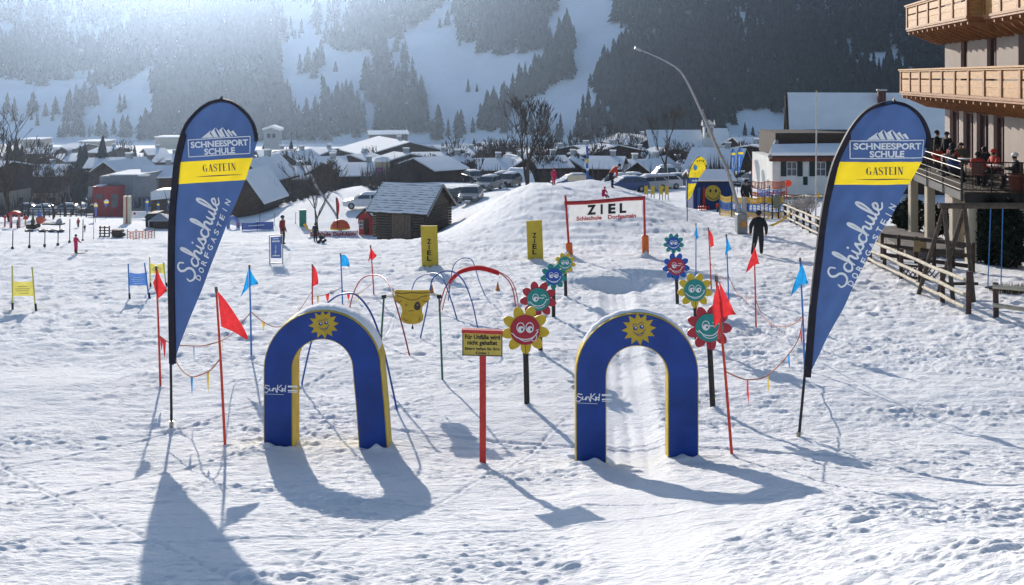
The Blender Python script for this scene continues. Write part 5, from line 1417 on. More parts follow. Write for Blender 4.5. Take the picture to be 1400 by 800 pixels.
    for i in range(60):
        c = p + Vector((rn.uniform(-.25, .25), rn.uniform(-.25, .25), .55 + rn.uniform(0, .3))); d = Vector((rn.uniform(-.1, .1), rn.uniform(-.1, .1), .12)); sd = Vector((.03, .02, 0))
        mb.add([c - sd, c + sd, c + d], [(0, 1, 2)])
    mb.build('dry_twigs', WOODD, q)
    p = fx(44.1, e + .12, 1.12); q = thing('lantern', p, 'black lantern on the terrace railing', 'lantern')
    mb = MB(); mb.tube([p, p + Vector((0, 0, .2))], .03, 6); mb.lathe(p + Vector((0, 0, .2)), [(.04, 0), (.12, .03), (.16, .34), (.20, .36), (.05, .52), (0, .6)], 6, smooth=False); mb.build('lantern_body', IRON, q)
    mb = MB(); mb.lathe(p + Vector((0, 0, .2)), [(.11, .06), (.152, .32)], 6, smooth=False); mb.v = [p + (v - p) * 1.02 for v in mb.v]; mb.build('glass', GLASS, q)
    sit = dict(pelvis=(0, 0, .28), belly=(0, 0, .36), chest=(0, -.01, .50), neck=(0, -.02, .60), chin=(0, -.035, .635), head=(0, -.03, .70), crown=(0, -.025, .755), nose=(0, -.09, .685), shL=(-.115, 0, .57), shR=(.115, 0, .57), elL=(-.15, -.06, .42), elR=(.15, -.06, .42), wrL=(-.08, -.2, .42), haL=(-.06, -.24, .43), wrR=(.08, -.2, .42), haR=(.06, -.24, .43),
               hiL=(-.06, -.02, .27), hiR=(.06, -.02, .27), knL=(-.065, -.25, .27), knR=(.065, -.25, .27), anL=(-.06, -.25, .04), anR=(.06, -.25, .04), toL=(-.06, -.33, .02), toR=(.06, -.33, .02))
    GP = 'guests on the hotel terrace'
    person(fx(46.0, 1.55, .035), 1.76, {}, (DARKC, CLOTHK, BLACK, HAIR), 'taller dark dressed guest standing at the far end of the terrace', 1.0, GP)
    person(fx(46.1, 1.1, .035), 1.68, {}, (DARKC, CLOTHK, BLACK, HAIR), 'shorter dark dressed guest standing beside the taller one', -1.2, GP, hat=DARKC)
    person(fx(43.4, 1.6, .035), 1.74, sit, (CLOTHR, CLOTHK, BLACK, HAIR), 'guest in red jacket seated by the terrace railing', 1.9, GP)
    person(fx(41.6, .8, .035), 1.72, sit, (DARKC, CLOTHK, BLACK, HAIR), 'dark dressed guest seated under the french windows', 2.3, GP)
    person(fx(42.9, 2.3, .035), 1.70, sit, (CLOTHR, CLOTHK, BLACK, HAIR), 'guest in red with back to the terrace handrail', .4, GP)
    person(fx(38.6, 1.9, .035), 1.72, sit, (CLOTHR, CLOTHK, BLACK, HAIR), 'guest in red at the near corner of the terrace', 2.4, GP)
    person(fx(38.0, .7, .035), 1.74, sit, (DARKC, CLOTHK, BLACK, HAIR), 'guest in dark jacket with a white hat at the near table', -2.0, GP, hat=WHITE)
    person(fx(44.2, 1.0, .035), 1.72, sit, (CLOTHG, CLOTHK, BLACK, HAIR), 'guest in olive jacket at the far terrace table', -.6, GP)
    person(fx(41.2, 2.2, .035), 1.70, sit, (DARKC, CLOTHK, BLACK, HAIR), 'guest in black right at the terrace railing', 2.0, GP, hat=DARKC)
    person(fx(39.9, .9, .035), 1.74, sit, (CLOTHR, CLOTHK, BLACK, HAIR), 'guest in red jacket and red hat between the two near tables', -1.4, GP, hat=CLOTHR)
    person(fx(40.3, 2.4, .035), 1.66, sit, (CLOTHB, CLOTHK, BLACK, HAIR), 'guest in a blue jacket close to the railing middle', .8, GP)
hotel()

# ---------------------------------------------------------------- plants by the hotel
EVG = mat('evergreen_leaf', (.022, .034, .022), .8, .5, 3, spec=.15)
def leafy(name, base, rx, rz, n, m, label, cat, group=None, shape='cone', sz=.12, seed=0, trunk=True):
    rn = np.random.default_rng(seed + 100)
    t = thing(name, base, label, cat, group)
    f = rn.uniform(0, 1, n) ** .8; a = rn.uniform(0, 6.283, n)
    env = (1 - f) ** .75 * .95 + .06 if shape == 'cone' else (np.sqrt(np.clip(1 - (2 * f - 1) ** 2, 0, 1)) if shape == 'ball' else np.clip(np.minimum(f * 5 + .45, (1 - f) * 4) , 0.1, 1))
    lump = .75 + .5 * vnoise(a * 1.9 + seed, f * 7 + seed * 3, 5) + .3
    r = rx * env * lump * np.sqrt(rn.uniform(.35, 1, n))
    c = np.stack([r * np.cos(a), r * np.sin(a), .08 + f * rz], -1)
    d = rn.normal(0, 1, (n, 3)); d[:, 2] -= .2; d += 1.1 * np.stack([np.cos(a), np.sin(a), np.zeros(n)], -1); d /= np.linalg.norm(d, axis=1)[:, None]
    e = np.cross(d, rn.normal(0, 1, (n, 3))); e /= np.linalg.norm(e, axis=1)[:, None] + 1e-9
    s = sz * rn.uniform(.6, 1.4, n)[:, None]
    v = np.stack([c - e * s * .5, c + e * s * .5, c + d * s * 1.4], 1).reshape(-1, 3)
    o = bpy.data.objects.new('foliage', mesh_arrays('foliage', v, np.arange(3 * n).reshape(-1, 3), m)); COL.objects.link(o); o.parent = t; ORG[o.name] = Vector(base); o['kind'] = 'stuff'
    if trunk:
        mb = MB(); B = Vector(base); mb.tube([B + Vector((0, 0, -.2)), B + Vector((0, 0, rz * .8))], [rx * .10 + .03, .02], 6); mb.build('trunk', BARK, t)
    return t
CG = 'dark clipped conifers under the hotel terrace'
for i, (px, py, top, wpx, lab) in enumerate(((1336, 358, 270, 9, 'slim dark conifer just right of the swing frame'), (1355, 361, 268, 10, 'dark conifer seen behind the left swing rope'), (1379, 362, 266, 13, 'broad dark conifer right of the right swing rope'))):
    Y = 37.5 - i * .8; g = ground_at(px, Y); s = Y / F
    leafy('clipped_conifer', g, wpx * s * 1.25, (py - top) * s * .93, 2600, EVG, lab, 'conifer', CG, 'column', .13, i)
for i, (px, Y, h, w_, lab) in enumerate(((1247, 47, 1.5, .55, 'dark evergreen shrub left of the terrace pillar'), (1279, 44.5, 1.3, .5, 'dark evergreen shrub between the two front terrace pillars'), (1236, 48.5, 1.1, .45, 'low evergreen shrub just beside the drop flag edge'))):
    leafy('evergreen_shrub', ground_at(px, Y) + Vector((0, 0, .3)), w_, h, 1100, EVG, lab, 'shrub', 'evergreen shrubs under the terrace', 'ball', .12, 20 + i)
# raised patio, its low timber rail, lattice and board
g0 = ground_at(1216, 46); t = thing('patio', g0, 'snow dusted wooden patio step in front of the hotel pillars', 'patio')
mb = MB()
for i in range(12):
    y = 38.2 + i * .9; mb = MB(); fbox(mb, y, y + .86, 2.2, 4.6 - .02 * (i % 2), -3.6, Hf(fx(y, 3, 0).x, y) + .34); mb.build('paving_slab', mat('patio_slab', (.20, .17, .15), .85, .25, 2, .3), t)
def rail_run(a, b, h, n, label, boards, m):
    t = thing('timber_rail', a, label, 'rail fence', 'low timber rails before the hotel')
    for i in range(n):
        q = a.lerp(b, i / (n - 1)); q.z = Hf(q.x, q.y); mb = MB(); mb.box(q + Vector((0, 0, h / 2 - .1)), (.11, .11, h + .2), bev=.01); mb.build('post', m, t)
        if i:
            for z in boards: 
                p_ = pq; mb = MB(); A = p_ + Vector((0, -.07, z)); B = q + Vector((0, -.07, z)); d = (B - A); mb.box((A + B) / 2, (d.length, .035, .14), Matrix.Rotation(math.atan2(d.y, d.x), 3, 'Z') @ Matrix.Rotation(-math.asin(d.z / d.length), 3, 'Y'), bev=.008); mb.build('plank', m, t)
        pq = q.copy()
    return t
ra = ground_at(1206, 38.5); rb = ground_at(1330, 34.5)
rail_run(ra, rb, 1.0, 6, 'dark low timber rail in front of the hotel patio', (.92, .55, .2), WOODD)
p = ra.lerp(rb, .43) + Vector((0, -.12, .68)); t = thing('notice_board', p, 'small yellowish board fixed to the dark timber rail', 'board')
mb = MB(); mb.box(p, (.46, .03, .40), bev=.008); mb.build('panel', mat('board_ochre', (.32, .23, .11), .7, .2, 6), t)
def lattice(a, b, h, label):
    t = thing('lattice_fence', a, label, 'lattice', None); d = b - a; L = d.length; n = int(L / .17)
    ux = d.normalized()
    for i in range(n):
        for sg in (-1, 1):
            q = a + ux * (i * .17); mb = MB(); e_ = q + ux * (sg * h * .8)
            s0 = (e_ - a).dot(ux)
            if s0 < 0 or s0 > L: continue
            mb.tube([q + Vector((0, -.02 * sg, .05)), e_ + Vector((0, -.02 * sg, h))], .02, 4, smooth=False); mb.build('lath', WOODD, t)
    for z in (.04, h): mb = MB(); mb.tube([a + Vector((0, 0, z)), b + Vector((0, 0, z))], .035, 4, smooth=False); mb.build('frame_rail', WOODD, t)
la = ground_at(1229, 33.2); lb = ground_at(1293, 31.8)
lattice(la, lb, .42, 'dark low lattice fence behind the birch rails')
g = at(1392, 400); t = thing('grass_patch', g, 'bare patch of dull winter grass at the right edge beyond the fence', 'grass patch')
rn = random.Random(5); mb = MB()
for i in range(1500):
    a = rn.uniform(0, 6.28); r = math.sqrt(rn.random()); c = g + Vector((r * math.cos(a) * 1.1 + .3, r * math.sin(a) * 1.0, 0)); c.z = Hf(c.x, c.y) + .03
    d = Vector((rn.uniform(-.05, .05), rn.uniform(-.05, .05), rn.uniform(.06, .2))); sd = Vector((.012, .01, 0)); mb.add([c - sd, c + sd, c + d], [(0, 1, 2)])
o = mb.build('grass_blades', mat('winter_grass', (.10, .085, .03), .9, .4, 5), t); o['kind'] = 'stuff'

# ---------------------------------------------------------------- houses
ROOFW = mat('roof_edge_wood', (.055, .035, .026), .8, .3, 4)
UPW = mat('chalet_wood', (.075, .042, .026), .8, .35, 2, .3, stretch=(1, 1, 6))
SHUT = mat('shutter_green_black', (.02, .03, .028), .6, .2, 6)
def gable_house(c, w, d, hw, hr, yaw, wallm, upm, label, over=.7, snow=.22, upper=.45, wins=(2, 2), chimney=True, balc=False, cat='house', group=None, snowm=None, sink=2.0, base_z=None):
    """ridge along local x; c = ground point of the footprint centre"""
    M3 = rotz(yaw); C0 = Vector(c)
    fr = lambda x, y, z: C0 + M3 @ Vector((x, y, z))
    t = thing('chalet' if cat == 'house' else cat, C0, label, cat, group)
    X, D = w / 2, d / 2
    zs = hw * (1 - upper)
    mb = MB(); wallbox(mb, fr, -X, X, -D, D, -sink, zs); mb.build('wall', wallm, t)
    mb = MB(); k = .04
    vs = [fr(sx * (X + k), sy * (D + k), z) for sx in (-1, 1) for sy in (-1, 1) for z in (zs, hw)] + [fr(-X - k, 0, hw + hr), fr(X + k, 0, hw + hr)]
    mb.add(vs, [(0, 1, 5, 4), (2, 6, 7, 3), (0, 2, 3, 8, 1) if False else (0, 2, 3, 1), (4, 5, 7, 6), (1, 3, 8), (5, 9, 7), (0, 4, 6, 2)]); mb.build('upper_wall', upm, t)
    sl = hr / D; oz = over * sl
    prof = [(-D - over, hw - oz), (0, hw + hr), (D + over, hw - oz), (D + over, hw - oz + .16), (0, hw + hr + .17), (-D - over, hw - oz + .16)]
    mb = MB(); mb.prism(prof, -X - over, X + over, lambda u, v, dd: fr(dd, u, v)); rf = mb.build('roof', ROOFW, t)
    if snow:
        o2 = over - .06; z2 = o2 * sl
        prof = [(-D - o2, hw - z2 + .164), (0, hw + hr + .174), (D + o2, hw - z2 + .164), (D + o2, hw - z2 + .164 + snow), (D * .5, hw + hr * .5 + .17 + snow * 1.15), (0, hw + hr + .17 + snow), (-D * .5, hw + hr * .5 + .17 + snow * 1.1), (-D - o2, hw - z2 + .164 + snow)]
        mb = MB(); mb.prism(prof, -X - o2, X + o2, lambda u, v, dd: fr(dd, u, v)); mb.build('roof_snow', snowm or SNOWTOP, rf)
    if chimney:
        mb = MB(); wallbox(mb, fr, X * .3, X * .3 + .7, -.2, .5, hw + hr - .4, hw + hr + 1.0); ch = mb.build('chimney', GREYP, rf)
        mb = MB(); wallbox(mb, fr, X * .3 - .08, X * .3 + .78, -.28, .58, hw + hr + 1.0, hw + hr + 1.14); mb.build('cap_snow', SNOWTOP, ch)
    def win(x, y, z, ax, ww=.9, wh=1.0):
        mb = MB(); sg = -1
        if ax == 'f':
            wallbox(mb, fr, x - ww / 2 - .07, x + ww / 2 + .07, -D - .07, -D + .01, z - .07, z + wh + .07); wn = mb.build('window', WFR, t)
            mb = MB(); wallbox(mb, fr, x - ww / 2, x + ww / 2, -D - .085, -D - .03, z, z + wh); mb.build('pane', GLASS, wn)
        else:
            e = X if ax == 'r' else -X; s_ = 1 if ax == 'r' else -1
            wallbox(mb, fr, min(e - .01 * s_, e + .09 * s_), max(e - .01 * s_, e + .09 * s_), y - ww / 2 - .07, y + ww / 2 + .07, z - .07, z + wh + .07); wn = mb.build('window', WFR, t)
            mb = MB(); wallbox(mb, fr, min(e + .02 * s_, e + .10 * s_), max(e + .02 * s_, e + .10 * s_), y - ww / 2, y + ww / 2, z, z + wh); mb.build('pane', GLASS, wn)
    nf, ng = wins
    for fl in range(max(1, int(hw // 2.5))):
        for i in range(nf): win(-X + w * (i + .5) / nf, 0, .9 + fl * 2.6, 'f')
        for s_ in 'lr':
            for i in range(ng): win(0, -D + d * (i + .5) / ng, .9 + fl * 2.6, s_)
    if balc:
        for s_ in (-1, 1):
            mb = MB(); e0, e1 = (X + .05, X + 1.0) if s_ > 0 else (-X - 1.0, -X - .05)
            wallbox(mb, fr, e0, e1, -D * .8, D * .8, hw - .9, hw - .75); wallbox(mb, fr, (e1 - .06 if s_ > 0 else e0), (e1 if s_ > 0 else e0 + .06), -D * .8, D * .8, hw - .74, hw + .15); mb.build('balcony', UPW, t)
    return t
# barn and red playhouse near the piste
def barn():
    FR = ground_at(580, 75); s = FR.y / F
    yaw = -math.atan2(1.6, 4.5); w, d = 4.0, 4.6
    M3 = rotz(yaw); hw = 41 * s; C0 = FR + M3 @ Vector((-w / 2, d / 2, 0)); C0.z = FR.z
    fr = lambda x, y, z: C0 + M3 @ Vector((x, y, z))
    t = thing('log_barn', C0, 'old log barn with a snow striped plank roof beside the car park', 'barn')
    X, D = w / 2, d / 2; n = 11; lh = hw / n; hr = 1.55
    mb = MB(); wallbox(mb, fr, -X + .1, X - .1, -D + .1, D - .1, -.5, hw); vs = [fr(sx * (X - .1), sy, z) for sx in (-1, 1) for sy, z in ((-D + .1, hw), (D - .1, hw), (0, hw + hr - .1))]; mb.add(vs, [(0, 1, 2), (3, 5, 4)]); mb.build('inner_wall', WOODD, t)
    rn = random.Random(2)
    for i in range(n):
        z = (i + .5) * lh; j = rn.uniform(-.05, .05)
        for sy in (-1, 1):
            if sy < 0:
                for a, b in ((-X - .2, -X + 1.35), (-X + 3.0, X + .2)):
                    if i < n - 1: mb = MB(); mb.tube([fr(a + j, sy * D, z), fr(b + j * .2, sy * D, z)], lh * .48, 6); mb.build('log', LOG, t)
                if i == n - 1: mb = MB(); mb.tube([fr(-X - .2, sy * D, z), fr(X + .2, sy * D, z)], lh * .48, 6); mb.build('log', LOG, t)
            else: mb = MB(); mb.tube([fr(-X - .2, sy * D, z), fr(X + .2, sy * D, z)], lh * .48, 6); mb.build('log', LOG, t)
        for sx in (-1, 1): mb = MB(); mb.tube([fr(sx * X, -D - .2 + j, z), fr(sx * X, D + .2 + j, z)], lh * .46, 6); mb.build('log', LOG, t)
    for i in range(7):
        z = hw + (i + .5) * hr / 7.5; hd_ = D * (1 - (i + .6) / 7.6)
        for sx in (-1, 1): mb = MB(); wallbox(mb, fr, sx * X - .04, sx * X + .04, -hd_, hd_, z - .1, z + .1); mb.build('gable_plank', LOG, t)
    m_ = 6
    for i in range(m_):
        a = -X + 1.38 + i * 1.6 / m_; mb = MB(); wallbox(mb, fr, a, a + 1.6 / m_ - .02, -D - .06 - .01 * (i % 2), -D + .06, .05, hw - lh * 1.3); mb.build('door_board', mat('door_wood', (.17, .12, .085), .85, .3, 5, .4, stretch=(1, 1, 4)), t)
    over = .55; sl = hr / D
    rows = 13; pitch = (D + over) / rows
    for sy in (-1, 1):
        for r_ in range(rows):
            y0 = r_ * pitch; y1 = y0 + pitch * 1.12
            z0 = hw + hr - y0 * sl + .10; z1 = hw + hr - y1 * sl + .04
            th = .07
            vs = [fr(x, sy * y, z) for x in (-X - .5, X + .5) for y, z in ((y0, z0), (y1, z1), (y1, z1 + th), (y0, z0 + th * .4))]
            mb = MB(); mb.add(vs, [(0, 1, 2, 3), (4, 7, 6, 5), (0, 4, 5, 1), (1, 5, 6, 2), (2, 6, 7, 3), (3, 7, 4, 0)]); rw = mb.build('roof_plank', WOODD, t)
            ys_ = (y0 + pitch * .28, y0 + pitch * .92)
            zz = [hw + hr - y * sl + .13 + (.02 if k else .0) for k, y in enumerate(ys_)]
            mb = MB(); m2 = 18; vs = []
            for k in range(m2 + 1):
                x = -X - .48 + (w + .96) * k / m2; jt = rn.uniform(-.03, .03)
                vs += [fr(x, sy * (ys_[0] + jt), zz[0] - .02), fr(x, sy * (ys_[0] + jt), zz[0] + .03), fr(x, sy * (ys_[1] + jt * 1.6), zz[1] + .0), fr(x, sy * (ys_[1] + jt * 1.6), zz[1] - .05)]
            mb.add(vs, [(4 * k + j, 4 * k + j + 1, 4 * k + j + 5, 4 * k + j + 4) for k in range(m2) for j in range(3)]); mb.build('snow_strip', SNOWTOP, rw)
    for sx in (-1, 1):
        mb = MB()
        for sy in (-1, 1): mb.tube([fr(sx * (X + .52), 0, hw + hr + .08), fr(sx * (X + .52), sy * (D + over), hw - over * sl + .02)], .08, 6)
        mb.build('barge_board', mat('barge_grey', (.28, .27, .26), .8, .2, 5), t)
barn()
g = at(501, 321); s = g.y / F
def playhouse():
    w, d, hw, hr = 1.25, 1.2, 24 * s, 10 * s
    t = gable_house(g + Vector((.1, .6, 0)), d, w, hw, hr, math.pi / 2 - .3, mat('playhouse_red', (.40, .035, .03), .7, .15, 5, .1), mat('playhouse_red', (.40, .035, .03)), 'small red wooden playhouse left of the log barn', .18, .05, .4, (0, 0), False, cat='playhouse', sink=.3)
    M3 = rotz(-.3); C0 = g + Vector((.1, .6, 0)); fr = lambda x, y, z: C0 + M3 @ Vector((x, y, z))
    mb = MB(); wallbox(mb, fr, -.08, .3, -d / 2 - .09, -d / 2 - .045, .05, hw * .95); mb.build('door', WOODD, t)
    mb = MB(); wallbox(mb, fr, -.52, -.2, -d / 2 - .08, -d / 2 - .045, hw * .35, hw * .8); f_ = mb.build('window', WHITE, t)
    for a in (-.5, -.35):
        for b in (.38, .59): mb = MB(); wallbox(mb, fr, a, a + .13, -d / 2 - .085, -d / 2 - .07, hw * b, hw * (b + .18)); mb.build('pane', GLASS, f_)
playhouse()

# the white house with the big snowy roof behind
def white_house():
    Y = 84.0; s = Y / F
    X_ = lambda px: P(px, 0, Y).x; Z_ = lambda py: P(0, py, Y).z
    t = thing('white_house', ground_at(1120, Y), 'white house with dark shutters and snow covered porch roof at the right', 'house')
    fr = lambda x, y, z: Vector((x, y, z))
    x0, x1 = X_(1056), X_(1192)
    mb = MB(); wallbox(mb, fr, x0, x1, Y, Y + 7, Z_(266), Z_(216)); mb.build('wall', WPLAST, t)
    mb = MB(); wallbox(mb, fr, x0 - .3, x1 + .2, Y - .35, Y - .02, Z_(220.5), Z_(214)); mb.build('eaves_beam', mat('eaves_brown', (.16, .05, .03), .7, .2, 5), t)
    A = [fr(X_(1050.5), Y - .6, Z_(214.5)), fr(x1 + .3, Y - .6, Z_(214)), fr(x1 + .3, Y + 2.2, Z_(204)), fr(X_(1062), Y + 1.4, Z_(205))]
    mb = MB(); up = Vector((0, 0, .14)); mb.add([a for a in A] + [a + up for a in A], [(0, 1, 2, 3), (7, 6, 5, 4), (0, 4, 5, 1), (1, 5, 6, 2), (2, 6, 7, 3), (3, 7, 4, 0)]); pr = mb.build('porch_roof', ROOFW, t)
    A = [a + up * 1.03 for a in A]; up2 = Vector((0, 0, .24)); mb = MB(); mb.add([a for a in A] + [a + up2 for a in A], [(0, 1, 2, 3), (7, 6, 5, 4), (0, 4, 5, 1), (1, 5, 6, 2), (2, 6, 7, 3), (3, 7, 4, 0)]); mb.build('roof_snow', SNOWTOP, pr)
    hip = [fr(X_(1050.5), Y - .55, Z_(213.6)), fr(X_(1072), Y + 2.4, Z_(196)), fr(X_(1062), Y + 1.4, Z_(203.5)), fr(X_(1078), Y + 2.5, Z_(198))]
    mb = MB(); mb.tube([hip[0], hip[1]], .2, 6); mb.build('hip_board', mat('hip_grey', (.34, .33, .32), .8, .2, 5), t)
    mb = MB(); wallbox(mb, fr, X_(1070), X_(1200), Y + 2.3, Y + 8, Z_(216), Z_(184)); mb.build('upper_wall', WOODD, t)
    for wx0, wx1 in ((1076, 1088.5), (1115, 1128), (1150, 1163)):
        mb = MB(); wallbox(mb, fr, X_(wx0) - .06, X_(wx1) + .06, Y - .06, Y + .02, Z_(240.5) , Z_(221.5)); wn = mb.build('window', WHITE, t)
        mid = (X_(wx0) + X_(wx1)) / 2; zm = (Z_(240) + Z_(222)) / 2
        for a, b in ((X_(wx0), mid - .025), (mid + .025, X_(wx1))):
            for c, d in ((Z_(240), zm - .02), (zm + .02, Z_(222))): mb = MB(); wallbox(mb, fr, a, b, Y - .075, Y - .03, c, d); mb.build('pane', GLASS, wn)
        for a, b in ((wx0 - 8.5, wx0 - 1), (wx1 + 1, wx1 + 8.5)):
            mb = MB(); wallbox(mb, fr, X_(a), X_(b), Y - .09, Y - .005, Z_(241), Z_(221)); mb.build('shutter', SHUT, t)
    mb = MB(); wallbox(mb, fr, X_(1098), X_(1104), Y - .05, Y + .02, Z_(253), Z_(241.5)); mb.build('cellar_door', SHUT, t)
    Yb = Y + 9.0; Xb = lambda px: P(px, 0, Yb).x; 
    n0 = len(bpy.data.objects); t2 = thing('big_roof_house', ground_at(1180, Yb), 'large house showing one broad snow covered roof with a brick chimney', 'house')
    e0 = P(0, 189, Yb).z; e1 = P(0, 131, Yb + 4.2).z
    xl, xr = Xb(1078), Xb(1289); kx = (Yb + 4.2) / Yb
    mb = MB(); wallbox(mb, fr, xl + .6, xr - .6, Yb + .8, Yb + 9, ground_at(1180, Yb).z - 1, e0 + .4); mb.build('wall', UPW, t2)
    prof = [(Yb, e0 - .1), (Yb + 4.4, e1 - .1), (Yb + 9, e0 - .1), (Yb + 9, e0 + .12), (Yb + 4.4, e1 + .13), (Yb, e0 + .12)]
    mb = MB(); mb.prism(prof, xl - .15, xr + .15, lambda u, v, dd: Vector((dd, u, v))); rf = mb.build('roof', ROOFW, t2)
    prof = [(Yb + .1, e0 + .13), (Yb + 4.4, e1 + .05), (Yb + 8.9, e0 + .13), (Yb + 8.9, e0 + .33), (Yb + 4.4, e1 + .30), (Yb + .1, e0 + .33)]
    mb = MB(); mb.prism(prof, xl + .08, xr - .08, lambda u, v, dd: Vector((dd, u, v + .02))); mb.build('roof_snow', SNOWTOP, rf)
    for gx in (xl + .6, xr - .6):
        mb = MB(); mb.add([Vector((gx, Yb + .8, e0)), Vector((gx, Yb + 8.2, e0)), Vector((gx, Yb + 4.4, e1 - .2))], [(0, 1, 2)]); mb.build('gable', UPW, t2)
    c = P(1187, 0, Yb + 3.4); z0, z1 = P(0, 146, Yb + 3.4).z, P(0, 124, Yb + 3.4).z
    mb = MB(); mb.box((c.x, c.y, (z0 + z1) / 2 - .3), (.68, .68, z1 - z0 + .6), bev=.02); ch = mb.build('chimney', mat('chimney_brick', (.12, .05, .04), .8, .3, 7), rf)
    mb = MB(); mb.box((c.x, c.y, z1 + .08), (.86, .86, .14), bev=.02); mb.build('cap', STEEL, ch)
    mb = MB(); mb.tube([P(1063, 196, Yb), P(1064, 186, Yb), P(1067, 183, Yb), P(1078, 182.5, Yb)], .09, 6); mb.build('gutter_pipe', IRON, t2)
    piv = Vector((xl, Yb, 0)); Rz = Matrix.Translation(piv) @ Matrix.Rotation(R(-13), 4, 'Z') @ Matrix.Translation(-piv)
    t2.matrix_world = Rz @ Matrix.Translation(t2.location)
white_house()
# ================================================================== CARS
TYRE = mat('tyre_rubber', (.02, .02, .02), .8, .2, 9); LAMP = mat('lamp_glass', (.55, .55, .52), .2, .1, 9); TAIL = mat('tail_lamp_red', (.40, .02, .02), .3, .1, 9)
def car(c, yaw, col, label, snow=0.0, cat='car', tall=0.0, group='cars in the car park beyond the mound', plate=True):
    M3 = rotz(yaw); C0 = Vector(c); L, Wd = 4.3, 1.76
    fr = lambda x, y, z: C0 + M3 @ Vector((x, y, z))     # x: length (front = -x), y: width
    t = thing('parked_car', C0, label, cat, group)
    m = mat('car_paint_' + col[0], col[1], .28, .06, 3, spec=.5)
    H0 = 1.46 + tall
    prof = [(-2.15, .32), (-2.17, .62), (-2.05, .78), (-1.2, .96), (-.55, .99), (2.0, 1.0), (2.14, .85), (2.16, .35), (1.75, .26), (-1.75, .26)]
    mb = MB(); n = len(prof)
    rings = [(-Wd / 2, .93), (-Wd / 2 + .06, 1.0), (Wd / 2 - .06, 1.0), (Wd / 2, .93)]
    vs = [fr(x * (.985 if k in (0, 3) else 1), yy, .26 + (z - .26) * q) for k, (yy, q) in enumerate(rings) for x, z in prof]
    fs = [(k * n + i, k * n + (i + 1) % n, (k + 1) * n + (i + 1) % n, (k + 1) * n + i) for k in range(3) for i in range(n)] + [list(range(n)), list(range(3 * n, 4 * n))[::-1]]
    mb.add(vs, fs); mb.build('body', m, t)
    cab = [(-1.15, .95), (-.45, H0 - .04), (.0, H0), (1.3, H0 - .03), (1.75, H0 - .22), (2.02, .98)]; n = len(cab)
    mb = MB(); vs = [fr(x, sy * (Wd / 2 - .06 - max(0, z - .95) * .28), z) for sy in (-1, 1) for x, z in cab]
    mb.add(vs, [(i, i + 1, n + i + 1, n + i) for i in range(n - 1)] + [list(range(n)), list(range(n, 2 * n))[::-1]]); cb = mb.build('cabin', m, t)
    def pane(pts): mb = MB(); mb.add([fr(*p) for p in pts], [list(range(len(pts)))]); mb.build('window', GLASS, cb)
    wz = lambda z: Wd / 2 - .06 - max(0, z - .95) * .28
    z0, z1 = 1.0, H0 - .10
    pane([(-1.14, -wz(z0) + .1, z0), (-1.14, wz(z0) - .1, z0), (-.56, wz(z1) - .08, z1), (-.56, -wz(z1) + .08, z1)])
    pane([(2.03, -wz(z0) + .1, z0 + .02), (2.03, wz(z0) - .1, z0 + .02), (1.83, wz(z1) - .08, z1 - .06), (1.83, -wz(z1) + .08, z1 - .06)])
    for sy in (-1, 1):
        for a, b, c_, d in ((-.95, .42, .42, -.45), (.5, 1.75, 1.42, .5)): pane([(a, sy * (wz(z0) + .008), z0), (b, sy * (wz(z0) + .008), z0), (c_, sy * (wz(z1) + .008), z1), (d, sy * (wz(z1) + .008), z1)])
        for x in (-1.35, 1.3):
            mb = MB(); mb.tube([fr(x, sy * (Wd / 2 - .2), .32), fr(x, sy * (Wd / 2 + .01), .32)], .32, 14); w_ = mb.build('wheel', TYRE, t)
            mb = MB(); mb.tube([fr(x, sy * (Wd / 2), .32), fr(x, sy * (Wd / 2 + .02), .32)], .19, 10); mb.build('rim', STEEL, w_)
        mb = MB(); mb.box(fr(-2.12, sy * .62, .68), (.12, .36, .16), M3, bev=.03); mb.build('headlight', LAMP, t)
        mb = MB(); mb.box(fr(2.12, sy * .70, .78), (.10, .22, .26), M3, bev=.03); mb.build('tail_light', TAIL, t)
        mb = MB(); mb.box(fr(-.75, sy * (Wd / 2 + .08), 1.02), (.14, .18, .13), M3, bev=.03); mb.build('mirror', m, t)
    mb = MB(); mb.box(fr(-2.165, 0, .50), (.03, .9, .16), M3, bev=.01); mb.build('grille', BLACK, t)
    if plate: mb = MB(); mb.box(fr(-2.19, 0, .40), (.02, .5, .11), M3); mb.build('number_plate', WHITE, t)
    if snow:
        mb = MB(); vs = []; xs = (-.42, 0, .6, 1.2, 1.5); 
        for i, x in enumerate(xs):
            zt = np.interp(x, [p[0] for p in cab], [p[1] for p in cab])
            for j, q in enumerate((-.52, -.4, 0, .4, .52)): vs.append(fr(x, q, zt + .012 + snow * (0 if j in (0, 4) or i in (0, 4) else 1)))
        mb.add(vs, [(i * 5 + j, i * 5 + j + 1, (i + 1) * 5 + j + 1, (i + 1) * 5 + j) for i in range(4) for j in range(4)], 0, True); mb.build('roof_snow', SNOWTOP, t)
    return t
CK = ('black', (.018, .018, .02)); CS = ('silver', (.42, .43, .44)); CB = ('blue', (.04, .08, .20)); CW = ('white', (.70, .70, .70)); CG_ = ('grey', (.12, .125, .13)); CD = ('dark_green', (.02, .04, .035)); CR = ('red', (.30, .03, .03))
def carp(px, Y): return ground_at(px, Y)
HP = math.pi / 2
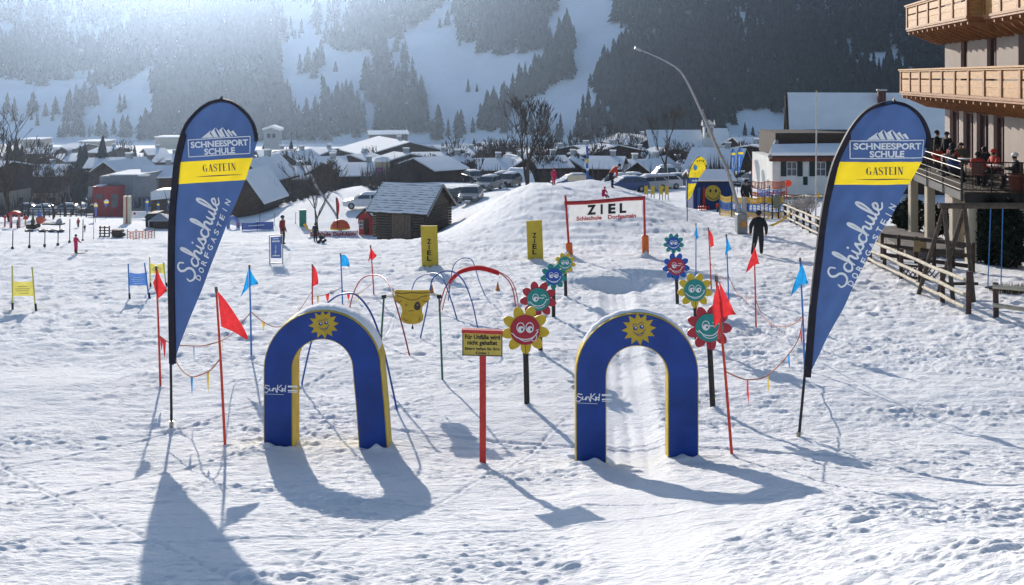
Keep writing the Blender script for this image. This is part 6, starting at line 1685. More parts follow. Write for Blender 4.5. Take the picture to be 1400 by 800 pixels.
for (px, Y, yaw, col, lab, sn) in (
    (644, 92, HP - .1, CG_, 'dark grey car facing the camera just right of the log barn', .06), (621, 97, HP + 2.6, CK, 'black car seen from its side behind the barn gable', 0),
    (668, 104, HP - .35, CG_, 'grey car second in the row behind the mound', .10), (685, 114, HP - .3, CS, 'silver car third in the row behind the mound', .12), (696, 110, HP - .3, CK, 'black car half hidden by the mound crest', .10),
    (648, 122, HP + .4, CK, 'black car parked crosswise further back', .10), (783, 106, .35, CB, 'dark blue car between the pink child and the second hump', .10), (842, 104, .9, CW, 'white car behind the bending adult', .14),
    (855, 98, .3, CB, 'blue car beside the finish gate top bar', .08), (870, 108, HP + .5, CD, 'dark green car left of the yellow boards', .14), (884, 100, .5, CS, 'silver car behind the left pair of yellow boards', .16),
    (903, 104, .4, CW, 'white car behind the right pair of yellow boards', .10), (921, 107, .6, CG_, 'grey car between the yellow boards and the club flag', .10), (905, 124, .2, CW, 'white high roofed van further back in the car park', .22),
    (1058, 108, HP + .3, CK, 'black car left of the white house', .16), (1030, 112, .5, CS, 'silver car below the red drop flag', .12), (1012, 116, .2, CD, 'dark car behind the blue hut', .1)):
    car(carp(px, Y), yaw, col, lab, sn, tall=.45 if 'van' in lab else 0)
car(carp(500, 100), .1, CW, 'white car on the bank left of the barn roof', .12)
for (px, Y, yaw, col, lab) in ((55, 150, .1, CW, 'white car under the bare trees at the far left'), (128, 150, .2, CK, 'black car left of the red fronted building'), (32, 152, .1, CG_, 'grey car at the left picture edge'), (88, 152, .15, CS, 'silver car in front of the cream house at the left')):
    car(carp(px, Y), yaw, col, lab, .12, group='cars by the children\'s area')
t = thing('snowed_in_van', carp(704, 128), 'van buried under snow behind the row of parked cars', 'van')
mb = MB(); c = carp(704, 128); rn = random.Random(4); vs = []
for i in range(11):
    for j in range(9):
        a = i / 10; b = j / 8; e = min(1, 5 * a, 5 * (1 - a)) ** .5 * min(1, 4 * b, 4 * (1 - b)) ** .5; vs.append(c + Vector(((a - .5) * 5.4, (b - .5) * 2.6, -.3 + e * (1.9 + .5 * (a > .35) + rn.uniform(-.06, .06)))))
mb.add(vs, [(i * 9 + j, i * 9 + j + 1, (i + 1) * 9 + j + 1, (i + 1) * 9 + j) for i in range(10) for j in range(8)], 0, True); mb.build('snow_cover', SNOWTOP, t)
mb = MB(); mb.box(c + Vector((0, .1, .6)), (4.6, 1.8, 1.2), bev=.15); mb.build('body', mat('car_paint_white', CW[1]), t)
for k, (x, lab) in enumerate(((883.5, 'leftmost of four yellow boards by the car park'), (892.5, 'second of four yellow boards by the car park'), (904, 'third of four yellow boards by the car park'), (911.7, 'rightmost of four yellow boards by the car park'))):
    Y = 82; g = ground_at(x, Y); t = thing('yellow_board', g, lab, 'board', 'yellow boards by the car park'); s = Y / F
    mb = MB(); mb.box((g.x, Y, P(0, 260, Y).z), (5.0 * s, .05, 12 * s), bev=.01); mb.build('panel', ZB, t)
    for dx in (-2 * s, 2 * s): mb = MB(); mb.tube([Vector((g.x + dx, Y + .05, g.z - .2)), Vector((g.x + dx, Y + .05, P(0, 256, Y).z))], .03, 6); mb.build('leg', DARKPOLE, t)
# blue striped pole and pale board on the mound's far side
g = ground_at(804, 84); t = thing('striped_pole', g, 'tall blue pole with a yellow ring behind the second hump', 'pole')
for (y0, y1, m) in ((200, 217, HBLU), (217, 223, YEL), (223, 252, HBLU), (230, 233, WHITE), (252, 262, HBLU)):
    mb = MB(); mb.tube([P(802.5, y0, 84), P(803.5, y1, 84)], .10 if m is not WHITE else .115, 8); mb.build('pole_section', m, t)
g = ground_at(789, 96); t = thing('pale_board', g, 'pale yellowish board standing behind the mound', 'board')
mb = MB(); mb.box(P(789, 243.5, 96), (26 * 96 / F, .06, 8 * 96 / F), bev=.01); mb.build('panel', mat('pale_board_paint', (.55, .48, .36), .7, .1, 5), t)
for dx in (-12, 12): mb = MB(); mb.tube([P(789 + dx, 240, 96.1), P(789 + dx, 268, 96.1)], .04, 6); mb.build('leg', DARKPOLE, t)

# ================================================================== VILLAGE
VG = 'village houses behind the piste'
LCREAM = mat('old_cream_plaster', (.42, .35, .26), .9, .1, 1.0); BEIGE = mat('beige_plaster', (.36, .30, .23), .9, .1, 1.0)
ROOFGREY = mat('metal_roof_grey', (.20, .21, .22), .5, .15, 2)
def vh(x0, x1, ridge, eave, base, Y, d, yaw, wallm, upm, label, snow=.17, upper=.5, wins=(3, 2), over=.9, chimney=True, balc=False):
    """house from its picture extents: roof x0..x1, ridge and eave rows, distance"""
    s = Y / F; cx = (x0 + x1) / 2
    g = ground_at(cx, Y + d / 2)
    w = max(3.5, ((x1 - x0) * s - abs(math.sin(yaw)) * d * .6) / max(.5, abs(math.cos(yaw))) - 2 * over)
    if abs(math.sin(yaw)) > .88: w, d = d, max(3.2, (x1 - x0) * s * .97 - 2 * over)
    ze = P(0, eave, Y).z; zr = P(0, ridge, Y + d / 2).z
    hw = max(2.4, ze - g.z + over * .4); hr = max(1.0, zr - ze - .4)
    return gable_house(g, w, d, hw, hr, yaw, wallm, upm, label, over, snow, upper, wins, chimney, balc, group=VG, sink=3)
random.seed(4)
vh(20, 100, 227, 244, 270, 165, 10, .25, LCREAM, UPW, 'cream walled chalet with dark gable behind the bare trees at the far left', balc=True)
vh(118, 205, 217, 232, 262, 185, 11, .22, GREYP, UPW, 'chalet with a wide pale roof above the grey and red building', balc=True)
vh(-60, 30, 222, 240, 268, 150, 11, -.2, LCREAM, UPW, 'dark chalet at the left picture edge')
vh(40, 85, 205, 212, 225, 260, 10, .1, BEIGE, UPW, 'small far chalet with snowy roof above the left trees')
vh(130, 172, 205, 211, 222, 270, 10, -.3, BEIGE, UPW, 'small far chalet right of the tall village conifer')
vh(190, 232, 206, 214, 226, 250, 10, .5, BEIGE, UPW, 'far chalet behind the left edge of the drop flag')
vh(215, 250, 215, 224, 240, 205, 9, .1, GREYP, UPW, 'low dark chalet peeking out left of the drop flag')
vh(328, 392, 219, 246, 285, 128, 9, 1.40, WPLAST, UPW, 'white chalet with a brown timber gable at the right edge of the left drop flag', balc=True)
vh(330, 368, 250, 285, 300, 108, 6, 1.45, UPW, UPW, 'dark timber barn gable right behind the left drop flag', wins=(0, 0), chimney=False)
vh(342, 412, 207, 220, 246, 190, 12, .35, LCREAM, UPW, 'chalet with pale roof and dark right gable left of the village spruce', balc=True)
vh(364, 432, 231, 249, 272, 140, 10, .08, GREYP, UPW, 'long low house with broad snowy roof behind the left snow lance', snow=.3)
vh(415, 482, 216, 238, 260, 150, 11, .28, BEIGE, UPW, 'house with steep grey white roof in the middle of the village')
vh(412, 475, 205, 215, 228, 215, 10, -.6, BEIGE, UPW, 'house with hipped looking pale roof above the steep roofed one')
vh(470, 606, 192, 214, 244, 205, 20, -1.15, LCREAM, UPW, 'biggest village building, wide dark gable and bright snow roof', wins=(4, 5), balc=True)
vh(462, 528, 232, 244, 264, 130, 9, .12, LCREAM, UPW, 'cream house with snowy roof left of the round tower')
vh(556, 634, 211, 225, 250, 170, 12, .18, LCREAM, UPW, 'house with two tier snowy roof right of the round tower')
vh(560, 618, 234, 247, 266, 125, 8, .65, UPW, UPW, 'small shed with snowy roof just behind the log barn', wins=(0, 1), chimney=False)
vh(574, 655, 199, 214, 240, 230, 14, .75, BEIGE, UPW, 'dark gabled house with grey roof above the car park')
vh(528, 572, 214, 226, 250, 160, 9, -.9, LCREAM, UPW, 'narrow house tucked between tower and two tier roof')
vh(640, 690, 205, 212, 232, 260, 12, -.4, BEIGE, UPW, 'dark house under the bare trees right of centre')
vh(668, 712, 218, 232, 250, 165, 10, -.75, UPW, UPW, 'dark hut with a bright pyramid of snow on its roof')
vh(704, 742, 214, 226, 246, 185, 10, -.9, UPW, UPW, 'dark house with bright roof edge behind the tall bare trees')
vh(772, 822, 200, 214, 242, 190, 12, .7, BEIGE, UPW, 'chalet with grey left roof half behind the blue pole', balc=True)
vh(796, 866, 199, 216, 246, 170, 13, -.85, LCREAM, UPW, 'chalet with sunlit white right roof behind the bending adult', balc=True)
vh(836, 902, 186, 200, 226, 240, 14, -1.1, BEIGE, UPW, 'dark chalet with thin bright roof line below the church', balc=True)
vh(836, 884, 224, 238, 262, 140, 9, .12, GREYP, UPW, 'low house with flat looking snowy roof behind the gate right pole')
vh(866, 918, 222, 240, 262, 132, 10, 1.1, BEIGE, UPW, 'brown gable house behind the yellow boards')
vh(888, 948, 228, 238, 260, 150, 10, .1, BEIGE, UPW, 'long snowy roof behind the club drop flag')
vh(880, 935, 206, 216, 236, 200, 11, -.8, UPW, UPW, 'dark house with bright broken snow on its roof, below the church')
vh(930, 1035, 205, 240, 262, 132, 14, -.35, BEIGE, UPW, 'house with one large blue shaded roof behind the smiley hut')
vh(996, 1080, 189, 205, 226, 215, 13, .12, BEIGE, UPW, 'wide house with pale roof right of the church')
vh(1008, 1060, 200, 216, 250, 150, 11, 1.0, UPW, UPW, 'dark gable house behind the two blue drop flags')
vh(650, 705, 196, 203, 216, 320, 12, .3, BEIGE, UPW, 'far house glimpsed between the bare village trees')
vh(250, 300, 200, 207, 220, 300, 12, .2, BEIGE, UPW, 'far house hidden mostly by the left drop flag')
vh(90, 125, 199, 205, 214, 330, 12, -.2, BEIGE, UPW, 'farthest small chalet by the white valley field')
vh(500, 560, 179, 185, 196, 480, 14, .2, BEIGE, UPW, 'lone farmhouse at the foot of the mountain meadow', chimney=False)
for (x0, x1, r_, e_, b_, Y, d, yw, m_, lab) in (
    (392, 424, 213, 222, 238, 175, 8, 1.3, UPW, 'brown gable between the pale roofed chalet and the steep roofed house'), (436, 470, 226, 238, 256, 135, 7, 1.5, UPW, 'dark little gable under the steep roofed house'), (476, 512, 216, 227, 246, 165, 9, .9, UPW, 'dark roofed house left of the tower, half hidden'),
    (606, 640, 222, 232, 250, 145, 8, 1.35, UPW, 'dark gable at the left end of the car park'), (618, 660, 208, 217, 236, 205, 10, -.2, BEIGE, 'pale roofed house above the barn gable'), (656, 690, 226, 236, 252, 140, 8, .1, UPW, 'low dark house directly behind the snow buried van'), (690, 722, 222, 232, 250, 142, 8, -1.3, UPW, 'dark gable behind the tall bare tree trunks'),
    (728, 768, 222, 233, 250, 138, 9, .2, BEIGE, 'house roof just left of the pink child'), (744, 782, 206, 216, 236, 200, 10, 1.2, UPW, 'dark gable above the pink child'), (766, 800, 222, 232, 250, 145, 8, 1.4, UPW, 'dark gable between pink child and blue pole'), (812, 846, 222, 234, 254, 135, 8, -.2, BEIGE, 'pale roof directly left of the bending adult'), (856, 892, 210, 220, 240, 180, 9, 1.3, UPW, 'dark gable right of the bending adult'),
    (912, 948, 196, 206, 226, 255, 12, .3, BEIGE, 'house in front of the church nave'), (60, 118, 214, 224, 246, 205, 10, .9, UPW, 'dark gabled house behind the cream left chalet'), (150, 190, 226, 236, 254, 150, 8, 1.3, UPW, 'dark gable hidden behind the grey modern building'), (206, 236, 236, 246, 262, 138, 7, .3, UPW, 'dark shed roof above the white walled shed')):
    vh(x0, x1, r_, e_, b_, Y, d, yw, m_, UPW, lab, wins=(2, 2))
# church
def church():
    Y = 235.0; X_ = lambda px: P(px, 0, Y).x; Z_ = lambda py: P(0, py, Y).z; s = Y / F
    g = ground_at(970, Y); t = thing('church', g, 'village church with a dark pointed spire and a long snowy nave roof', 'church')
    w = 13 * s; c = Vector((X_(969.5), Y, 0))
    mb = MB(); mb.box((c.x, c.y + w / 2, (Z_(172) + g.z - 2) / 2), (w, w, Z_(172) - g.z + 2), bev=.05); mb.build('tower', WPLAST, t)
    mb = MB(); mb.box((c.x, c.y + w / 2, Z_(171.5)), (w + .7, w + .7, .45), bev=.08); mb.build('cornice', GREYP, t)
    mb = MB(); z0 = Z_(171); k = w / 2 + .3
    for q in ((0, 1), (1, 2), (2, 3), (3, 0)):
        cs = [(-k, -k), (k, -k), (k, k), (-k, k)]; a, b = cs[q[0]], cs[q[1]]; m_ = ((a[0] + b[0]) / 2, (a[1] + b[1]) / 2)
        B = lambda p, z: Vector((c.x + p[0], c.y + w / 2 + p[1], z)); mb.add([B(a, z0), B(b, z0), B(m_, z0 + 1.3)], [(0, 1, 2)])
    mb.build('tower_gables', WPLAST, t)
    mb = MB(); mb.lathe((c.x, c.y + w / 2, z0), [(w * .52, -.1), (w * .36, 1.6), (w * .2, 4.5), (.04, Z_(124) - z0)], 8, smooth=False); mb.build('spire', mat('spire_slate', (.045, .045, .055), .6, .2, 2), t)
    for dx in (-.28, .28):
        mb = MB(); mb.box((c.x + dx * w, c.y - .03, Z_(178)), (.36, .10, 1.2), bev=.02); mb.build('belfry_window', GLASS, t)
    mb = MB(); mb.disc(lambda u, v, d=0.0: Vector((c.x + u, c.y - d, Z_(185) + v)), 0, 0, .6, .02, .08, 20); mb.build('clock_face', mat('clock_gold', (.45, .36, .2), .5, .1, 5), t)
    zr, ze = P(0, 181, Y + 5).z, P(0, 208, Y).z; xl, xr = X_(890), X_(963)
    mb = MB(); wallbox(mb, lambda x, y, z: Vector((x, y, z)), xl, xr, Y + 1, Y + 11, g.z - 3, ze + .3); mb.build('nave_wall', WPLAST, t)
    mb = MB(); mb.prism([(Y, ze), (Y + 6, zr), (Y + 12, ze), (Y + 12, ze + .2), (Y + 6, zr + .2), (Y, ze + .2)], xl - .4, xr + .4, lambda u, v, d: Vector((d, u, v))); rf = mb.build('nave_roof', ROOFW, t)
    mb = MB(); mb.prism([(Y + .05, ze + .21), (Y + 6, zr + .22), (Y + 11.9, ze + .21), (Y + 11.9, ze + .5), (Y + 6, zr + .55), (Y + .05, ze + .5)], xl - .3, xr + .3, lambda u, v, d: Vector((d, u, v))); mb.build('roof_snow', SNOWTOP, rf)
    zr, ze = P(0, 178, Y + 9).z, P(0, 200, Y + 6).z; xl, xr = X_(976), X_(1003)
    mb = MB(); wallbox(mb, lambda x, y, z: Vector((x, y, z)), xl, xr, Y + 5, Y + 12, g.z - 3, ze + .2); mb.build('choir_wall', WPLAST, t)
    mb = MB(); mb.prism([(Y + 4.5, ze), (Y + 8.5, zr), (Y + 12.5, ze), (Y + 12.5, ze + .5), (Y + 8.5, zr + .5), (Y + 4.5, ze + .5)], xl - .3, xr + .4, lambda u, v, d: Vector((d, u, v))); mb.build('choir_roof_snow', SNOWTOP, t)
church()
# round tower with a sign
Y = 122.0; g = ground_at(522.5, Y); s = Y / F; t = thing('round_tower', g, 'cream round stair tower with a pink sign in the village', 'tower')
zt = P(0, 219.5, Y).z
mb = MB(); mb.lathe(g, [(10.3 * s, -2), (10.3 * s, zt - g.z)], 20); mb.build('tower_wall', LCREAM, t)
mb = MB(); mb.lathe(Vector((g.x, g.y, zt)), [(10.8 * s, -.1), (10.8 * s, .1), (9 * s, .35), (0, .5)], 20); mb.build('roof_snow', SNOWTOP, t)
mb = MB(); mb.box((g.x - .25, g.y - 10.4 * s, zt - 1.2), (.85, .12, .85), bev=.02); sg = mb.build('sign_panel', mat('sign_violet', (.16, .10, .22), .5, .15, 5), t)
mb = MB(); mb.disc(lambda u, v, d=0.0: Vector((g.x - .25 + u, g.y - 10.4 * s - .07 - d, zt - 1.1 + v)), 0, 0, .3, 0, .02, 16, 0, .14); mb.build('emblem', mat('sign_pink', (.65, .10, .30), .5, .1, 5), sg)
for z in (1.9, 2.8): mb = MB(); mb.box((g.x - .2, g.y - 10.2 * s, zt - z), (.5, .2, .55), bev=.02); mb.build('window', GLASS, t)
# little white tower house and grey/red modern building
Y = 290.0; g = ground_at(371, Y); s = Y / F; t = thing('tower_house', g, 'pale tower shaped house with snow cap beside the valley field', 'tower')
mb = MB(); zt = P(0, 178, Y).z; mb.box((g.x, g.y + 2, (zt + g.z - 3) / 2), (20 * s, 4, zt - g.z + 3), bev=.05); mb.build('wall', GREYP, t)
mb = MB(); mb.prism([(-12 * s, -.1), (0, 3.2 * s), (12 * s, -.1), (12 * s, .5), (0, 3.2 * s + .7), (-12 * s, .5)], -.5, 4.6, lambda u, v, d: Vector((g.x + u, g.y + d, zt + v))); mb.build('roof_snow', SNOWTOP, t)
for a in (-.25, .25): mb = MB(); mb.box((g.x + a * 14 * s, g.y - .02, zt - 1.6), (.9, .1, 1.2)); mb.build('window', GLASS, t)
Y = 135.0; s = Y / F; X_ = lambda px: P(px, 0, Y).x; Z_ = lambda py: P(0, py, Y).z; g = ground_at(170, Y); w3 = lambda x, y, z: Vector((x, y, z))
t = thing('modern_building', g, 'grey flat roofed building with a red box front at the foot of the slope', 'building')
mb = MB(); mb.add([w3(x, y, z) for x, y, z in ((X_(136), Y, g.z - 2), (X_(182), Y, g.z - 2), (X_(206), Y + 2, g.z - 2), (X_(206), Y + 9, g.z - 2), (X_(136), Y + 9, g.z - 2), (X_(136), Y, Z_(241)), (X_(182), Y, Z_(240)), (X_(206), Y + 2, Z_(237)), (X_(206), Y + 9, Z_(237)), (X_(136), Y + 9, Z_(241)))],
  [(0, 1, 6, 5), (1, 2, 7, 6), (2, 3, 8, 7), (3, 4, 9, 8), (4, 0, 5, 9), (5, 6, 7, 8, 9)]); mb.build('wall', mat('slate_grey_render', (.20, .215, .24), .9, .08, 1.2), t)
mb = MB(); wallbox(mb, w3, X_(148), X_(200), Y + .4, Y + 8, Z_(241.5), Z_(239)); mb.build('roof_snow', SNOWTOP, t)
mb = MB(); wallbox(mb, w3, X_(135.5), X_(170.5), Y - 2, Y - .02, g.z - 2, Z_(253)); rb = mb.build('red_front', mat('facade_red', (.30, .03, .035), .6, .1, 2), t)
for a, b, c, d in ((140, 149, 263, 270), (160, 168.5, 263, 281)): mb = MB(); wallbox(mb, w3, X_(a), X_(b), Y - 2.05, Y - 1.95, Z_(d), Z_(c)); mb.build('window', GLASS, rb)
mb = MB(); wallbox(mb, w3, X_(139), X_(147), Y - 1.9, Y - .2, Z_(253), Z_(251.5)); mb.build('roof_snow', SNOWTOP, rb)
for a in (184, 195): mb = MB(); wallbox(mb, w3, X_(a), X_(a + 6), Y - .1 + (a - 182) * .03, Y + .6 + (a - 182) * .085, Z_(284), Z_(271)); mb.build('door', GLASS, t)
Y = 128; t = thing('white_shed', ground_at(220, Y), 'low shed with a bright white side wall left of the drop flag', 'shed')
mb = MB(); mb.prism([(P(206, 0, Y).x, P(0, 274, Y).z), (P(234, 0, Y).x, P(0, 271, Y).z), (P(234, 0, Y).x, P(0, 259, Y).z), (P(213, 0, Y).x, P(0, 260, Y).z), (P(206, 0, Y).x, P(0, 262.5, Y).z)], 0, 2.5, lambda u, v, d: Vector((u, Y + d, v))); mb.build('side_wall', WHITE, t)
mb = MB(); mb.prism([(P(206, 0, Y).x, ground_at(220, Y).z - 1), (P(234, 0, Y).x, ground_at(220, Y).z - 1), (P(234, 0, Y).x, P(0, 271.3, Y).z), (P(206, 0, Y).x, P(0, 274.3, Y).z)], .2, 2.3, lambda u, v, d: Vector((u, Y + d, v))); mb.build('base_wall', UPW, t)
for (x0, x1, y0, y1, Y, lab) in ((212, 246, 187, 186, 470, 'long flat hall with white roof beside the left flag top'), (108, 142, 193, 192, 440, 'long flat hall at the far left of the valley field'), (28, 55, 190, 188, 480, 'flat grey hall at the left below the sunlit knoll')):
    t = thing('valley_hall', ground_at((x0 + x1) / 2, Y), lab, 'hall', 'flat halls in the valley'); mb = MB(); wallbox(mb, w3, P(x0, 0, Y).x, P(x1, 0, Y).x, Y, Y + 12, ground_at(x0, Y).z - 1, P(0, y0 + 1, Y).z); mb.build('wall', BEIGE, t)
    mb = MB(); wallbox(mb, w3, P(x0, 0, Y).x - .4, P(x1, 0, Y).x + .4, Y - .4, Y + 12.4, P(0, y0 + 1, Y).z + .003, P(0, y0, Y).z + .05); mb.build('roof_snow', SNOWTOP, t)

# ================================================================== TREES
TWIG = mat('bare_twigs', (.085, .068, .058), .9, .35, 2, spec=.05)
def bare_tree(base, h, spread, label, seed, group='bare trees in the village', trunks=1, depth=5, lean=0.0, r0=None, frost=None):
    rmin = max(.012, Vector(base).y * .00022)
    rn = random.Random(seed); B = Vector(base)
    t = thing('bare_tree', B, label, 'tree', group)
    segs = []
    def grow(p, d, ln, r, lv):
        n = 3; q = p
        pts = [p]
        for i in range(n):
            d = (d + Vector((rn.uniform(-.16, .16), rn.uniform(-.16, .16), rn.uniform(-.02, .12)))).normalized(); q = q + d * ln / n; pts.append(q)
        segs.append((pts, r, lv))
        if lv >= depth: return
        k = rn.choice((2, 3, 3)) if lv else rn.choice((3, 4))
        for i in range(k):
            a = rn.uniform(0, 6.283); sp = rn.uniform(.35, .85) * spread
            nd = (d + Vector((math.cos(a) * sp, math.sin(a) * sp, rn.uniform(-.05, .3)))).normalized()
            grow(pts[-1] if i == 0 else pts[rn.choice((2, 3, 3))], nd, ln * rn.uniform(.62, .82), r * .58, lv + 1)
    for k in range(trunks):
        a = rn.uniform(0, 6.28); off = Vector((rn.uniform(-.5, .5), rn.uniform(-.4, .4), 0)) * (trunks > 1) * h * .07
        grow(B + off + Vector((0, 0, -.3)), Vector((lean + rn.uniform(-.08, .08), rn.uniform(-.08, .08), 1)).normalized(), h * rn.uniform(.30, .36), r0 or h * .018, 0)
    m1, m2 = MB(), MB()
    for pts, r, lv in segs:
        n = len(pts); (m1 if lv < 2 else m2).tube(pts, [max(r * (1 - .4 * i / (n - 1)), rmin) for i in range(n)], 6 if lv < 2 else 3, caps=False)
    m1.build('trunk', BARK, t); o = m2.build('crown_twigs', frost or TWIG, t); o['kind'] = 'stuff'
    return t
def bt(px, Y, top, spread, label, seed, **k):
    g = ground_at(px, Y); h = (P(0, top, Y).z - g.z); return bare_tree(g, max(3, h), spread, label, seed, **k)
bt(722, 100, 122, .62, 'tallest bare tree, several trunks, rising behind the mound', 3, trunks=3, depth=5, r0=.17)
bt(905, 118, 128, .62, 'bare tree with a straight single trunk behind the yellow boards', 8, depth=5, r0=.17)
bt(434, 88, 206, .7, 'cluster of thin bare trunks beside the green box', 12, trunks=3, depth=4, r0=.07)
for i, (px, Y, top, lab) in enumerate(((12, 110, 150, 'big bare tree at the left picture edge'), (38, 125, 205, 'bare tree beside the big left edge tree'), (60, 120, 212, 'bare tree before the cream left chalet'), (88, 140, 218, 'thin bare tree right of the cream left chalet'), (630, 190, 168, 'bare round crowned tree above the car park'), (655, 150, 205, 'bare tree left of the snow buried van'),
      (690, 170, 190, 'bare tree behind the snow buried van'), (750, 150, 190, 'bare tree behind the pink child'), (800, 240, 160, 'bare wood edge tree at the mountain foot, left one'), (830, 250, 156, 'bare wood edge tree at the mountain foot, right one'), (618, 140, 222, 'small bare tree behind the barn gable'),
      (545, 220, 178, 'bare tree behind the biggest village building'), (850, 150, 208, 'bare bush like tree behind the bending adult'), (952, 160, 200, 'bare tree behind the club drop flag'), (430, 230, 192, 'bare tree at the edge of the valley field'), (600, 150, 218, 'bare tree by the small shed'), (180, 240, 190, 'bare tree at the left of the valley field'), (1045, 130, 190, 'bare tree left of the white house'))):
    bt(px, Y, top, .8, lab, 40 + i, depth=4, trunks=1 if i % 3 else 2)
FROST = mat('frosted_twigs', (.50, .47, .46), .9, .15, 3)
for i, (px, py, lab) in enumerate(((1090, 302, 'frosted bare bush at the end of the rail fence'), (1108, 306, 'frosted bare bush beside the white flagpole'))):
    g = at(px, py); bare_tree(g, 1.9, 1.0, lab, 90 + i, group='frosted bushes by the fence', trunks=5, depth=4, r0=.016, frost=FROST)
rx_ = random.Random(77)
XT = [(-8, 130, 170), (24, 160, 196), (50, 175, 190), (74, 118, 228), (98, 150, 222), (120, 215, 205), (150, 215, 206), (170, 165, 228), (200, 170, 212), (330, 260, 196), (350, 150, 226), (392, 170, 204), (412, 150, 222), (447, 130, 218), (462, 190, 204), (486, 145, 216), (508, 200, 196), (538, 128, 222), (556, 190, 204), (584, 165, 206), (606, 200, 196), (612, 165, 205), (624, 150, 212), (640, 170, 200), (648, 132, 214), (664, 190, 186), (676, 150, 205), (684, 190, 178), (700, 150, 190), (712, 190, 180), (735, 170, 178), (742, 140, 205), (760, 190, 190), (772, 165, 200), (786, 220, 180), (812, 150, 206), (826, 170, 196), (842, 190, 190), (858, 220, 176), (872, 165, 205), (884, 240, 172), (915, 150, 196), (935, 200, 186), (946, 240, 180), (985, 180, 196), (1000, 250, 176), (1022, 200, 186), (1036, 240, 176), (1066, 220, 178)]
def whereabouts(px):
    for a, b in ((40, 'at the far left edge'), (110, 'around the cream left chalet'), (210, 'around the red fronted building'), (400, 'right of the left drop flag'), (470, 'above the orange domed carousel'), (540, 'around the round tower'), (620, 'above the log barn'), (700, 'above the car park'), (770, 'behind the pink child'), (860, 'behind the bending adult'), (950, 'behind the yellow boards'), (2000, 'around the church')):
        if px < a: return b
kinds = ('slim brown bare tree', 'bushy brown bare tree', 'forked grey brown bare tree', 'low spreading bare tree')
seen_ = {}
for i, (px, Y, top) in enumerate(XT):
    w_ = whereabouts(px); n_ = seen_.get(w_, 0); seen_[w_] = n_ + 1
    bt(px, Y, top, (.55, .9, .7, 1.0)[n_ % 4], kinds[n_ % 4] + (' far behind, ' if n_ > 3 else ' ') + w_, 500 + i, depth=5 if Y < 180 else 4, trunks=(1, 2, 2, 3)[n_ % 4])
def thicket():
    rn = np.random.default_rng(9); n = 9000
    u = rn.uniform(-.62, .33, n); y = 112 + 240 * rn.uniform(0, 1, n) ** 1.3; x = u * y
    px = CX + F * u
    k = (fbm(x * .05, y * .05, 3, 71) > .02) & ~((px > 560) & (px < 960) & (y < 128)) & ~((px < 240) & (y < 140))
    x, y = x[k], y[k]; z = H(x, y); V = []; Fc = 0
    m = len(x); h = rn.uniform(1.2, 4.2, m)
    tr = 9; P0 = np.stack([x, y, z], -1)
    for j in range(tr):
        a = rn.uniform(0, 6.283, m); r = rn.uniform(.1, 1.3, m); b = P0 + np.stack([np.cos(a) * r * .5, np.sin(a) * r * .5, np.zeros(m)], -1)
        tp = P0 + np.stack([np.cos(a) * r * 1.3, np.sin(a) * r * 1.3, h * rn.uniform(.5, 1, m)], -1)
        sd = np.stack([np.cos(a + 1.57), np.sin(a + 1.57) * 0, np.zeros(m)], -1) * (.05 + .10 * rn.uniform(0, 1, m))[:, None] + np.array([.04, 0, 0])
        V.append(np.stack([b - sd, b + sd, tp], 1))
    V = np.concatenate(V).reshape(-1, 3)
    o = bpy.data.objects.new('garden_thicket', mesh_arrays('garden_thicket', V, np.arange(len(V)).reshape(-1, 3), TWIG)); COL.objects.link(o); setobj(o, 'brown winter thicket filling the gardens between the village houses', kind='stuff')
thicket()
# conifers standing on their own
def conifer(base, h, label, seed, group='conifers standing in the village', rr=.2):
    rn = random.Random(seed); B = Vector(base); t = thing('conifer', B, label, 'tree', group)
    v, f = conifer_template(seed, 9, 9)
    rot = rn.uniform(0, 6); c, s_ = math.cos(rot), math.sin(rot)
    V = np.stack([(v[:, 0] * c - v[:, 1] * s_) * h * rr / .17, (v[:, 0] * s_ + v[:, 1] * c) * h * rr / .17, v[:, 2] * h], -1)
    o = bpy.data.objects.new('crown', mesh_arrays('crown', V, f, FOLI)); COL.objects.link(o); o.parent = t; ORG[o.name] = B
    mb = MB(); mb.tube([B + Vector((0, 0, -.5)), B + Vector((0, 0, h * .5))], [h * .018, h * .01], 6); mb.build('trunk', BARK, t)
    return t
for i, (px, Y, top, lab) in enumerate(((140, 190, 184, 'tall dark spruce standing alone left of the drop flag'), (110, 200, 198, 'cluster spruce left of the tall village spruce, left one'), (116, 205, 194, 'cluster spruce left of the tall village spruce, right one'), (12, 220, 190, 'dark spruce at the left picture edge, left of a pair'), (22, 220, 188, 'dark spruce at the left picture edge, right of a pair'), (30, 240, 198, 'small spruce right of the left edge pair'),
      (398, 215, 191, 'spruce just right of the pale tower house'), (365, 300, 178, 'spruce left half of the pair hiding the tower house'), (373, 295, 182, 'spruce right half of the pair hiding the tower house'), (155, 260, 200, 'small spruce right of the tall village spruce'), (184, 270, 198, 'small spruce by the white valley field'), (1052, 150, 178, 'dark spruce beside the white house gutter'), (1040, 170, 196, 'small spruce left of the white house'), (648, 300, 188, 'small spruce at the meadow foot right of centre'), (107, 175, 215, 'dark spruce in front of the left village roofs'))):
    g = ground_at(px, Y); conifer(g, max(3, P(0, top, Y).z - g.z), lab, 300 + i)
def mt(px, py):
    """mountain point seen at a pixel"""
    ys = np.arange(520, 1150, .5); x = (px - CX) / F * ys; h = MH(x, ys); zr = CH - (py - HY) / F * ys
    k = int(np.argmax(zr <= h)); return Vector((x[k], ys[k], h[k] - .3))
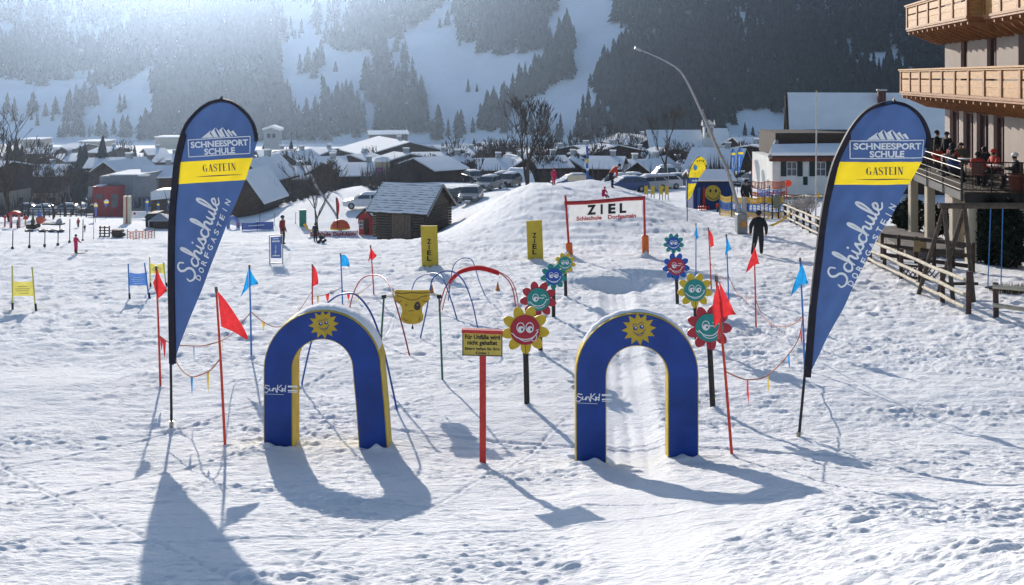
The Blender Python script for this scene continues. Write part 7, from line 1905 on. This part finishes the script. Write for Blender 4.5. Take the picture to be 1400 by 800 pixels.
for i, (px, py, top, lab) in enumerate(((534, 176, 96, 'tallest spruce of the group on the mountain meadow'), (524, 180, 112, 'left spruce of the meadow group'), (545, 178, 108, 'right spruce of the meadow group'), (575, 178, 106, 'tall spruce right of the meadow group'), (566, 182, 122, 'spruce close left of the lone tall one'), (480, 172, 108, 'spruce standing alone left on the meadow'), (468, 176, 110, 'spruce left of the lone meadow one'), (640, 126, 106, 'small lone spruce high on the meadow'), (652, 126, 113, 'smaller spruce beside the lone high one'), (515, 188, 140, 'low spruce at the meadow foot'),
      (870, 140, 50, 'high spruce at the dark forest edge'), (850, 140, 54, 'second spruce at the dark forest edge'), (842, 142, 60, 'third spruce at the dark forest edge'), (760, 100, 50, 'spruce rising from the diagonal forest strip'), (752, 112, 64, 'lower spruce in the diagonal forest strip'))):
    g = mt(px, py); conifer(g, (py - top) * g.y / F, lab, 400 + i, 'spruces standing out on the mountain meadow', .19)

# ================================================================== CHILDREN'S AREA AND SLOPE FURNITURE ON THE LEFT
g = at(414, 309.5); s = g.y / F; t = thing('green_box', g, 'green upright box beside the thin bare trunks', 'box')
mb = MB(); mb.box(g + Vector((0, 0, 11 * s)), (9 * s, 5 * s, 22 * s), rotz(.4), bev=.03); mb.build('body', mat('box_green', (.02, .20, .13), .6, .12, 4), t)
mb = MB(); mb.box(g + Vector((0, 0, 22.3 * s)), (9.6 * s, 5.6 * s, .06), rotz(.4), bev=.02); mb.build('lid', mat('box_green'  , (.02, .20, .13)), t)
# carousel with red dome, banner
g = at(463, 322); Y = g.y; s = Y / F; pf = pix_fn(Y); t = thing('ski_carousel', g, 'children\'s carousel with an orange dome behind the red lettered banner', 'carousel')
mb = MB(); mb.lathe(P(465, 311, Y + .6), [(13.5 * s, 0), (12.8 * s, 3 * s), (10 * s, 7.5 * s), (5 * s, 10.5 * s), (0, 11.2 * s)], 18); mb.build('dome', mat('dome_orange', (.62, .10, .03), .6, .12, 3), t)
mb = MB(); mb.lathe(P(465, 311, Y + .6), [(12.5 * s, -2 * s), (13.8 * s, -2 * s), (13.8 * s, .0), (12.5 * s, 0)], 18); mb.build('rim_band', YEL, t)
mb = MB(); mb.tube([P(465, 326, Y + .6), P(465, 310, Y + .6)], .12, 8); mb.build('centre_post', STEEL, t)
for k in range(5):
    a = k * 1.257; mb = MB(); p = P(465, 320, Y + .6); mb.tube([p, p + Vector((math.cos(a) * 1.4, math.sin(a) * .9, -.25))], .04, 6); mb.build('arm', STEEL, t)
mb = MB(); mb.tube(catmull([pf(416, 306), pf(419, 310), pf(421, 314), pf(428, 315)], 4), [.14 - .008 * i for i in range(13)], 8); mb.build('horn', YELF, t)
Y2 = Y - .5; pf = pix_fn(Y2); t = thing('name_banner', P(456, 320, Y2), 'long white banner with red lettering in front of the orange domed carousel', 'banner')
mb = MB(); mb.prism([(423.5, 316.5), (489, 315.5), (489.5, 323.5), (424, 324.5)], 0, -.03, pf); bn = mb.build('sheet', mat('banner_white', (.72, .71, .70)), t)
RP = mat('banner_red_print', (.50, .03, .05)); fT = lambda u, v, d=0.0: pf(u, -v, d)
for w_, a, b in (('Skischule', 424.5, 452.5), ('Dorf-Aktiv', 455.5, 487)): mb = MB(); put_text(mb, w_, fT, a, b, -322.6, 5.2, .01, .05); mb.build('lettering', RP, bn)
for x in (424, 445, 467, 489): mb = MB(); mb.tube([pf(x, 315, -.05), pf(x, 334, -.05)], .03, 6); mb.build('leg', DARKPOLE, t)
p = at(440, 332); t = thing('baby_buggy', p, 'dark buggy pushed by the person in front of the banner', 'buggy'); s = p.y / F
mb = MB(); mb.box(p + Vector((0, 0, 8 * s)), (8 * s, .5, 5 * s), Matrix.Rotation(.5, 3, 'Y'), bev=.12); mb.build('seat', DARKC, t)
for a in (-3.2, 3.2):
    for y in (-.22, .22): mb = MB(); mb.tube([p + Vector((a * s, y - .02, 2.2 * s)), p + Vector((a * s, y + .02, 2.2 * s))], 2.2 * s, 12); mb.build('wheel', TYRE, t)
mb = MB(); mb.tube([p + Vector((-3 * s, 0, 3 * s)), p + Vector((2 * s, 0, 8 * s)), p + Vector((-5.5 * s, 0, 14 * s))], .03, 6); mb.build('handle', IRON, t)
g = at(461, 300) if False else ground_at(461, 84); Yq = 84; pf = pix_fn(Yq); t = thing('red_drop_flag', P(460, 300, Yq), 'narrow orange red flag on the bank behind the carousel', 'beach flag')
mb = MB(); mb.prism([(460, 269.5), (462, 272), (464, 280), (463.8, 288), (462, 298), (460.5, 298), (459.6, 285), (459, 274)], 0, -.04, pf); mb.build('cloth', REDF, t)
mb = MB(); mb.tube([pf(461.5, 312), pf(460.3, 285), pf(459.5, 270)], .04, 6); mb.build('pole', DARKPOLE, t)
# blue finish panel
g = at(376.5, 361); Y = g.y; pf = pix_fn(Y); t = thing('start_sign', g, 'small blue ZIEL panel in a thin metal frame on the left slope', 'sign')
PB = mat('panel_blue', (.12, .18, .46), .6, .08, 5)
mb = MB(); mb.prism([(370, 324), (384, 323), (384.5, 353), (370.5, 353)], 0, -.04, pf); pn = mb.build('panel', PB, t)
for i, ch in enumerate('ZIEL'):
    mb = MB(); hw = 1.3 if ch != 'I' else .4; put_text(mb, ch, lambda u, v, d=0.0: pf(u, -v, d), 377 - hw, 377 + hw, -(338.5 + i * 3.4), 2.4, .008, .03); mb.build('lettering', WHITE, pn)
mb = MB()
for a, b, c, d in ((373, 326, 381, 327.2), (372, 329, 382.5, 331), (372.5, 349, 383, 350.5)): mb.prism([(a, b), (c, b - .3), (c, d - .3), (a, d)], .008, .012, pf)
mb.build('print_lines', WHITE, pn)
for x in (368.4, 386): mb = MB(); mb.tube([pf(x, 321.5), pf(x + .4, 361)], .022, 6); mb.build('frame_post', STEEL, t)
for y in (321.6, 360): mb = MB(); mb.tube([pf(368.4, y), pf(386.2, y - .6)], .02, 6); mb.build('frame_bar', STEEL, t)
# slalom gates
GY, GB = mat('gate_yellow_cloth', (.68, .60, .14), .8, .08, 5, trans=.3), mat('gate_blue_cloth', (.10, .22, .55), .8, .08, 5, trans=.3)
def slalom(l0, l1, r0, r1, ban, yel, label):
    g = at((l0[0] + r0[0]) / 2, (l0[1] + r0[1]) / 2); Y = g.y; pf = pix_fn(Y)
    t = thing('slalom_gate', g, label, 'slalom gate', 'slalom gates on the left slope')
    pm = mat('gate_pole_yellow', (.62, .55, .12), .5, .1, 6) if yel else BLUEPOLE
    for a, b in ((l0, l1), (r0, r1)):
        mb = MB(); mb.tube([pf(*a) + Vector((0, 0, -.2)), pf(*b)], .02, 6); mb.build('pole', pm, t)
        mb = MB(); mb.tube([pf(a[0], a[1] + 1), pf(a[0] + (b[0] - a[0]) * .18, a[1] + (b[1] - a[1]) * .18)], .03, 6); mb.build('foot_joint', DARKPOLE, t)
    x0, x1, y0, y1 = ban; mb = MB(); n = 6; vs = []
    for i in range(n + 1):
        f = i / n; sg = 1.6 * math.sin(math.pi * f)
        for j in range(4): vs.append(pf(x0 + (x1 - x0) * f, y0 + sg + (y1 - y0 - 2 * sg * .6) * j / 3, .02 * math.sin(6 * f)))
    mb.add(vs, [(i * 4 + j, i * 4 + j + 1, (i + 1) * 4 + j + 1, (i + 1) * 4 + j) for i in range(n) for j in range(3)], 0, True); bn = mb.build('panel_cloth', GY if yel else GB, t)
    mb = MB(); w = x1 - x0
    for f, a, b in ((.3, .25, .7), (.45, .15, .85), (.58, .2, .8), (.75, .3, .8)): mb.add([pf(x0 + w * a, y0 + (y1 - y0) * f + .8, .04), pf(x0 + w * b, y0 + (y1 - y0) * f + .6, .04), pf(x0 + w * b, y0 + (y1 - y0) * f + 1.3, .04), pf(x0 + w * a, y0 + (y1 - y0) * f + 1.5, .04)], [(0, 1, 2, 3)])
    mb.build('print_lines', mat('gate_print', (.22, .24, .12), .7, .1, 5) if yel else mat('gate_print_white', (.55, .60, .70), .7, .1, 5), bn)
slalom((17.3, 425), (16.7, 363), (49.5, 426), (43.8, 365), (17.5, 46.5, 384, 405), True, 'yellow slalom gate at the far left edge')
slalom((177.3, 410), (175.3, 360), (205, 409), (197.5, 359), (177, 201, 372.5, 390.5), False, 'blue slalom gate left of the left drop flag')
slalom((206, 394), (204.4, 351), (228, 392), (223.5, 358), (205.3, 225.3, 360, 374), True, 'yellow slalom gate partly behind the left red pennant')
# snow fun items
for i, (x, y, h, lab) in enumerate(((17, 341, 26, 'thin marker pole at the left edge of the practice area'), (40, 338.5, 22, 'second thin marker pole of the left row'), (61, 337, 22, 'third thin marker pole of the left row'), (79, 335.5, 20, 'fourth thin marker pole of the left row'), (95, 332, 33, 'fifth taller marker pole near the lone skier'), (113, 330, 30, 'sixth marker pole of the left row'), (128, 327, 42, 'tallest marker pole right of the lone skier'), (355, 313, 22, 'marker pole behind the blue banner'), (375, 309, 18, 'marker pole on the bank left'), (404, 306, 16, 'marker pole beside the green box'))):
    g = at(x, y); s = g.y / F; t = thing('marker_pole', g, lab, 'pole', 'thin marker poles on the left'); mb = MB(); mb.tube([g + Vector((0, 0, -.2)), g + Vector((.02, 0, h * s))], .022, 6); mb.build('pole', DARKPOLE, t)
    mb = MB(); mb.tube([g + Vector((0, 0, -.02)), g + Vector((0, 0, .10))], .06, 6); mb.build('foot', BLACK, t)
for (x, lab) in ((40, 'dark snow tube lying alone in front of the play items'), (58.5, 'dark snow tube, left of three side by side'), (71, 'dark snow tube, middle of three side by side'), (82.5, 'dark snow tube, right of three side by side')):
    g = at(x, 317); s = g.y / F; t = thing('snow_tube', g, lab, 'snow tube', 'snow tubes on the left'); Rr, r_ = 4.3 * s, 1.5 * s; mb = MB(); vs = []
    for i in range(18):
        for j in range(8):
            a, b = i * math.pi / 9, j * math.pi / 4; vs.append(g + Vector(((Rr + r_ * math.cos(b)) * math.cos(a), (Rr + r_ * math.cos(b)) * math.sin(a), r_ + r_ * math.sin(b))))
    mb.add(vs, [(i * 8 + j, ((i + 1) % 18) * 8 + j, ((i + 1) % 18) * 8 + (j + 1) % 8, i * 8 + (j + 1) % 8) for i in range(18) for j in range(8)], 0, True); mb.build('ring', mat('tube_rubber', (.03, .03, .06), .5, .2, 5), t)
    mb = MB(); mb.tube([g + Vector((-Rr - r_, 0, r_ * 1.6)), g + Vector((-Rr - r_ * 1.2, 0, r_ * 2.2))], .03, 6); mb.build('handle', BLACK, t)
def pix_thing(name, x, y, label, cat, group=None):
    g = at(x, y); return thing(name, g, label, cat, group), g, pix_fn(g.y), g.y / F
PLR = mat('play_red', (.52, .04, .04), .6, .1, 4); PLP = mat('play_pink', (.55, .20, .22), .6, .1, 4)
t, g, pf, s = pix_thing('play_arch', 20, 311, 'red topped toy arch at the far left of the children\'s area', 'play arch')
for x in (15, 26): mb = MB(); mb.tube([pf(x, 312), pf(x, 294)], .13, 8); mb.build('pillar', PLP, t)
mb = MB(); mb.prism([(12.5, 294), (14, 290.5), (18, 288.5), (23, 288.5), (27.5, 290.5), (29.5, 294), (27, 294.5), (24, 292.5), (17.5, 292.5), (14.5, 294.5)], .25, -.25, pf); mb.build('arch_top', PLR, t)
t, g, pf, s = pix_thing('toy_mushroom', 35, 308.5, 'red and yellow toy mushroom right of the toy arch', 'toy figure')
mb = MB(); mb.lathe(g, [(1.3 * s, 0), (1.1 * s, 9 * s)], 10); mb.build('stalk', YEL, t); mb = MB(); mb.lathe(g + Vector((0, 0, 8.6 * s)), [(3.4 * s, 0), (3.0 * s, 2.4 * s), (1.6 * s, 4.4 * s), (0, 5 * s)], 12); mb.build('cap', PLR, t)
t, g, pf, s = pix_thing('lollipop_sign', 7, 310, 'round red disc on a pink post at the left picture edge', 'sign')
mb = MB(); mb.tube([pf(6.5, 310), pf(7, 297)], .09, 8); mb.build('post', PLP, t); mb = MB(); mb.disc(pf, 7.2, 296.5, 2.2, .1, .02, 18); mb.build('disc', PLR, t)
t, g, pf, s = pix_thing('toy_train', 46, 313, 'dark toy train crate with a red bird shaped front', 'toy figure')
mb = MB(); mb.box(pf(45.5, 309, 0), (13 * s, 1.2, 6 * s), bev=.08); mb.build('wagon', WOODD, t)
mb = MB(); mb.prism([(51, 297), (56, 296), (60, 300.5), (62, 299), (60.5, 302.5), (57.5, 305.5), (53, 305), (51, 301)], .3, -.3, pf); mb.build('bird_front', mat('toy_orange_red', (.55, .10, .04), .6, .1, 4), t)
mb = MB(); mb.lathe(P(54, 297, g.y), [(2.6 * s, 0), (2.8 * s, 3 * s), (1.5 * s, 8 * s), (0, 9 * s)], 10); mb.build('blue_head', PB, t)
mb = MB(); mb.lathe(P(45, 306, g.y), [(2.4 * s, 0), (2.8 * s, 4 * s), (1.3 * s, 8 * s), (1.5 * s, 10 * s), (0, 13 * s)], 10); mb.build('olive_figure', CLOTHG, t)
t, g, pf, s = pix_thing('snow_sledge', 80, 307, 'grey upright sledge shape on a long dark base', 'sledge')
mb = MB(); mb.prism([(60, 305.2), (87, 305.5), (87, 307), (60, 306.8)], .4, -.4, pf); mb.build('base', DARKC, t); mb = MB(); mb.prism([(77.5, 305.3), (79.5, 300), (81.5, 298.7), (83.5, 305.3)], .3, -.3, pf); mb.build('hood', GREYP, t)
t, g, pf, s = pix_thing('target_board', 157, 297, 'round red target sign on a post above the stacked wood', 'sign'); mb = MB(); mb.tube([pf(157, 303), pf(157, 292)], .06, 6); mb.build('post', DARKPOLE, t); mb = MB(); mb.disc(pf, 157, 292, 3.5, .1, .03, 20); tb = mb.build('disc', mat('target_dark_red', (.20, .03, .03), .6, .1, 4), t)
t, g, pf, s = pix_thing('barrier_board', 190, 300, 'low white barrier panel with a red dot right of the pale pylon', 'panel'); mb = MB(); mb.prism([(180, 289), (205, 289), (205, 298), (180, 298)], 0, -.05, pf); pn = mb.build('sheet', WHITE, t); mb = MB(); mb.disc(pf, 184, 292, 1.8, .01, .02, 14); mb.build('dot', PLR, pn)
t, g, pf, s = pix_thing('pale_pylon', 174.5, 306, 'pair of tall pale columns with a red strip between them', 'pylon')
for a, b in ((169.5, 173.2), (175.2, 178.8)): mb = MB(); mb.prism([(a, 268), (b, 268), (b, 306), (a, 306)], .2, -.2, pf); mb.build('column', mat('pylon_cream', (.60, .55, .40), .7, .1, 3), t)
mb = MB(); mb.prism([(173.3, 268.5), (175.1, 268.5), (175.1, 306), (173.3, 306)], .1, -.1, pf); mb.build('red_strip', PLR, t)
t, g, pf, s = pix_thing('event_tent', 217, 314, 'small grey peaked tent beside the left drop flag', 'tent'); Y = g.y
ap = P(218, 291, Y + 1.2); cs = [P(203.5, 301, Y), P(232, 301, Y), P(232, 301, Y) + Vector((.2, 2.6, 0)), P(203.5, 301, Y) + Vector((.2, 2.6, 0))]
mb = MB(); mb.add(cs + [ap] + [c - Vector((0, 0, .12)) for c in cs], [(0, 1, 4), (1, 2, 4), (2, 3, 4), (3, 0, 4), (0, 5, 6, 1), (1, 6, 7, 2), (2, 7, 8, 3), (3, 8, 5, 0)]); mb.build('canopy', mat('tent_grey', (.30, .31, .33), .8, .1, 3), t)
for c in cs: mb = MB(); mb.tube([c - Vector((0, 0, .1)), Vector((c.x, c.y, Hf(c.x, c.y) - .2))], .04, 6); mb.build('leg', STEEL, t)
mb = MB(); mb.box((cs[0] + cs[1]) / 2 + Vector((0, 1.2, -.5)), (24 * s, 1.0, .8), bev=.04); mb.build('counter', WOODD, t)
t, g, pf, s = pix_thing('dark_hut', 202, 312, 'dark pointed hut left of the grey peaked tent', 'hut'); mb = MB(); mb.prism([(196.5, 312), (196, 298), (199, 293.5), (212, 293), (211, 312)], -.5, -2.4, pf); mb.build('wall', DARKC, t); mb = MB(); mb.prism([(195.2, 298.5), (198.8, 293), (212.5, 292.4), (212.5, 293.2), (199.2, 293.8), (196, 298.8)], -.4, -2.5, pf); mb.build('roof', WOODD, t)
net([at(174, 328), at(186, 327.5), at(199, 327), at(211.5, 327)], .1, 12 * at(190, 327).y / F, [(0, 1, NO)], 'orange net in front of the grey tent', 'plastic safety nets')
t, g, pf, s = pix_thing('wood_stack', 161, 325, 'dark stack of timber boards left of the orange net', 'timber stack'); rn = random.Random(9)
for i in range(9):
    mb = MB(); mb.box(pf(161 + rn.uniform(-1.5, 1.5), 323.6 - i * 1.15, rn.uniform(-.1, .1)), ((16 - i * .25) * s, .7, .8 * s), Matrix.Rotation(rn.uniform(-.06, .06), 3, 'Y')); mb.build('board', WOOD, t)
t, g, pf, s = pix_thing('rail_barrier', 145, 325, 'wooden post and rail barrier left of the timber stack', 'barrier')
for x in (137, 143, 149.5): mb = MB(); mb.tube([pf(x, 325), pf(x, 309)], .06, 6); mb.build('post', WOODD, t)
for y in (311, 315, 319, 323): mb = MB(); mb.tube([pf(136, y, .08), pf(150.5, y, .08)], .05, 6); mb.build('rail', WOOD, t)
for (x, y, lab, c, hh) in ((24, 313, 'child in olive jacket in front of the toy arch', CLOTHG, 12), (16, 312, 'child in pink under the toy arch', CLOTHP, 10), (107, 311, 'small person in red jacket right of the snow tubes', CLOTHR, 13), (82, 314, 'small child in olive standing behind the rightmost snow tube', CLOTHG, 8), (327, 313, 'child in red by the blue toy arch', CLOTHR, 10), (116, 316, 'small person in grey by the marker poles', DARKC, 9)):
    g = at(x, y); person(g, hh * g.y / F, {}, (c, CLOTHK, BLACK, HAIR), lab, random.uniform(-1, 1), 'children and helpers in the practice area', hat=c)
t, g, pf, s = pix_thing('blue_banner', 352, 314, 'long blue banner on the snow left of the red jacketed person', 'banner'); mb = MB(); n = 8; vs = []
for i in range(n + 1):
    f = i / n; x = 331 + 42.5 * f
    for j in range(3): vs.append(pf(x, 305 - 2.2 * f + j * (4.6 + .9 * f), .12 * math.sin(i)))
mb.add(vs, [(i * 3 + j, i * 3 + j + 1, (i + 1) * 3 + j + 1, (i + 1) * 3 + j) for i in range(n) for j in range(2)], 0, True); bn = mb.build('sheet', PB, t)
mb = MB(); mb.prism([(340, 308), (362, 306.6), (362, 307.8), (340, 309.2)], .16, .17, pf); mb.build('print_line', WHITE, bn)
for x in (331, 352, 373.4): mb = MB(); mb.tube([pf(x, 303), pf(x, 316)], .035, 6); mb.build('post', DARKPOLE, t)
t, g, pf, s = pix_thing('blue_toy_arch', 320, 312, 'blue toy arch beside the left drop flag', 'play arch'); mb = MB(); mb.tube(catmull([pf(312, 312), pf(312.5, 302), pf(317, 297.5), pf(322, 299), pf(325, 304), pf(325.5, 312)], 5), .16, 8); mb.build('arch_tube', PB, t)
for (x0, x1, y0, y1, bt_, c1, lab) in ((142, 149, 272, 284, 299, WHITE, 'small white drop flag in front of the red facade'), (199, 203, 271, 290, 300, BF2, 'small blue drop flag beside the pale pylon'), (214.5, 218, 275, 288, 300, DRIFTB, 'dark blue drop flag right of the small blue one'), (229, 232.5, 271, 288, 300, BF2, 'small blue drop flag touching the left drop flag'), (128, 134, 277, 296, 304, WHITE, 'small white and yellow drop flag left of the red facade')):
    Yk = at((x0 + x1) / 2, bt_).y
    small_flag([((x0 + x1) / 2, y0), (x0, y0 + 3), (x0 + (2 if c1 is WHITE else 0), y1)], [((x0 + x1) / 2 + .3, y0), (x1, y0 + 4), (x0 + 3.5, y1)], [(x0 + 3, bt_), (x0 + 2, y1), (x0, y0 + 3), ((x0 + x1) / 2, y0)], Yk, [(y0 + .2, y0 + 4, c1), (y0 + 4, y0 + 6, YF2), (y0 + 6, y1, PB if c1 is WHITE else c1)], lab)
# fence between the slope and the left village
fg = at(2, 288); pts = [ground_at(x, 138) for x in (-30, 0, 30, 60, 90, 118)]
t = thing('road_fence', pts[0], 'dark post and rail fence behind the children\'s area at the left', 'fence')
for i, p in enumerate(pts):
    for k in range(4):
        q = p if i == len(pts) - 1 else p.lerp(pts[i + 1], k / 4)
        if i == len(pts) - 1 and k: continue
        q = Vector((q.x, q.y, Hf(q.x, q.y))); mb = MB(); mb.tube([q + Vector((0, 0, -.2)), q + Vector((0, 0, 1.3))], .07, 6); mb.build('post', WOODD, t)
    if i:
        for z in (.5, .85, 1.2): mb = MB(); mb.tube([pts[i - 1] + Vector((0, -.1, z)), p + Vector((0, -.1, z))], .06, 6); mb.build('rail', WOODD, t)
build_ground()
build_mountain()
build_forest()
build_haze()
